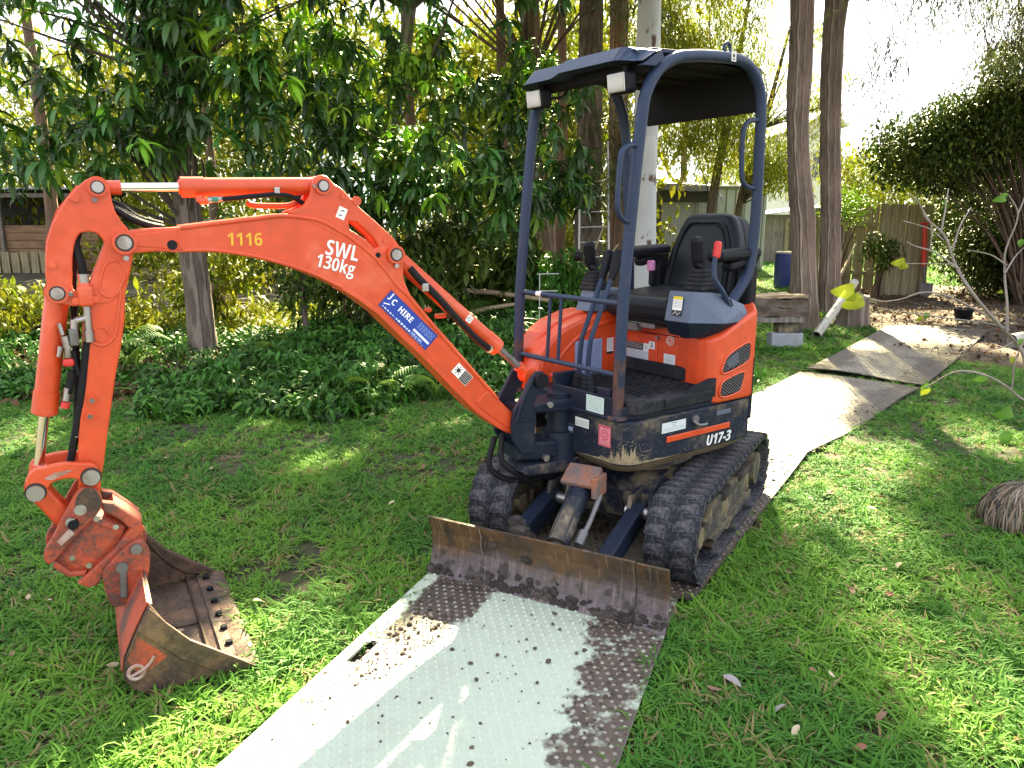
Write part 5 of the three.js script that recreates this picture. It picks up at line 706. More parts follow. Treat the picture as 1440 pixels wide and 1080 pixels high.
  E(EX, 'plinth', [box(-0.27, 1.125, -0.2, 0.4, 0.02, 0.3, 0.008)], 'black plastic', fUP);
}
// ---- seat ----
{
  const s = E(EX, 'seat', [box(0.03, 1.105, -0.2, 0.3, 0.05, 0.3, 0.01)], 'black plastic', fUP, 'black vinyl operator seat');
  E(s, 'cushion', [(() => { const g = new RoundedBoxGeometry(0.47, 0.13, 0.5, 5, 0.05); g.rotateX(0.07); g.translate(0.03, 1.185, -0.23); return g; })(), (() => { const g = new RoundedBoxGeometry(0.45, 0.05, 0.42, 4, 0.022); g.rotateX(-0.08); g.translate(0.03, 1.125, -0.21); return g; })()], 'black vinyl', fUP);
  const outline = smoothPts([[-0.235, 0.0], [-0.25, 0.12], [-0.24, 0.26], [-0.19, 0.42], [-0.14, 0.485], [0.0, 0.495], [0.14, 0.485], [0.19, 0.42], [0.24, 0.26], [0.25, 0.12], [0.235, 0]], 60);
  const back = (sc, z0, th, bev) => { const g = new THREE.ExtrudeGeometry(shapeOf(outline.map((p) => [p[0] * sc, (p[1] - 0.24) * sc + 0.24])), { depth: th, bevelEnabled: true, bevelThickness: bev, bevelSize: bev, bevelOffset: -bev, bevelSegments: 5, curveSegments: 8 }); g.translate(0, 0, z0); g.rotateX(-0.2); g.translate(0.03, 1.17, -0.45); return g; };
  E(s, 'backrest', [back(1, -0.05, 0.03, 0.035), back(0.72, 0.005, 0.006, 0.012)], 'black vinyl', fUP);
  E(s, 'backrest_shell', [back(1.01, -0.12, 0.05, 0.03)], 'black plastic', fUP);
  const ridge = (sc) => { const p = outline.map((q) => [q[0] * sc, (q[1] - 0.24) * sc + 0.24]); const g = tube([...p, p[0]].map((q) => [q[0], q[1], 0.018]), 0.011, 120, 8); g.rotateX(-0.2); g.translate(0.03, 1.17, -0.45); return g; }; E(s, 'piping', [ridge(0.78)], 'black vinyl', fUP);
  E(s, 'seat_rail', [box(-0.02, 1.075, -0.1, 0.26, 0.03, 0.1, 0.005), box(-0.06, 1.06, -0.06, 0.12, 0.045, 0.05, 0.008), cyl([-0.11, 1.075, -0.04], [0.0, 1.07, -0.04], 0.008)], 'dull steel', fUP);
  for (const x of [-0.27, 0.345]) { const a = E(EX, 'armrest', [(() => { const g = new RoundedBoxGeometry(0.1, 0.06, 0.34, 4, 0.026); g.rotateX(0.04); g.translate(x, 1.445, -0.37); return g; })(), (() => { const g = new RoundedBoxGeometry(0.07, 0.05, 0.24, 3, 0.02); g.rotateX(0.2); g.translate(x, 1.405, -0.42); return g; })()], 'black plastic', fUP); E(a, 'support', [box(x, 1.3, -0.5, 0.05, 0.26, 0.08, 0.012)], 'black plastic', fUP); }
  E(EX, 'seat_belt', [box(-0.2, 1.3, -0.36, 0.035, 0.1, 0.05, 0.012)], 'black plastic', fUP); E(EX, 'belt_buckle', [box(-0.19, 1.365, -0.33, 0.045, 0.06, 0.03, 0.01)], 'pink plastic', fUP);
}
// ---- consoles and joysticks ----
function joystick(parent, x, y, z, lean, knob) {
  const j = E(parent, 'joystick', [cyl([x, y + 0.1, z], [x + lean * 0.01, y + 0.15, z + lean * 0.02], 0.02, 0.018, 14), (() => { const g = new RoundedBoxGeometry(0.05, 0.13, 0.06, 5, 0.022); g.rotateX(0.22 * lean); g.rotateZ(-0.12); g.translate(x + 0.008, y + 0.2, z + lean * 0.045); return g; })(), cyl([x - 0.02, y + 0.135, z + 0.01], [x + 0.02, y + 0.145, z + 0.02], 0.03, 0.034, 14)], 'black plastic', fUP);
  E(j, 'boot', [0, 1, 2, 3, 4].map((k) => { const g = new RoundedBoxGeometry(0.118 - k * 0.011, 0.024, 0.118 - k * 0.011, 3, 0.01); g.translate(x, y + 0.012 + k * 0.021, z); return g; }), 'rubber', fUP); if (knob) E(j, 'button', [cyl([x - 0.05, y + 0.18, z + 0.05], [x - 0.08, y + 0.185, z + 0.07], 0.026, 0.03, 16)], 'black plastic', fUP);
}
M['pink plastic'] || mat('pink plastic', { color: lin(0.55, 0.2, 0.42), roughness: 0.6 });
{
  const hull = (pts) => { const g = new ConvexGeometry(pts.map((p) => V(...p))); return g; };
  const c = E(EX, 'console', [hull([[0.25, 1.13, 0.03], [0.4, 1.13, 0.02], [0.47, 1.12, -0.16], [0.46, 1.12, -0.38], [0.3, 1.12, -0.45], [0.25, 1.12, -0.4], [0.255, 1.275, 0.005], [0.385, 1.275, -0.01], [0.415, 1.27, -0.12], [0.41, 1.25, -0.22], [0.44, 1.2, -0.34], [0.27, 1.24, -0.36], [0.46, 1.17, -0.3]])], 'grey plastic', fUP, 'grey-blue control console beside the seat');
  E(c, 'lower_cover', [hull([[0.245, 1.128, 0.035], [0.4, 1.128, 0.03], [0.475, 1.118, -0.16], [0.46, 1.118, -0.4], [0.25, 1.118, -0.4], [0.26, 1.06, 0.0], [0.38, 1.05, -0.02], [0.42, 1.045, -0.16], [0.4, 1.06, -0.3], [0.26, 1.06, -0.3]])], 'navy paint', fUP);
  E(c, 'lever_slot', [(() => { const g = box(0, 0, 0, 0.02, 0.09, 0.03, 0.006); g.rotateX(0.5); g.translate(0.437, 1.19, -0.24); return g; })()], 'black plastic', fUP);
  decal(c, 'label', 0.06, 0.095, (() => { const m = at(0.318, 1.205, 0.0185); m.multiply(new THREE.Matrix4().makeRotationX(-0.14)); return m; })(), fUP, (x, w, h) => { fill2(x, w, h, '#e4e6e2'); x.fillStyle = '#d6c22a'; x.fillRect(0, 0, w, h * 0.16); lines(x, w, h, 0.1, 0.22, 0.9, 0.6, 5, '#888'); x.fillStyle = '#111'; x.fillRect(0, h * 0.72, w, h * 0.28); x.strokeStyle = '#eee'; x.lineWidth = 4; x.beginPath(); x.moveTo(w * 0.1, h * 0.95); x.lineTo(w * 0.4, h * 0.78); x.lineTo(w * 0.6, h * 0.95); x.lineTo(w * 0.9, h * 0.8); x.stroke(); }, 'small yellow and white warning label');
  joystick(EX, 0.33, 1.275, -0.13, 1, false);
  E(EX, 'bracket_arm', [plate([[-0.1, 1.03], [-0.1, 1.06], [-0.42, 1.09], [-0.42, 1.03]], 0.24, 0.4), box(0.36, 1.25, -0.47, 0.08, 0.3, 0.07, 0.02)], 'black plastic', fUP);
  const sl = E(EX, 'safety_lever', [tube([[0.435, 1.19, -0.235], [0.44, 1.27, -0.17], [0.43, 1.335, -0.115], [0.42, 1.4, -0.115], [0.42, 1.46, -0.13]], 0.0135, 30, 10)], 'canopy blue paint', fUP); E(sl, 'grip', [(() => { const g = new RoundedBoxGeometry(0.036, 0.085, 0.034, 4, 0.014); g.rotateX(-0.14); g.translate(0.42, 1.475, -0.134); return g; })()], 'red plastic', fUP, 'bright red grip');
  const l = E(EX, 'console', [hull([[-0.36, 1.13, 0.08], [-0.24, 1.13, 0.08], [-0.23, 1.13, -0.25], [-0.36, 1.13, -0.25], [-0.35, 1.24, 0.04], [-0.25, 1.24, 0.04], [-0.24, 1.24, -0.2], [-0.35, 1.24, -0.2]])], 'grey plastic', fUP); joystick(EX, -0.3, 1.24, 0.0, 1, true);
}
// ---- canopy ----
{
  const rT = 0.027, hoop = (v, rear) => tube([[v, 0.715, 0.47], [v, 0.9, 0.464], [v, 1.25, 0.452], [v, 1.65, 0.418], [v, 2.06, 0.373], [v, 2.17, 0.345], [v, 2.26, 0.275], [v, 2.315, 0.17], [v, 2.338, 0.05], [v, 2.352, -0.1], ...rear.map((p) => [v, ...p])], rT, 120, 14);
  const c = E(EX, 'canopy_frame', [hoop(0.381, [[2.357, -0.25], [2.335, -0.345], [2.27, -0.42], [2.18, -0.455], [2.0, -0.466], [1.65, -0.472], [1.4, -0.455], [1.3, -0.405], [1.19, -0.3], [1.1, -0.26]])], 'canopy blue paint', fUP, 'bent dark blue tube frame of the canopy');
  E(EX, 'canopy_frame', [hoop(-0.381, [[2.345, -0.14], [2.3, -0.2], [2.2, -0.255], [2.05, -0.295], [1.8, -0.315], [1.5, -0.345], [1.2, -0.36], [1.1, -0.36]])], 'canopy blue paint', fUP);
  for (const v of [-0.381, 0.381]) E(c, 'post_foot', [cyl([v, 0.72, 0.47], [v, 0.735, 0.47], 0.05, 0.045, 20), cyl([v, 0.74, 0.469], [v, 1.0, 0.461], 0.0275, 0.0275, 16)], 'rusted blue paint', fUP);
  for (const [u, y0, y1] of [[0.45, 1.248, 1.248], [0.462, 0.921, 0.921]]) E(c, 'guard_rail', [cyl([-0.381, y0, u], [0.381, y1, u], 0.0125, 0.0125, 12)], 'canopy blue paint', fUP);
  for (const v of [-0.13, -0.045]) E(c, 'guard_bar', [cyl([v, 1.245, 0.452], [v - 0.01, 0.925, 0.462], 0.0095, 0.0095, 10)], 'canopy blue paint', fUP);
  E(c, 'tape_mark', [cyl([-0.24, 1.248, 0.45], [-0.2, 1.248, 0.45], 0.0135, 0.0135, 12)], 'white print', fUP);
  E(c, 'grab_handle', [tube([[0.384, 1.935, 0.39], [0.39, 1.93, 0.45], [0.395, 1.9, 0.5], [0.398, 1.84, 0.515], [0.398, 1.7, 0.522], [0.395, 1.65, 0.512], [0.39, 1.615, 0.47], [0.384, 1.615, 0.42]], 0.0125, 50, 10)], 'canopy blue paint', fUP);
  E(c, 'grab_handle', [tube([[0.381, 2.1, -0.46], [0.381, 2.09, -0.375], [0.381, 2.06, -0.34], [0.381, 2.0, -0.328], [0.381, 1.85, -0.336], [0.381, 1.8, -0.352], [0.381, 1.775, -0.4], [0.381, 1.775, -0.465]], 0.0125, 50, 10)], 'canopy blue paint', fUP);
  // roof sheet with raised middle, drooping front visor
  const prof = [[0.41, 2.322], [0.3, 2.345], [0, 2.362], [-0.3, 2.37], [-0.46, 2.34], [-0.47, 2.235], [-0.46, 2.235], [-0.44, 2.325], [-0.3, 2.352], [0, 2.345], [0.3, 2.328], [0.4, 2.305]];
  const r = E(EX, 'canopy_roof', [plate(prof, -0.37, 0.37, { bevel: 0.003 })], 'canopy blue paint', fUP, 'dark blue canopy roof');
  const pv = (y0, y1, a, b2) => { const g = []; const N = 28, pos = [], f = (k) => { const v = -0.415 + 0.83 * k / N, s = smooth(-0.11, -0.05, v), e = smooth(0.3, 0.415, Math.abs(v)); return { v, top: [y1 + 0.012 * s - 0.02 * e, a - 0.1 * e], bot: [y0 + 0.02 * s - 0.01 * e, b2 - 0.06 * e - 0.008 * s] }; }; for (let k = 0; k < N; k++) { const A = f(k), B = f(k + 1); pos.push(A.v, A.top[0], A.top[1], A.v, A.bot[0], A.bot[1], B.v, B.top[0], B.top[1], B.v, B.top[0], B.top[1], A.v, A.bot[0], A.bot[1], B.v, B.bot[0], B.bot[1]); pos.push(A.v, A.top[0], A.top[1], B.v, B.top[0], B.top[1], A.v, A.top[0] + 0.008, 0.3, B.v, B.top[0], B.top[1], B.v, B.top[0] + 0.008, 0.3, A.v, A.top[0] + 0.008, 0.3); pos.push(A.v, A.bot[0], A.bot[1], A.v, A.bot[0] + 0.008, 0.36, B.v, B.bot[0], B.bot[1], B.v, B.bot[0], B.bot[1], A.v, A.bot[0] + 0.008, 0.36, B.v, B.bot[0] + 0.008, 0.36); } const q = new THREE.BufferGeometry(); q.setAttribute('position', new THREE.Float32BufferAttribute(pos, 3)); q.computeVertexNormals(); return q; };
  E(r, 'visor', [pv(2.262, 2.33, 0.43, 0.485)], 'canopy blue paint', fUP); E(r, 'visor_end', [plate([[0.3, 2.33], [0.33, 2.312], [0.42, 2.255], [0.33, 2.26], [0.28, 2.3]], 0.385, 0.413), plate([[0.3, 2.33], [0.33, 2.312], [0.42, 2.255], [0.33, 2.26], [0.28, 2.3]], -0.413, -0.385)], 'canopy blue paint', fUP);
  for (const v of [-0.22, 0, 0.22]) E(r, 'roof_rib', [box(v, 2.312, -0.02, 0.03, 0.02, 0.7, 0.006)], 'roof lining', fUP);
  E(r, 'front_beam', [box(0, 2.26, 0.335, 0.74, 0.05, 0.05, 0.012)], 'roof lining', fUP); E(r, 'roof_lining', [box(0, 2.325, -0.03, 0.7, 0.012, 0.76, 0.003)], 'roof lining', fUP); E(r, 'rear_panel', [box(0, 2.235, -0.44, 0.72, 0.2, 0.012, 0.004)], 'roof lining', fUP); E(r, 'lifting_eye', [new THREE.TorusGeometry(0.022, 0.008, 8, 20).applyMatrix4(at(0.36, 2.405, -0.2, Q))], 'canopy blue paint', fUP);
  decal(r, 'label', 0.035, 0.045, at(0.4095, 2.36, -0.19, Q), fUP, (x, w, h) => { fill2(x, w, h, '#d8d4cc'); x.fillStyle = '#333'; x.beginPath(); x.arc(w * 0.5, h * 0.45, w * 0.25, 0, 7); x.fill(); x.fillRect(w * 0.2, h * 0.75, w * 0.6, h * 0.12); });
  for (const v of [-0.285, 0.29]) { const L = E(EX, 'work_light', [(() => { const g = new RoundedBoxGeometry(0.115, 0.092, 0.075, 4, 0.02); g.rotateX(0.12); g.translate(v, 2.2, 0.405); return g; })(), box(v, 2.25, 0.38, 0.03, 0.05, 0.04)], 'black plastic', fUP); E(L, 'lens', [(() => { const g = new RoundedBoxGeometry(0.104, 0.08, 0.012, 3, 0.006); g.rotateX(0.12); g.translate(v, 2.196, 0.445); return g; })()], 'lamp glass', fUP, 'pale ribbed lamp lens'); E(L, 'cable', [tube([[v + 0.04, 2.2, 0.37], [v + 0.09, 2.21, 0.33], [v + 0.09, 2.25, 0.3]], 0.006, 14, 6)], 'hose', fUP); }
}
// ---- swing bracket ----
{
  const b = E(EX, 'swing_bracket', [plate([[-0.03, 0.925], [-0.06, 0.925], [-0.085, 0.89], [-0.075, 0.85], [-0.03, 0.81], [-0.012, 0.757], [-0.02, 0.714], [-0.02, 0.575], [-0.01, 0.53], [0.053, 0.54], [0.095, 0.61], [0.103, 0.678], [0.095, 0.745], [0.046, 0.821], [0.0, 0.9]], 0.08, 0.105), plate([[-0.03, 0.925], [-0.06, 0.925], [-0.085, 0.89], [-0.075, 0.85], [-0.03, 0.81], [-0.012, 0.757], [-0.02, 0.714], [-0.02, 0.575], [-0.01, 0.53], [0.053, 0.54], [0.095, 0.61], [0.103, 0.678], [0.095, 0.745], [0.046, 0.821], [0.0, 0.9]], -0.105, -0.08), plate([[-0.3, 0.48], [-0.06, 0.48], [0.06, 0.5], [0.06, 0.56], [-0.02, 0.58], [-0.3, 0.56]], -0.08, 0.08, { bevel: 0.015 }), plate([[-0.26, 0.7], [-0.02, 0.72], [0.05, 0.72], [0.05, 0.76], [-0.26, 0.77]], -0.08, 0.08, { bevel: 0.012 }), cyl([0, 0.45, -0.22], [0, 0.79, -0.22], 0.06, 0.06, 24), cyl([0, 0.44, -0.22], [0, 0.6, -0.22], 0.1, 0.09, 24)], 'navy paint', fBM);
  E(b, 'pin', [boss(-0.045, 0.884, 0.1, 0.125, 0.036), boss(-0.045, 0.884, -0.125, -0.1, 0.036)], 'black plastic', fBM); E(b, 'rib', [tube([[0.108, 0.9, -0.005], [0.112, 0.84, 0.03], [0.112, 0.78, 0.06], [0.108, 0.7, 0.085]], 0.009, 16, 6), tube([[0.107, 0.7, 0.09], [0.109, 0.705, 0.03], [0.107, 0.715, -0.015]], 0.004, 10, 6)], 'navy paint', fBM);
  E(b, 'bolt', [boss(-0.1, 0.76, 0.1, 0.115, 0.014), boss(-0.08, 0.5, 0.09, 0.115, 0.016)], 'bare steel', fBM); E(b, 'lower_lug', [plate([[-0.28, 0.4], [0.02, 0.42], [0.06, 0.45], [0.02, 0.475], [-0.28, 0.47]], -0.1, 0.1, { bevel: 0.012 })], 'dusty navy paint', fBM);
  E(b, 'hose', [tube([[0.0, 0.62, 0.1], [0.03, 0.5, 0.12], [0.05, 0.42, 0.04], [0.02, 0.36, -0.05]], 0.015, 24, 8), tube([[-0.04, 0.6, 0.12], [-0.02, 0.46, 0.16], [0, 0.38, 0.06], [0.0, 0.36, -0.1]], 0.015, 24, 8)], 'hose', fBM);
}
// ---- boom ----
const boom = (() => {
  const outer = [[1.638, 1.572], [1.601, 1.584], [1.545, 1.59], [1.464, 1.592], [1.319, 1.612], [1.191, 1.629], [1.125, 1.639], [1.06, 1.641], [0.948, 1.625], [0.859, 1.58], [0.803, 1.543], [0.731, 1.482], [0.673, 1.415], [0.628, 1.355], [0.576, 1.306], [0.515, 1.23], [0.421, 1.12], [0.271, 0.944], [0.14, 0.794], [0.068, 0.72], [0.025, 0.688], [0.008, 0.655], [0.012, 0.622], [0.045, 0.61], [0.083, 0.629], [0.123, 0.652], [0.185, 0.698], [0.273, 0.769], [0.391, 0.895], [0.52, 1.037], [0.633, 1.151], [0.721, 1.242], [0.812, 1.314], [0.869, 1.35], [0.981, 1.405], [1.071, 1.441], [1.159, 1.467], [1.261, 1.492], [1.327, 1.5], [1.449, 1.503], [1.546, 1.507], [1.616, 1.501], [1.642, 1.504], [1.663, 1.522], [1.665, 1.541], [1.657, 1.56]];
  const lug = [[1.06, 1.645], [1.017, 1.665], [0.993, 1.683], [0.973, 1.719], [0.964, 1.755], [0.952, 1.777], [0.927, 1.788], [0.905, 1.783], [0.879, 1.757], [0.85, 1.739], [0.787, 1.674], [0.702, 1.601], [0.625, 1.526], [0.608, 1.486], [0.6, 1.44], [0.6, 1.38], [0.574, 1.313], [0.54, 1.26], [0.6, 1.27], [0.7, 1.38], [0.8, 1.5], [0.95, 1.59]];
  const slot = [[0.827, 1.613], [0.79, 1.607], [0.727, 1.548], [0.705, 1.511], [0.723, 1.502], [0.76, 1.54], [0.823, 1.581]];
  const b = E(EX, 'boom', [plate(outer, -0.065, 0.065, { holes: [circle(1.481, 1.53, 0.019)], bevel: 0.007 })], 'orange paint', fBM, 'long bent orange boom');
  for (const s of [1, -1]) E(b, 'lug_plate', [plate(smoothPts(lug, 140), s > 0 ? 0.036 : -0.066, s > 0 ? 0.066 : -0.036, { holes: [slot], bevel: 0.006 })], 'orange paint', fBM);
  for (const s of [1, -1]) E(b, 'edge_flange', [tube([[1.446, 1.596], [1.319, 1.612], [1.192, 1.627], [1.126, 1.636], [1.06, 1.638], [0.948, 1.622], [0.859, 1.577], [0.803, 1.54], [0.731, 1.48], [0.673, 1.413], [0.628, 1.353], [0.576, 1.303], [0.515, 1.228], [0.421, 1.118], [0.271, 0.942], [0.16, 0.815]].map((p) => [s * 0.064, p[1] - 0.006, p[0]]), 0.009, 90, 8), tube([[0.1, 0.645], [0.185, 0.702], [0.273, 0.774], [0.391, 0.9], [0.52, 1.042], [0.633, 1.156], [0.721, 1.247], [0.812, 1.319], [0.981, 1.41], [1.159, 1.472], [1.327, 1.505], [1.449, 1.508]].map((p) => [s * 0.064, p[1] + 0.002, p[0]]), 0.008, 70, 8)], 'orange paint', fBM);
  E(b, 'bottom_plate', [plate([[0.11, 0.64], [0.185, 0.69], [0.273, 0.761], [0.391, 0.887], [0.52, 1.029], [0.633, 1.143], [0.721, 1.234], [0.812, 1.306], [0.869, 1.342], [0.86, 1.355], [0.8, 1.32], [0.7, 1.24], [0.5, 1.03], [0.38, 0.9], [0.26, 0.775], [0.17, 0.7]], -0.072, 0.072, { bevel: 0.003 })], 'orange paint', fBM);
  for (const g of [plate([[0.21, 0.855], [0.13, 0.765], [0.07, 0.7], [0.1, 0.66], [0.2, 0.735], [0.262, 0.79], [0.27, 0.81]], 0.06, 0.069, { bevel: 0.004 }), plate([[1.46, 1.586], [1.6, 1.57], [1.62, 1.53], [1.46, 1.512]], 0.06, 0.069, { bevel: 0.004 })]) E(b, 'seam_plate', [g], 'orange paint', fBM);
  E(b, 'boss', [boss(0.05, 0.65, 0.06, 0.09, 0.036), boss(0.05, 0.65, -0.09, -0.06, 0.036), boss(1.635, 1.54, 0.055, 0.085, 0.04), boss(1.635, 1.54, -0.085, -0.055, 0.04), boss(0.925, 1.747, 0.06, 0.08, 0.033), boss(0.637, 1.478, 0.06, 0.085, 0.037), boss(0.845, 1.71, 0.06, 0.072, 0.013), boss(0.79, 1.692, 0.06, 0.069, 0.018), boss(0.675, 1.535, 0.06, 0.072, 0.012)], 'orange paint', fBM);
  for (const [z, y, x, r] of [[0.05, 0.65, 0.094, 0.021], [1.635, 1.54, 0.09, 0.023], [0.925, 1.747, 0.085, 0.018], [0.637, 1.478, 0.09, 0.021]]) { E(b, 'pin', [boss(z, y, x - 0.03, x, r)], 'bare steel', fBM); E(b, 'grease_ring', [boss(z, y, x - 0.02, x - 0.0035, r * 1.3)], 'grease', fBM); }
  E(b, 'bolt', [boss(0.637, 1.432, 0.07, 0.085, 0.009), boss(1.635, 1.487, 0.07, 0.088, 0.009), boss(0.955, 1.745, 0.066, 0.08, 0.008)], 'bare steel', fBM);
  E(b, 'hole', [boss(0.71, 1.477, 0.064, 0.0672, 0.011), boss(1.481, 1.53, -0.06, 0.0697, 0.0175)], 'black plastic', fBM);
  text(b, 'number', '1116', 0.047, 0.0015, 'yellow print', fBM, at(0.0658, 1.525, 1.294, Q, -0.02).multiply(new THREE.Matrix4().makeScale(0.9, 1, 1)), 'yellow stencilled number 1116');
  text(b, 'load_mark', 'SWL', 0.06, 0.002, 'white print', fBM, at(0.0662, 1.486, 0.932, Q, -0.24).multiply(new THREE.Matrix4().makeScale(0.84, 1, 1)), 'white letters SWL'); text(b, 'load_mark', '130kg', 0.058, 0.002, 'white print', fBM, at(0.0662, 1.442, 0.972, Q, -0.29).multiply(new THREE.Matrix4().makeScale(0.72, 0.88, 1)), 'white letters 130kg');
  // blue hire board
  const c1 = [0.658, 1.333], c2 = [0.453, 1.126], c4 = [0.717, 1.273], ang = Math.atan2(c2[1] - c1[1], -(c2[0] - c1[0])), W = Math.hypot(c2[0] - c1[0], c2[1] - c1[1]), H = Math.hypot(c4[0] - c1[0], c4[1] - c1[1]), cz = (c2[0] + c4[0]) / 2, cy = (c2[1] + c4[1]) / 2;
  decal(b, 'hire_label', W, H, at(0.0672, cy, cz, Q, ang), fBM, (x, w, h) => {
    fill2(x, w, h, '#1b3f9e'); x.strokeStyle = '#16307c'; x.lineWidth = 6; x.strokeRect(3, 3, w - 6, h - 6); x.fillStyle = '#f2f4f6'; x.textBaseline = 'alphabetic'; x.font = 'bold ' + Math.round(h * 0.36) + 'px sans-serif';
    x.font = 'bold ' + Math.round(h * 0.44) + 'px sans-serif'; x.fillText('J', w * 0.045, h * 0.36); x.fillText('C', w * 0.11, h * 0.5); x.fillStyle = '#fff'; x.fillText('HIRE', w * 0.26, h * 0.53, w * 0.38);
    x.save(); x.translate(w * 0.035, h * 0.72); x.rotate(-0.5); x.fillRect(0, 0, w * 0.1, h * 0.05); x.restore(); lines(x, w, h, 0.05, 0.84, 0.3, 0.9, 1, '#e8ecf4', 0.9); lines(x, w, h, 0.33, 0.82, 0.62, 0.92, 1, '#e8ecf4', 0.9); lines(x, w, h, 0.66, 0.12, 0.97, 0.5, 6, '#9fb2e0', 0.4);
    x.fillStyle = '#dfe6f4'; x.fillRect(w * 0.64, h * 0.58, w * 0.33, h * 0.13); x.font = 'bold ' + Math.round(h * 0.13) + 'px sans-serif'; x.fillText('1300 JC HIRE', w * 0.64, h * 0.88, w * 0.33); lines(x, w, h, 0.64, 0.92, 0.92, 0.97, 1, '#9fb2e0', 0.8);
  }, 'blue sticker with white words JC HIRE');
  decal(b, 'label', 0.036, 0.046, at(0.0672, 1.644, 0.854, Q, -0.42), fBM, (x, w, h) => { fill2(x, w, h, '#e9e7e0'); x.strokeStyle = '#3a5a6a'; x.lineWidth = w * 0.12; x.beginPath(); x.arc(w * 0.55, h * 0.38, w * 0.16, 3, 5.8); x.stroke(); x.beginPath(); x.arc(w * 0.42, h * 0.62, w * 0.16, 0, 2.8); x.stroke(); });
  decal(b, 'warning_label', 0.1, 0.053, at(0.0672, 0.943, 0.339, Q, -0.82), fBM, (x, w, h) => { fill2(x, w, h, '#ece9e2'); x.fillStyle = '#111'; x.fillRect(w * 0.5, h * 0.04, w * 0.48, h * 0.92); lines(x, w, h, 0.53, 0.12, 0.95, 0.92, 5, '#d8d4cc', 0.4); x.fillStyle = '#111'; x.beginPath(); x.arc(w * 0.24, h * 0.48, w * 0.09, 0, 7); x.fill(); x.lineWidth = 5; x.strokeStyle = '#111'; for (let i = 0; i < 7; i++) { x.beginPath(); x.moveTo(w * 0.24, h * 0.48); x.lineTo(w * (0.24 + 0.2 * Math.cos(i * 0.9)), h * (0.48 + 0.4 * Math.sin(i * 0.9))); x.stroke(); } }, 'black and white warning label');
  E(b, 'hose', [tube([[0.02, 1.64, 1.66], [0.03, 1.655, 1.655], [0.03, 1.62, 1.6], [0.02, 1.6, 1.55], [0.0, 1.59, 1.5]], 0.013, 24, 8), tube([[-0.02, 1.68, 1.67], [-0.01, 1.665, 1.63], [-0.01, 1.625, 1.58], [-0.02, 1.6, 1.5]], 0.013, 24, 8), tube([[0.0, 1.67, 1.67], [0.01, 1.645, 1.625], [0.005, 1.61, 1.57], [0, 1.59, 1.5]], 0.012, 24, 8)], 'hose', fBM);
  return b;
})();
// hydraulic cylinder between two points in the boom's frame
function hydraulic(name, a, bodyEnd, b, r, rodR, rodM, extra = []) {
  const A = V(...a), Bv = V(...b), d = Bv.clone().sub(A).normalize(), be = A.clone().addScaledVector(d, bodyEnd), c = E(EX, name, [cyl(A.clone().addScaledVector(d, 0.02), be, r, r, 32), cyl(be.clone().addScaledVector(d, -0.075), be.clone().addScaledVector(d, 0.004), r * 1.1, r * 1.1, 32), cyl(be, be.clone().addScaledVector(d, 0.012), r * 0.8, r * 0.75, 24), boss(a[2], a[1], -0.032, 0.032, r * 1.1)], 'orange paint', fBM);
  E(c, 'rod', [cyl(be, Bv.clone().addScaledVector(d, -0.05), rodR, rodR, 24)], rodM, fBM); E(c, 'rod_end', [cyl(Bv.clone().addScaledVector(d, -0.075), Bv, rodR * 1.5, rodR * 1.6, 20), boss(b[2], b[1], -0.035, 0.035, rodR * 2.3)], 'orange paint', fBM); return c;
}
{
  const lift = hydraulic('boom_cylinder', [0, 1.476, 0.623], 0.66, [0, 0.89, -0.042], 0.036, 0.017, 'dull steel');
  E(lift, 'hose', [tube([[0.03, 1.42, 0.56], [0.04, 1.37, 0.52], [0.045, 1.29, 0.44], [0.045, 1.19, 0.35], [0.04, 1.1, 0.26], [0.03, 1.04, 0.185]], 0.016, 40, 8)], 'hose', fBM); E(lift, 'port', [cyl([0.03, 1.04, 0.185], [0.0, 1.05, 0.16], 0.02, 0.024, 10), box(0.05, 1.335, 0.5, 0.02, 0.035, 0.03, 0.004)], 'bare steel', fBM);
  E(lift, 'clip', [box(-0.02, 1.2, 0.4, 0.03, 0.02, 0.05), box(-0.02, 1.23, 0.46, 0.03, 0.02, 0.03)], 'orange paint', fBM);
  decal(lift, 'label', 0.03, 0.034, at(0.0375, 1.185, 0.285, Q, -0.72), fBM, (x, w, h) => { fill2(x, w, h, '#e4e0da'); x.strokeStyle = '#444'; x.lineWidth = 4; x.beginPath(); x.arc(w * 0.5, h * 0.5, w * 0.25, 0, 7); x.stroke(); });
  const arm = hydraulic('arm_cylinder', [0, 1.748, 0.925], 0.5, [0, 1.727, 1.699], 0.034, 0.0165, 'chrome rod');
  E(arm, 'hose', [tube([[0.04, 1.692, 1.3], [0.045, 1.696, 1.26], [0.045, 1.705, 1.18], [0.045, 1.712, 1.1], [0.04, 1.705, 1.04], [0.02, 1.68, 0.99], [0.0, 1.66, 0.95]], 0.0095, 50, 8)], 'hose', fBM); E(arm, 'fitting', [cyl([0.035, 1.7, 1.372], [0.04, 1.685, 1.372], 0.014, 0.012, 12), cyl([0.04, 1.684, 1.374], [0.04, 1.686, 1.345], 0.012, 0.012, 12)], 'orange paint', fBM); E(arm, 'coupling', [cyl([0.04, 1.687, 1.345], [0.04, 1.69, 1.33], 0.011, 0.011, 8), cyl([0.04, 1.69, 1.312], [0.043, 1.694, 1.295], 0.0095, 0.0095, 10)], 'bare steel', fBM); E(arm, 'coupling_sleeve', [cyl([0.04, 1.69, 1.333], [0.04, 1.692, 1.31], 0.0112, 0.0112, 10)], 'green plastic', fBM); E(arm, 'clamp', [box(0.042, 1.722, 1.095, 0.02, 0.035, 0.022, 0.004)], 'bare steel', fBM); E(arm, 'steel_pipe', [tube([[0, 1.685, 1.2], [0, 1.672, 1.17], [0, 1.672, 1.05], [0, 1.69, 1.0]], 0.011, 30, 8)], 'orange paint', fBM);
}
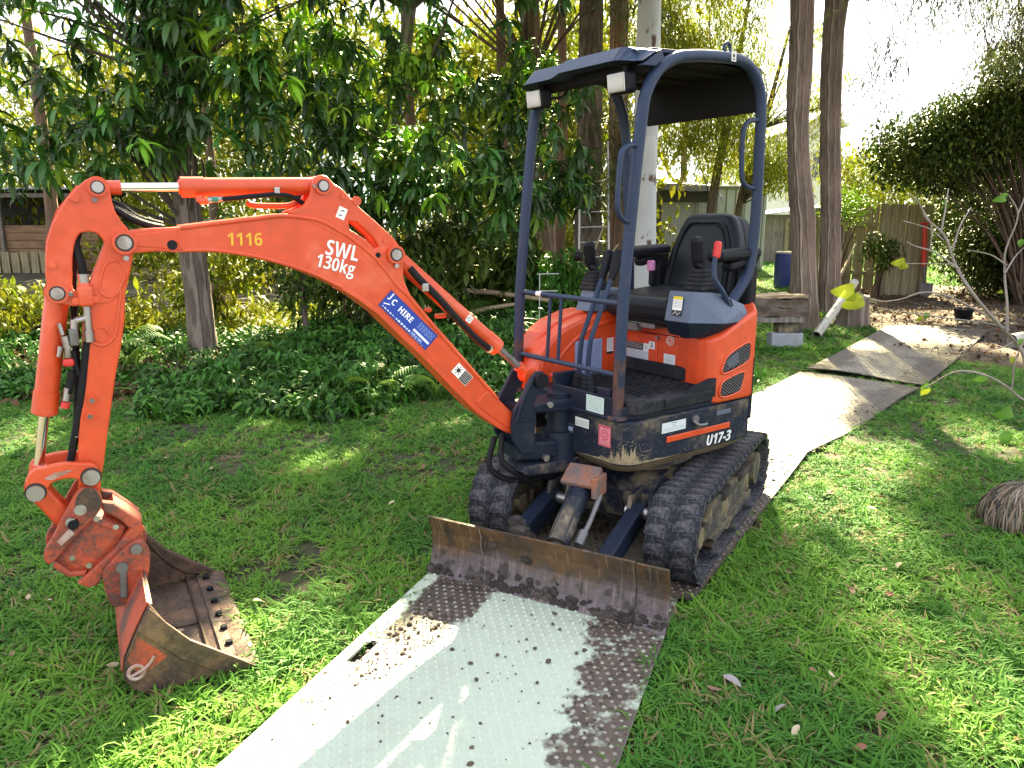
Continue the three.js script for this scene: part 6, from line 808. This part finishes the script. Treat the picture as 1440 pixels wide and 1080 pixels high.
// ---- arm ----
{
  const outer = [[1.703, 1.76], [1.676, 1.75], [1.665, 1.734], [1.661, 1.712], [1.659, 1.681], [1.653, 1.648], [1.638, 1.616], [1.618, 1.588], [1.603, 1.555], [1.608, 1.505], [1.623, 1.444], [1.647, 1.365], [1.66, 1.261], [1.68, 1.173], [1.71, 1.058], [1.742, 0.912], [1.755, 0.856], [1.774, 0.761], [1.787, 0.711], [1.798, 0.65], [1.811, 0.614], [1.837, 0.6], [1.862, 0.612], [1.87, 0.65], [1.858, 0.768], [1.846, 0.859], [1.832, 0.944], [1.817, 1.051], [1.802, 1.182], [1.79, 1.264], [1.788, 1.309], [1.813, 1.325], [1.855, 1.337], [1.878, 1.353], [1.883, 1.387], [1.884, 1.428], [1.879, 1.492], [1.868, 1.546], [1.85, 1.598], [1.824, 1.644], [1.796, 1.687], [1.764, 1.722], [1.733, 1.751]];
  const hole = [[1.807, 1.384], [1.803, 1.445], [1.795, 1.505], [1.782, 1.55], [1.766, 1.573], [1.744, 1.578], [1.719, 1.573], [1.703, 1.556], [1.697, 1.536], [1.708, 1.503], [1.727, 1.455], [1.746, 1.406], [1.758, 1.375], [1.783, 1.365]];
  const headPts = [...outer.slice(0, 11), [1.66, 1.36], [1.7, 1.33], [1.76, 1.33], ...outer.slice(31)];
  const a = E(EX, 'arm', [plate([[1.603, 1.555], ...outer.slice(9, 30), [1.775, 1.36], [1.7, 1.53]], -0.055, 0.055, { bevel: 0.006 })], 'orange paint', fBM, 'upright orange dipper arm');
  for (const s of [1, -1]) E(a, 'side_plate', [plate(headPts, s > 0 ? 0.036 : -0.0575, s > 0 ? 0.0575 : -0.036, { holes: [smoothPts(hole, 50)], bevel: 0.005 })], 'orange paint', fBM);
  E(a, 'web', [plate([[1.76, 1.735], [1.83, 1.65], [1.872, 1.55], [1.886, 1.43], [1.878, 1.43], [1.862, 1.54], [1.82, 1.64], [1.75, 1.725]], -0.036, 0.036, { bevel: 0 })], 'orange paint', fBM);
  const rec = smoothPts([[1.698, 1.467], [1.681, 1.478], [1.659, 1.474], [1.645, 1.448], [1.645, 1.424], [1.677, 1.362], [1.693, 1.353], [1.715, 1.358], [1.727, 1.377], [1.724, 1.398]], 50);
  E(a, 'pressed_rim', [tube([...rec, rec[0]].map((p) => [0.0575, p[1], p[0]]), 0.0042, 80, 6), tube([...circle(1.739, 1.224, 0.024, 30), [1.763, 1.224]].map((p) => [0.0565, p[1], p[0]]), 0.0032, 50, 6), tube([[1.66, 1.42], [1.664, 1.36], [1.675, 1.3], [1.69, 1.23], [1.71, 1.195], [1.74, 1.183], [1.77, 1.196]].map((p) => [0.0555, p[1], p[0]]), 0.005, 40, 6)], 'orange paint', fBM);
  E(a, 'boss', [boss(1.699, 1.727, 0.05, 0.07, 0.032), boss(1.855, 1.374, 0.05, 0.078, 0.034), boss(1.855, 1.374, -0.078, -0.05, 0.034), boss(1.77, 1.69, 0.056, 0.07, 0.013), boss(1.86, 1.469, 0.056, 0.07, 0.012), boss(1.79, 0.99, 0.052, 0.066, 0.016), boss(1.802, 0.933, 0.052, 0.066, 0.016)], 'orange paint', fBM);
  E(a, 'pin', [boss(1.699, 1.727, 0.06, 0.08, 0.018), boss(1.855, 1.374, 0.06, 0.09, 0.02), boss(1.821, 0.717, 0.06, 0.1, 0.026)], 'bare steel', fBM); for (const [z, y, x, r] of [[1.699, 1.727, 0.0712, 0.0225], [1.855, 1.374, 0.0792, 0.025]]) E(a, 'grease_ring', [boss(z, y, x - 0.01, x, r)], 'grease', fBM); E(a, 'bolt', [boss(1.712, 1.685, 0.058, 0.07, 0.008), boss(1.816, 1.37, 0.06, 0.08, 0.007), boss(1.79, 0.99, 0.06, 0.07, 0.008), boss(1.802, 0.933, 0.06, 0.07, 0.008)], 'dull steel', fBM);
  // hydraulic valve cluster on the arm
  E(a, 'hose', [tube([[0.0, 1.66, 1.7], [0.02, 1.62, 1.76], [0.03, 1.55, 1.785], [0.04, 1.47, 1.775], [0.04, 1.43, 1.772]], 0.016, 30, 8), tube([[-0.03, 1.62, 1.76], [-0.03, 1.5, 1.79], [-0.03, 1.36, 1.81], [-0.02, 1.2, 1.82], [0, 1.0, 1.835], [0.02, 0.86, 1.855], [0.03, 0.76, 1.885]], 0.012, 50, 8), tube([[0.05, 1.2, 1.785], [0.05, 1.12, 1.8], [0.05, 1.04, 1.815], [0.045, 0.96, 1.832], [0.04, 0.86, 1.858], [0.03, 0.77, 1.88]], 0.013, 40, 8), tube([[0.05, 1.17, 1.83], [0.05, 1.12, 1.828], [0.045, 1.05, 1.815], [0.045, 0.98, 1.83]], 0.009, 30, 8), tube([[0.045, 1.1, 1.842], [0.045, 1.06, 1.85], [0.045, 1.02, 1.862]], 0.012, 20, 8)], 'hose', fBM);
  E(a, 'valve_block', [box(0.06, 1.36, 1.772, 0.05, 0.07, 0.05, 0.01), cyl([0.06, 1.385, 1.772], [0.06, 1.405, 1.772], 0.024, 0.018, 14), boss(1.803, 1.346, 0.055, 0.08, 0.012), boss(1.742, 1.348, 0.055, 0.08, 0.012)], 'orange paint', fBM);
  E(a, 'fitting', [cyl([0.05, 1.4, 1.772], [0.05, 1.435, 1.772], 0.0175, 0.0175, 12), cyl([0.06, 1.33, 1.772], [0.06, 1.2, 1.776], 0.0125, 0.0125, 12), cyl([0.06, 1.285, 1.774], [0.06, 1.275, 1.815], 0.011, 0.011, 10), cyl([0.06, 1.28, 1.815], [0.06, 1.24, 1.82], 0.013, 0.013, 8), cyl([0.06, 1.24, 1.775], [0.06, 1.2, 1.776], 0.017, 0.017, 6), cyl([0.06, 1.225, 1.85], [0.06, 1.18, 1.845], 0.013, 0.013, 8), cyl([0.06, 1.27, 1.862], [0.06, 1.23, 1.855], 0.007, 0.008, 8), cyl([0.06, 1.195, 1.845], [0.06, 1.15, 1.847], 0.011, 0.011, 8), cyl([0.06, 1.19, 1.865], [0.06, 1.155, 1.875], 0.009, 0.007, 8), cyl([0.045, 1.04, 1.86], [0.045, 0.995, 1.87], 0.0125, 0.0125, 8), cyl([0.04, 0.9, 1.845], [0.04, 0.86, 1.856], 0.0125, 0.0125, 8)], 'bare steel', fBM);
  E(a, 'tap_body', [box(0.06, 1.22, 1.822, 0.03, 0.06, 0.028, 0.005)], 'dull steel', fBM); E(a, 'cap', [box(0.06, 1.132, 1.848, 0.03, 0.028, 0.035, 0.01), cyl([0.045, 0.99, 1.87], [0.045, 0.97, 1.878], 0.014, 0.014, 10)], 'red plastic', fBM);
  const bc = hydraulic('bucket_cylinder', [0, 1.374, 1.856], 0.43, [0, 0.69, 1.994], 0.038, 0.0165, 'chrome rod');
  // links
  const lo = [[2.018, 0.729], [2.01, 0.754], [1.989, 0.772], [1.96, 0.776], [1.924, 0.781], [1.888, 0.781], [1.848, 0.773], [1.812, 0.765], [1.794, 0.74], [1.794, 0.705], [1.815, 0.686], [1.844, 0.7], [1.869, 0.717], [1.912, 0.722], [1.942, 0.714], [1.962, 0.692], [1.985, 0.665], [2.012, 0.672], [2.022, 0.7]];
  for (const s of [1, -1]) { const l = E(EX, 'link', [plate(smoothPts(lo, 80), s > 0 ? 0.065 : -0.09, s > 0 ? 0.09 : -0.065, { bevel: 0.006 })], 'orange paint', fBM); if (s > 0) { for (const [z, y] of [[1.994, 0.69], [1.821, 0.719]]) E(l, 'grease_ring', [boss(z, y, 0.085, 0.0925, 0.034)], 'grease', fBM); E(l, 'pin', [boss(1.994, 0.69, 0.085, 0.108, 0.028), boss(1.821, 0.719, 0.085, 0.108, 0.028)], 'bare steel', fBM); E(l, 'worn_patch', [plate([[1.965, 0.735], [1.93, 0.752], [1.87, 0.755], [1.9, 0.74], [1.94, 0.725]], 0.0895, 0.0912, { bevel: 0 })], 'pale paint', fBM); } }
  E(EX, 'push_link', [plate(smoothPts([[2.022, 0.7], [2.0, 0.72], [1.97, 0.7], [1.94, 0.65], [1.9, 0.585], [1.885, 0.55], [1.91, 0.52], [1.94, 0.53], [1.985, 0.6], [2.015, 0.655]], 60), -0.045, 0.045, { bevel: 0.01 })], 'orange paint', fBM);
}
// ---- tilting hitch ----
{
  const ear = smoothPts([[1.843, 0.683], [1.817, 0.676], [1.8, 0.648], [1.796, 0.625], [1.803, 0.595], [1.825, 0.567], [1.9, 0.496], [1.982, 0.418], [1.997, 0.44], [1.99, 0.474], [1.964, 0.514], [1.91, 0.61], [1.866, 0.674]], 80);
  const h = E(EX, 'tilt_hitch', [plate([[1.817, 0.573], [1.723, 0.504], [1.735, 0.47], [1.762, 0.428], [1.851, 0.35], [1.915, 0.348], [1.968, 0.41], [1.969, 0.428], [1.898, 0.512]], -0.075, 0.075, { bevel: 0.03 })], 'worn orange paint', fBM, 'worn orange tilting hitch between arm and bucket');
  for (const s of [1, -1]) { const e = E(h, 'ear_plate', [plate(ear, s > 0 ? 0.07 : -0.095, s > 0 ? 0.095 : -0.07, { bevel: 0.006 })], 'worn orange paint', fBM); if (s > 0) { E(e, 'worn_end', [plate(smoothPts([[1.843, 0.68], [1.817, 0.673], [1.803, 0.646], [1.8, 0.625], [1.806, 0.6], [1.84, 0.59], [1.88, 0.62], [1.868, 0.66]], 50), 0.094, 0.0965, { bevel: 0.001 })], 'bucket steel', fBM); E(e, 'bolt', [boss(1.867, 0.606, 0.09, 0.108, 0.02), boss(1.901, 0.569, 0.09, 0.115, 0.016)], 'bare steel', fBM); E(e, 'nut', [boss(1.893, 0.558, 0.09, 0.118, 0.018)], 'black plastic', fBM); E(e, 'plate', [plate([[1.952, 0.5], [1.908, 0.54], [1.893, 0.518], [1.94, 0.48]], 0.0945, 0.0975, { bevel: 0.001 })], 'pale paint', fBM); } }
  const cp = [[1.795, 0.616], [1.76, 0.605], [1.71, 0.554], [1.674, 0.514], [1.671, 0.48], [1.732, 0.408], [1.844, 0.3], [1.875, 0.298], [1.904, 0.321], [1.878, 0.347], [1.777, 0.427], [1.717, 0.497], [1.74, 0.53], [1.799, 0.585]];
  for (const s of [1, -1]) E(h, 'yoke', [plate(cp, s > 0 ? 0.05 : -0.09, s > 0 ? 0.09 : -0.05, { bevel: 0.008 })], 'worn orange paint', fBM);
  E(h, 'flange', [plate([[1.76, 0.6], [1.71, 0.55], [1.672, 0.508], [1.69, 0.49], [1.73, 0.53], [1.775, 0.582]], -0.05, 0.05, { bevel: 0.006 }), plate([[1.88, 0.345], [1.93, 0.35], [1.975, 0.4], [1.965, 0.425], [1.92, 0.37], [1.87, 0.365]], -0.085, 0.085, { bevel: 0.008 })], 'worn orange paint', fBM);
  for (const [z, y] of [[1.82, 0.555], [1.762, 0.512], [1.912, 0.422], [1.862, 0.382]]) E(h, 'bolt', [boss(z, y, 0.07, 0.084, 0.01)], 'bare steel', fBM);
  for (const g of [plate([[1.835, 0.572], [1.75, 0.512], [1.76, 0.492], [1.85, 0.552]], 0.068, 0.08, { bevel: 0.003 }), plate([[1.94, 0.43], [1.87, 0.372], [1.855, 0.392], [1.925, 0.45]], 0.068, 0.08, { bevel: 0.003 })]) E(h, 'strap', [g], 'worn orange paint', fBM);
}
// ---- bucket ----
{
  const prof = [[1.69, 0.335], [1.736, 0.25], [1.778, 0.159], [1.79, 0.11], [1.79, 0.08], [1.768, 0.036], [1.73, 0.008], [1.62, 0.0], [1.49, 0.001], [1.362, 0.012]], inn = prof.map(([z, y], i) => { const t = 0.011, a = prof[Math.max(0, i - 1)], b = prof[Math.min(prof.length - 1, i + 1)], d = Math.hypot(b[0] - a[0], b[1] - a[1]); return [z + (b[1] - a[1]) / d * t, y - (b[0] - a[0]) / d * t]; }).map(([z, y], i) => [z, y]);
  const sgn = inn[4][0] < prof[4][0] ? inn : prof.map((p, i) => [2 * p[0] - inn[i][0], 2 * p[1] - inn[i][1]]);
  const b = E(EX, 'bucket', [plate([...prof, ...sgn.slice().reverse()], -0.45, 0.4, { bevel: 0.001 })], 'bucket steel', fBM, 'wide brown steel mud bucket, mouth towards the machine');
  const side = [[1.69, 0.335], [1.736, 0.25], [1.778, 0.159], [1.79, 0.11], [1.79, 0.08], [1.768, 0.036], [1.73, 0.008], [1.62, 0.0], [1.49, 0.001], [1.362, 0.012], [1.476, 0.092], [1.574, 0.168], [1.643, 0.25]];
  E(b, 'side_plate', [plate(side, 0.396, 0.41, { bevel: 0.002 })], 'bucket steel', fBM); E(b, 'side_plate', [plate(side, -0.46, -0.446, { bevel: 0.002 })], 'bucket steel', fBM);
  E(b, 'side_cutter', [plate([[1.69, 0.325], [1.735, 0.25], [1.652, 0.158], [1.61, 0.109], [1.49, 0.022], [1.442, 0.006], [1.362, 0.008], [1.476, 0.097], [1.574, 0.172], [1.643, 0.256]], 0.405, 0.419, { bevel: 0.003 })], 'bucket steel', fBM); E(b, 'side_cutter', [plate([[1.69, 0.325], [1.735, 0.25], [1.652, 0.158], [1.61, 0.109], [1.49, 0.022], [1.442, 0.006], [1.362, 0.008], [1.476, 0.097], [1.574, 0.172], [1.643, 0.256]], -0.469, -0.455, { bevel: 0.003 })], 'bucket steel', fBM);
  E(b, 'back_paint', [plate([[1.692, 0.34], [1.738, 0.254], [1.781, 0.161], [1.793, 0.11], [1.797, 0.11], [1.784, 0.162], [1.742, 0.256], [1.697, 0.342]], -0.44, 0.4, { bevel: 0 })], 'worn orange paint', fBM, 'orange painted back of the bucket'); E(b, 'side_patch', [plate([[1.775, 0.15], [1.735, 0.225], [1.65, 0.13], [1.69, 0.105], [1.745, 0.085]], 0.4095, 0.411, { bevel: 0 })], 'worn orange paint', fBM);
  E(b, 'lifting_eye', [new THREE.TorusGeometry(0.024, 0.007, 8, 24).applyMatrix4(at(0.412, 0.098, 1.752, Q)), tube([[0.413, 0.085, 1.775], [0.415, 0.11, 1.72], [0.413, 0.145, 1.69]], 0.006, 14, 6)], 'pale paint', fBM);
  E(b, 'cutting_edge', [plate([[1.345, 0.002], [1.345, 0.01], [1.46, 0.024], [1.46, 0.014]], -0.455, 0.405, { bevel: 0.002 })], 'bucket steel', fBM); E(b, 'weld', [tube([[-0.44, 0.022, 1.5], [-0.1, 0.021, 1.502], [0.39, 0.022, 1.5]], 0.006, 40, 6), tube([[0.0, 0.016, 1.74], [0.0, 0.014, 1.6], [0.0, 0.016, 1.49]], 0.004, 20, 6), tube([[-0.44, 0.31, 1.68], [-0.444, 0.18, 1.62], [-0.443, 0.06, 1.52], [-0.443, 0.03, 1.44]], 0.006, 20, 6)], 'bucket steel', fBM);
  for (let i = 0; i < 7; i++) E(b, 'bolt', [cyl([-0.39 + i * 0.125, 0.016, 1.425], [-0.39 + i * 0.125, 0.034, 1.425], 0.016, 0.013, 8)], 'black plastic', fBM);
  const ear = smoothPts([[1.82, 0.352], [1.792, 0.39], [1.723, 0.446], [1.69, 0.457], [1.666, 0.431], [1.661, 0.377], [1.679, 0.3], [1.72, 0.25], [1.76, 0.215], [1.8, 0.215]], 60);
  for (const s of [1, -1]) { const e = E(b, 'ear_plate', [plate(ear, s > 0 ? 0.095 : -0.115, s > 0 ? 0.115 : -0.095, { bevel: 0.005 })], 'worn orange paint', fBM); E(e, 'pin', [boss(1.703, 0.426, s > 0 ? 0.1 : -0.135, s > 0 ? 0.125 : -0.11, 0.019)], 'dull steel', fBM); if (s > 0) E(e, 'lock_bar', [(() => { const g = box(0, 0, 0, 0.018, 0.13, 0.026, 0.01); g.rotateX(-0.06); g.translate(0.122, 0.31, 1.757); return g; })(), boss(1.757, 0.367, 0.115, 0.132, 0.02)], 'dull steel', fBM); }
  E(b, 'cross_tube', [boss(1.703, 0.426, -0.1, 0.1, 0.03), boss(1.78, 0.3, -0.1, 0.1, 0.03)], 'worn orange paint', fBM);
}
// ---------- small things ----------
{ // foreground sapling with bare forked twigs
  const t = thing('bare_sapling', 'nearly leafless sapling with pale forked twigs at the right edge in front', 'sapling', 3.3, 0, -4.6), L = (p) => [p[0] - 3.3, p[1], p[2] + 4.6];
  const B = { main: [[[3.3, 0, -4.62], [3.25, 0.5, -4.66], [3.17, 0.82, -4.69], [3.13, 0.87, -4.7], [2.89, 1.03, -4.56], [2.68, 1.21, -4.48], [2.62, 1.36, -4.57], [2.55, 1.53, -4.6], [2.45, 1.62, -4.62], [2.35, 1.71, -4.54], [2.26, 1.76, -4.48]], 0.021, 0.005], b1: [[[2.53, 1.54, -4.6], [2.55, 1.66, -4.62], [2.61, 1.8, -4.72]], 0.008, 0.004], b2: [[[2.6, 1.45, -4.58], [2.65, 1.58, -4.62], [2.76, 1.69, -4.72]], 0.008, 0.004], b3: [[[2.64, 1.33, -4.55], [2.51, 1.43, -4.62], [2.45, 1.46, -4.72], [2.35, 1.49, -4.64]], 0.009, 0.004], b4: [[[2.49, 1.43, -4.62], [2.48, 1.58, -4.62], [2.47, 1.68, -4.72]], 0.006, 0.003], b5: [[[2.55, 1.5, -4.6], [2.48, 1.56, -4.62], [2.44, 1.59, -4.72], [2.32, 1.61, -4.64]], 0.006, 0.003], b6: [[[2.62, 1.36, -4.57], [2.5, 1.36, -4.62], [2.34, 1.36, -4.65]], 0.006, 0.003],
    low1: [[[2.89, 1.03, -4.56], [2.77, 1.1, -4.6], [2.57, 1.18, -4.56], [2.38, 1.2, -4.48], [2.28, 1.16, -4.5], [2.2, 1.14, -4.6], [2.08, 1.19, -4.62]], 0.009, 0.003], low2: [[[2.98, 0.98, -4.6], [2.9, 1.0, -4.62], [2.62, 1.04, -4.56], [2.36, 1.08, -4.48], [2.2, 1.1, -4.57]], 0.008, 0.003], up: [[[3.0, 0.96, -4.6], [2.99, 1.12, -4.62], [2.98, 1.28, -4.66], [2.95, 1.43, -4.64], [2.97, 1.65, -4.6], [2.9, 1.76, -4.6]], 0.012, 0.004], up2: [[[2.97, 1.3, -4.65], [3.06, 1.41, -4.7], [3.1, 1.47, -4.68]], 0.007, 0.003], up3: [[[2.97, 1.35, -4.64], [2.88, 1.41, -4.66], [2.74, 1.44, -4.68]], 0.007, 0.003], up4: [[[2.97, 1.65, -4.6], [3.03, 1.76, -4.65], [3.05, 1.82, -4.68]], 0.006, 0.003], front: [[[3.25, 0.4, -4.64], [2.9, 0.66, -4.1], [2.55, 0.74, -3.72], [2.37, 0.84, -3.6], [2.17, 0.92, -3.5], [2.1, 0.92, -3.54], [2.02, 0.81, -3.66]], 0.011, 0.004], front2: [[[2.45, 0.79, -3.66], [2.42, 0.95, -3.62], [2.44, 1.06, -3.61]], 0.006, 0.003], r1: [[[3.1, 0.88, -4.68], [2.98, 0.85, -4.62], [2.9, 0.83, -4.66]], 0.006, 0.003] };
  for (const [k, [p, r0, r1]] of Object.entries(B)) part(t, k === 'main' ? 'stem' : 'twig', [limb(p.map(L), r0 * 0.72, r1 * 0.8)], mat('twig bark', { map: grime([0.3, 0.26, 0.22], [0.16, 0.12, 0.1], 0.4, { seed: 51, size: 0.2 }), roughness: 0.9 }));
  const broad = leafGeo(1, 0.6, { seg: 8, droop: 1.3, fold: 0.3, shape: 0.55 });
  for (const [x, y, z, s, ry, rx, m] of [[2.06, 1.2, -4.62, 0.165, -2.0, 0.5, 'yellow leaf'], [2.09, 1.17, -4.58, 0.165, -1.2, 1.1, 'yellow leaf'], [2.36, 1.37, -4.65, 0.13, -1.9, 0.4, 'yellow leaf'], [2.36, 1.36, -4.62, 0.09, -1.2, 1.1, 'yellow leaf'], [2.57, 1.73, -4.68, 0.065, 0.4, 0.8, 'fresh leaf'], [2.88, 1.75, -4.6, 0.12, -1.6, 0.05, 'fresh leaf'], [2.88, 1.77, -4.6, 0.06, 0.2, 0.9, 'fresh leaf'], [3.05, 1.5, -4.68, 0.1, 0.6, 0.9, 'fresh leaf'], [2.02, 0.82, -3.66, 0.11, 0.2, 1.25, 'yellow leaf'], [2.04, 0.83, -3.66, 0.07, -1.4, 0.1, 'fresh leaf'], [2.25, 0.9, -3.56, 0.1, -1.3, 0.3, 'fresh leaf'], [2.38, 0.97, -3.6, 0.065, 1.2, 0.6, 'yellow leaf'], [2.95, 1.2, -4.62, 0.055, -1.5, 0.5, 'yellow leaf'], [2.45, 1.08, -4.52, 0.08, 0.2, 0.6, 'fresh leaf'], [2.42, 1.06, -4.5, 0.07, -1, 0.7, 'yellow leaf'], [2.36, 0.62, -3.55, 0.15, 0.5, 0.6, 'fresh leaf'], [2.42, 0.72, -3.6, 0.15, -1.5, 0.3, 'fresh leaf'], [3.12, 0.9, -4.66, 0.09, 0.6, 0.7, 'fresh leaf'], [2.98, 1.1, -4.62, 0.05, 1.2, 0.6, 'yellow leaf'], [2.44, 0.52, -3.5, 0.16, 1.6, 0.5, 'fresh leaf']]) { const o = shadows(new THREE.Mesh(broad, M[m])); o.name = 'leaf'; o.position.set(x - 3.3, y, z + 4.6); o.rotation.set(0.75 + rx * 0.35, 0, ry * 0.75, 'ZXY'); o.scale.setScalar(s > 0.16 ? s : s * 0.72); t.add(o); }
}
{ // heap of dead grass roots
  const t = thing('dead_grass_clump', 'dry grey-brown grass clump lying on the lawn at the right edge', 'grass clump', 2.76, 0, -3.9), r = rng(71), mats = [];
  part(t, 'root_ball', [(() => { const g = new THREE.IcosahedronGeometry(0.15, 5), p = g.attributes.position; for (let i = 0; i < p.count; i++) { const k = 0.85 + 0.35 * fbm(p.getX(i) * 14 + 9, p.getY(i) * 14 + p.getZ(i) * 9 + 9, 1000, 5, 4); p.setXYZ(i, p.getX(i) * k * 1.15, Math.max(-0.02, p.getY(i) * k * 0.75 + 0.1), p.getZ(i) * k); } g.computeVertexNormals(); return g; })()], M['mud']);
  for (let i = 0; i < 2300; i++) { const a = r() * TAU, k = Math.sqrt(r()), h = 0.25 * Math.sqrt(1 - k * k * 0.9); mats.push(mxf(Math.cos(a) * k * 0.2, h * 0.85 + 0.02, Math.sin(a) * k * 0.2, -0.3 + 1.2 * k + r() * 0.7, Q - a + (r() - 0.5) * 2.2, 0, 0.7 + 0.8 * r())); }
  instanced(t, 'dry_blades', leafGeo(0.17, 0.006, { seg: 4, droop: 1.3, fold: 0.1 }), M['dry grass'], mats, tintRange(0.5, 1.7, 0.3));
}
// fallen leaves
{
  const r = rng(81), g = [leafGeo(0.11, 0.05, { seg: 5, droop: 0.5, fold: 0.3 }), leafGeo(0.085, 0.045, { seg: 5, droop: -0.5, fold: 0.2 })];
  const tones = [['brown', [0.2, 0.11, 0.06]], ['pale tan', [0.5, 0.4, 0.26]], ['reddish', [0.24, 0.09, 0.05]], ['grey', [0.3, 0.26, 0.25]]].map(([n, c]) => [n, mat('fallen leaf ' + n, { color: lin(...c), roughness: 0.8, side: THREE.DoubleSide, transmission: 0.15, thickness: 0 })]);
  const put = (x, z, k, lab, s = 1) => { const t = thing('fallen_leaf', lab, 'leaf', x, 0.035, z, lab.startsWith('scattered') ? 'scattered ' + tones[k][0] + ' fallen leaves' : undefined), o = shadows(new THREE.Mesh(g[Math.floor(r() * 2)], tones[k][1])); o.name = 'blade'; o.rotation.set((r() - 0.5) * 0.6, r() * TAU, (r() - 0.5) * 0.8); o.scale.setScalar(0.62 * s * (0.8 + 0.4 * r())); t.add(o); };
  put(-1.23, -4.75, 0, 'brown fallen leaf on the lawn below the middle of the boom'); put(-0.57, -4.84, 0, 'brown fallen leaf on the lawn left of the left track', 0.9); put(2.28, -3.67, 1, 'large pale fallen leaf in the sunny grass near the dead grass clump', 1.6); put(2.36, -3.5, 0, 'small brown leaf beside the large pale leaf', 0.8); put(0.75, -2.44, 3, 'dark bluish oval leaf on the grass right of the front mat', 1); put(0.68, -2.38, 0, 'brown curled leaf touching the bluish oval leaf'); put(3.1, -5.4, 1, 'big yellowish fallen leaf in the sunny grass beside the third mat', 1.4); put(-0.98, -6.2, 1, 'pale flat leaf in the middle of the lawn under the boom', 1.1);
  for (let i = 0; i < 60; i++) { const z = -2 - 5 * r(), x = 0.9 + (Math.abs(z) * 0.62 - 0.9) * r(); if (onMat(x, z, 0.05)) continue; const k = Math.floor(r() * 4); put(x, z, k, 'scattered ' + tones[k][0] + ' fallen leaf on the lawn to the right of the mats', 0.75); }
  for (let i = 0; i < 22; i++) { const z = -2.2 - 4.5 * r(), x = -0.6 - Math.abs(z) * 0.5 * r(); if (onMat(x, z, 0.05)) continue; const k = Math.floor(r() * 2); put(x, z, k, 'scattered ' + tones[k][0] + ' fallen leaf on the lawn left of the mats', 0.7); }
}
// litter on the dug bed and at the forest edge: nobody could count it
{
  const r = rng(91), ms = [], o = new THREE.Group(); o.name = 'leaf_litter'; tag(o, 'dry leaf litter on the dug bed and under the trees', 'leaf litter', null, 'stuff'); scene.add(o);
  for (let i = 0; i < 5200; i++) { const z = -7.8 - 9.5 * r(), x = 4.6 + 9 * r(); if (!inPoly(SOIL, x, z)) continue; ms.push(mxf(x, 0.05 + 0.06 * r(), z, (r() - 0.5), r() * TAU, (r() - 0.5) * 1.5, 0.4 + 0.6 * r())); }
  for (let i = 0; i < 2600; i++) { const x = -7 + 4.2 * r(), z = -6.6 - 4 * r(); ms.push(mxf(x, 0.02 + 0.05 * r(), z, (r() - 0.5), r() * TAU, (r() - 0.5) * 1.5, 0.6 + 0.8 * r())); }
  instanced(o, 'dry_leaves', leafGeo(0.11, 0.045, { seg: 3, droop: 0.8, fold: 0.3 }), M['dry leaf'], ms, tintRange(0.25, 1.5, 0.4));
}
// clods of dirt on the front mat
{
  const r = rng(95), clod = [0, 1, 2].map((k) => { const g = new THREE.IcosahedronGeometry(0.011, 2), p = g.attributes.position; for (let i = 0; i < p.count; i++) { const q = 0.75 + 0.6 * fbm(p.getX(i) * 90 + k * 7 + 20, p.getY(i) * 90 + p.getZ(i) * 70 + 20, 1000, 7 + k, 2); p.setXYZ(i, p.getX(i) * q * 1.25, p.getY(i) * q * 0.7, p.getZ(i) * q); } g.computeVertexNormals(); return metUV(g); });
  const m = MATS[0];
  for (let i = 0; i < 64; i++) { const u = i < 40 ? 0.34 + 0.45 * r() : 0.05 + 0.28 * r(), v = 0.5 + 0.48 * r(), p = matPoint(m, u, v), t = thing('dirt_clod', 'small dark clod of dirt lying on the ' + (i < 40 ? 'clean middle' : 'sunny left side') + ' of the front mat', 'dirt clod', p[0], 0.028, p[1], i < 40 ? 'dirt clods on the clean middle of the front mat' : 'dirt clods on the sunny side of the front mat'), o = shadows(new THREE.Mesh(clod[i % 3], M['mud'])); o.name = 'clod'; o.rotation.y = r() * 6; o.scale.setScalar(0.3 + 0.95 * r() * r() * r()); t.add(o); }
  const ms = [], cr = new THREE.Group(); cr.name = 'dirt_crumbs'; tag(cr, 'crumbs of mud lying along the muddy sides of the mats', 'dirt', null, 'stuff'); scene.add(cr);
  for (let i = 0; i < 12000; i++) { const q = MATS[Math.min(3, Math.floor(r() * r() * 4.6))], u = r(), v = r(); if (q.mud === 0 && v < 0.4) continue; const d = mudOn(q, u, v); if (r() > d * 0.75 + 0.03) continue; const p = matPoint(q, u, v); ms.push(mxf(p[0], q.y + 0.014 + (q.mud === 3 ? 0.09 * v * v : 0), p[1], 0, r() * 6, 0, 0.15 + 1.1 * r() * r() * r())); }
  instanced(cr, 'crumbs', clod[0], M['mud'], ms, tintRange(0.7, 2.2, 0.1));
}
renderer.render(scene, camera);
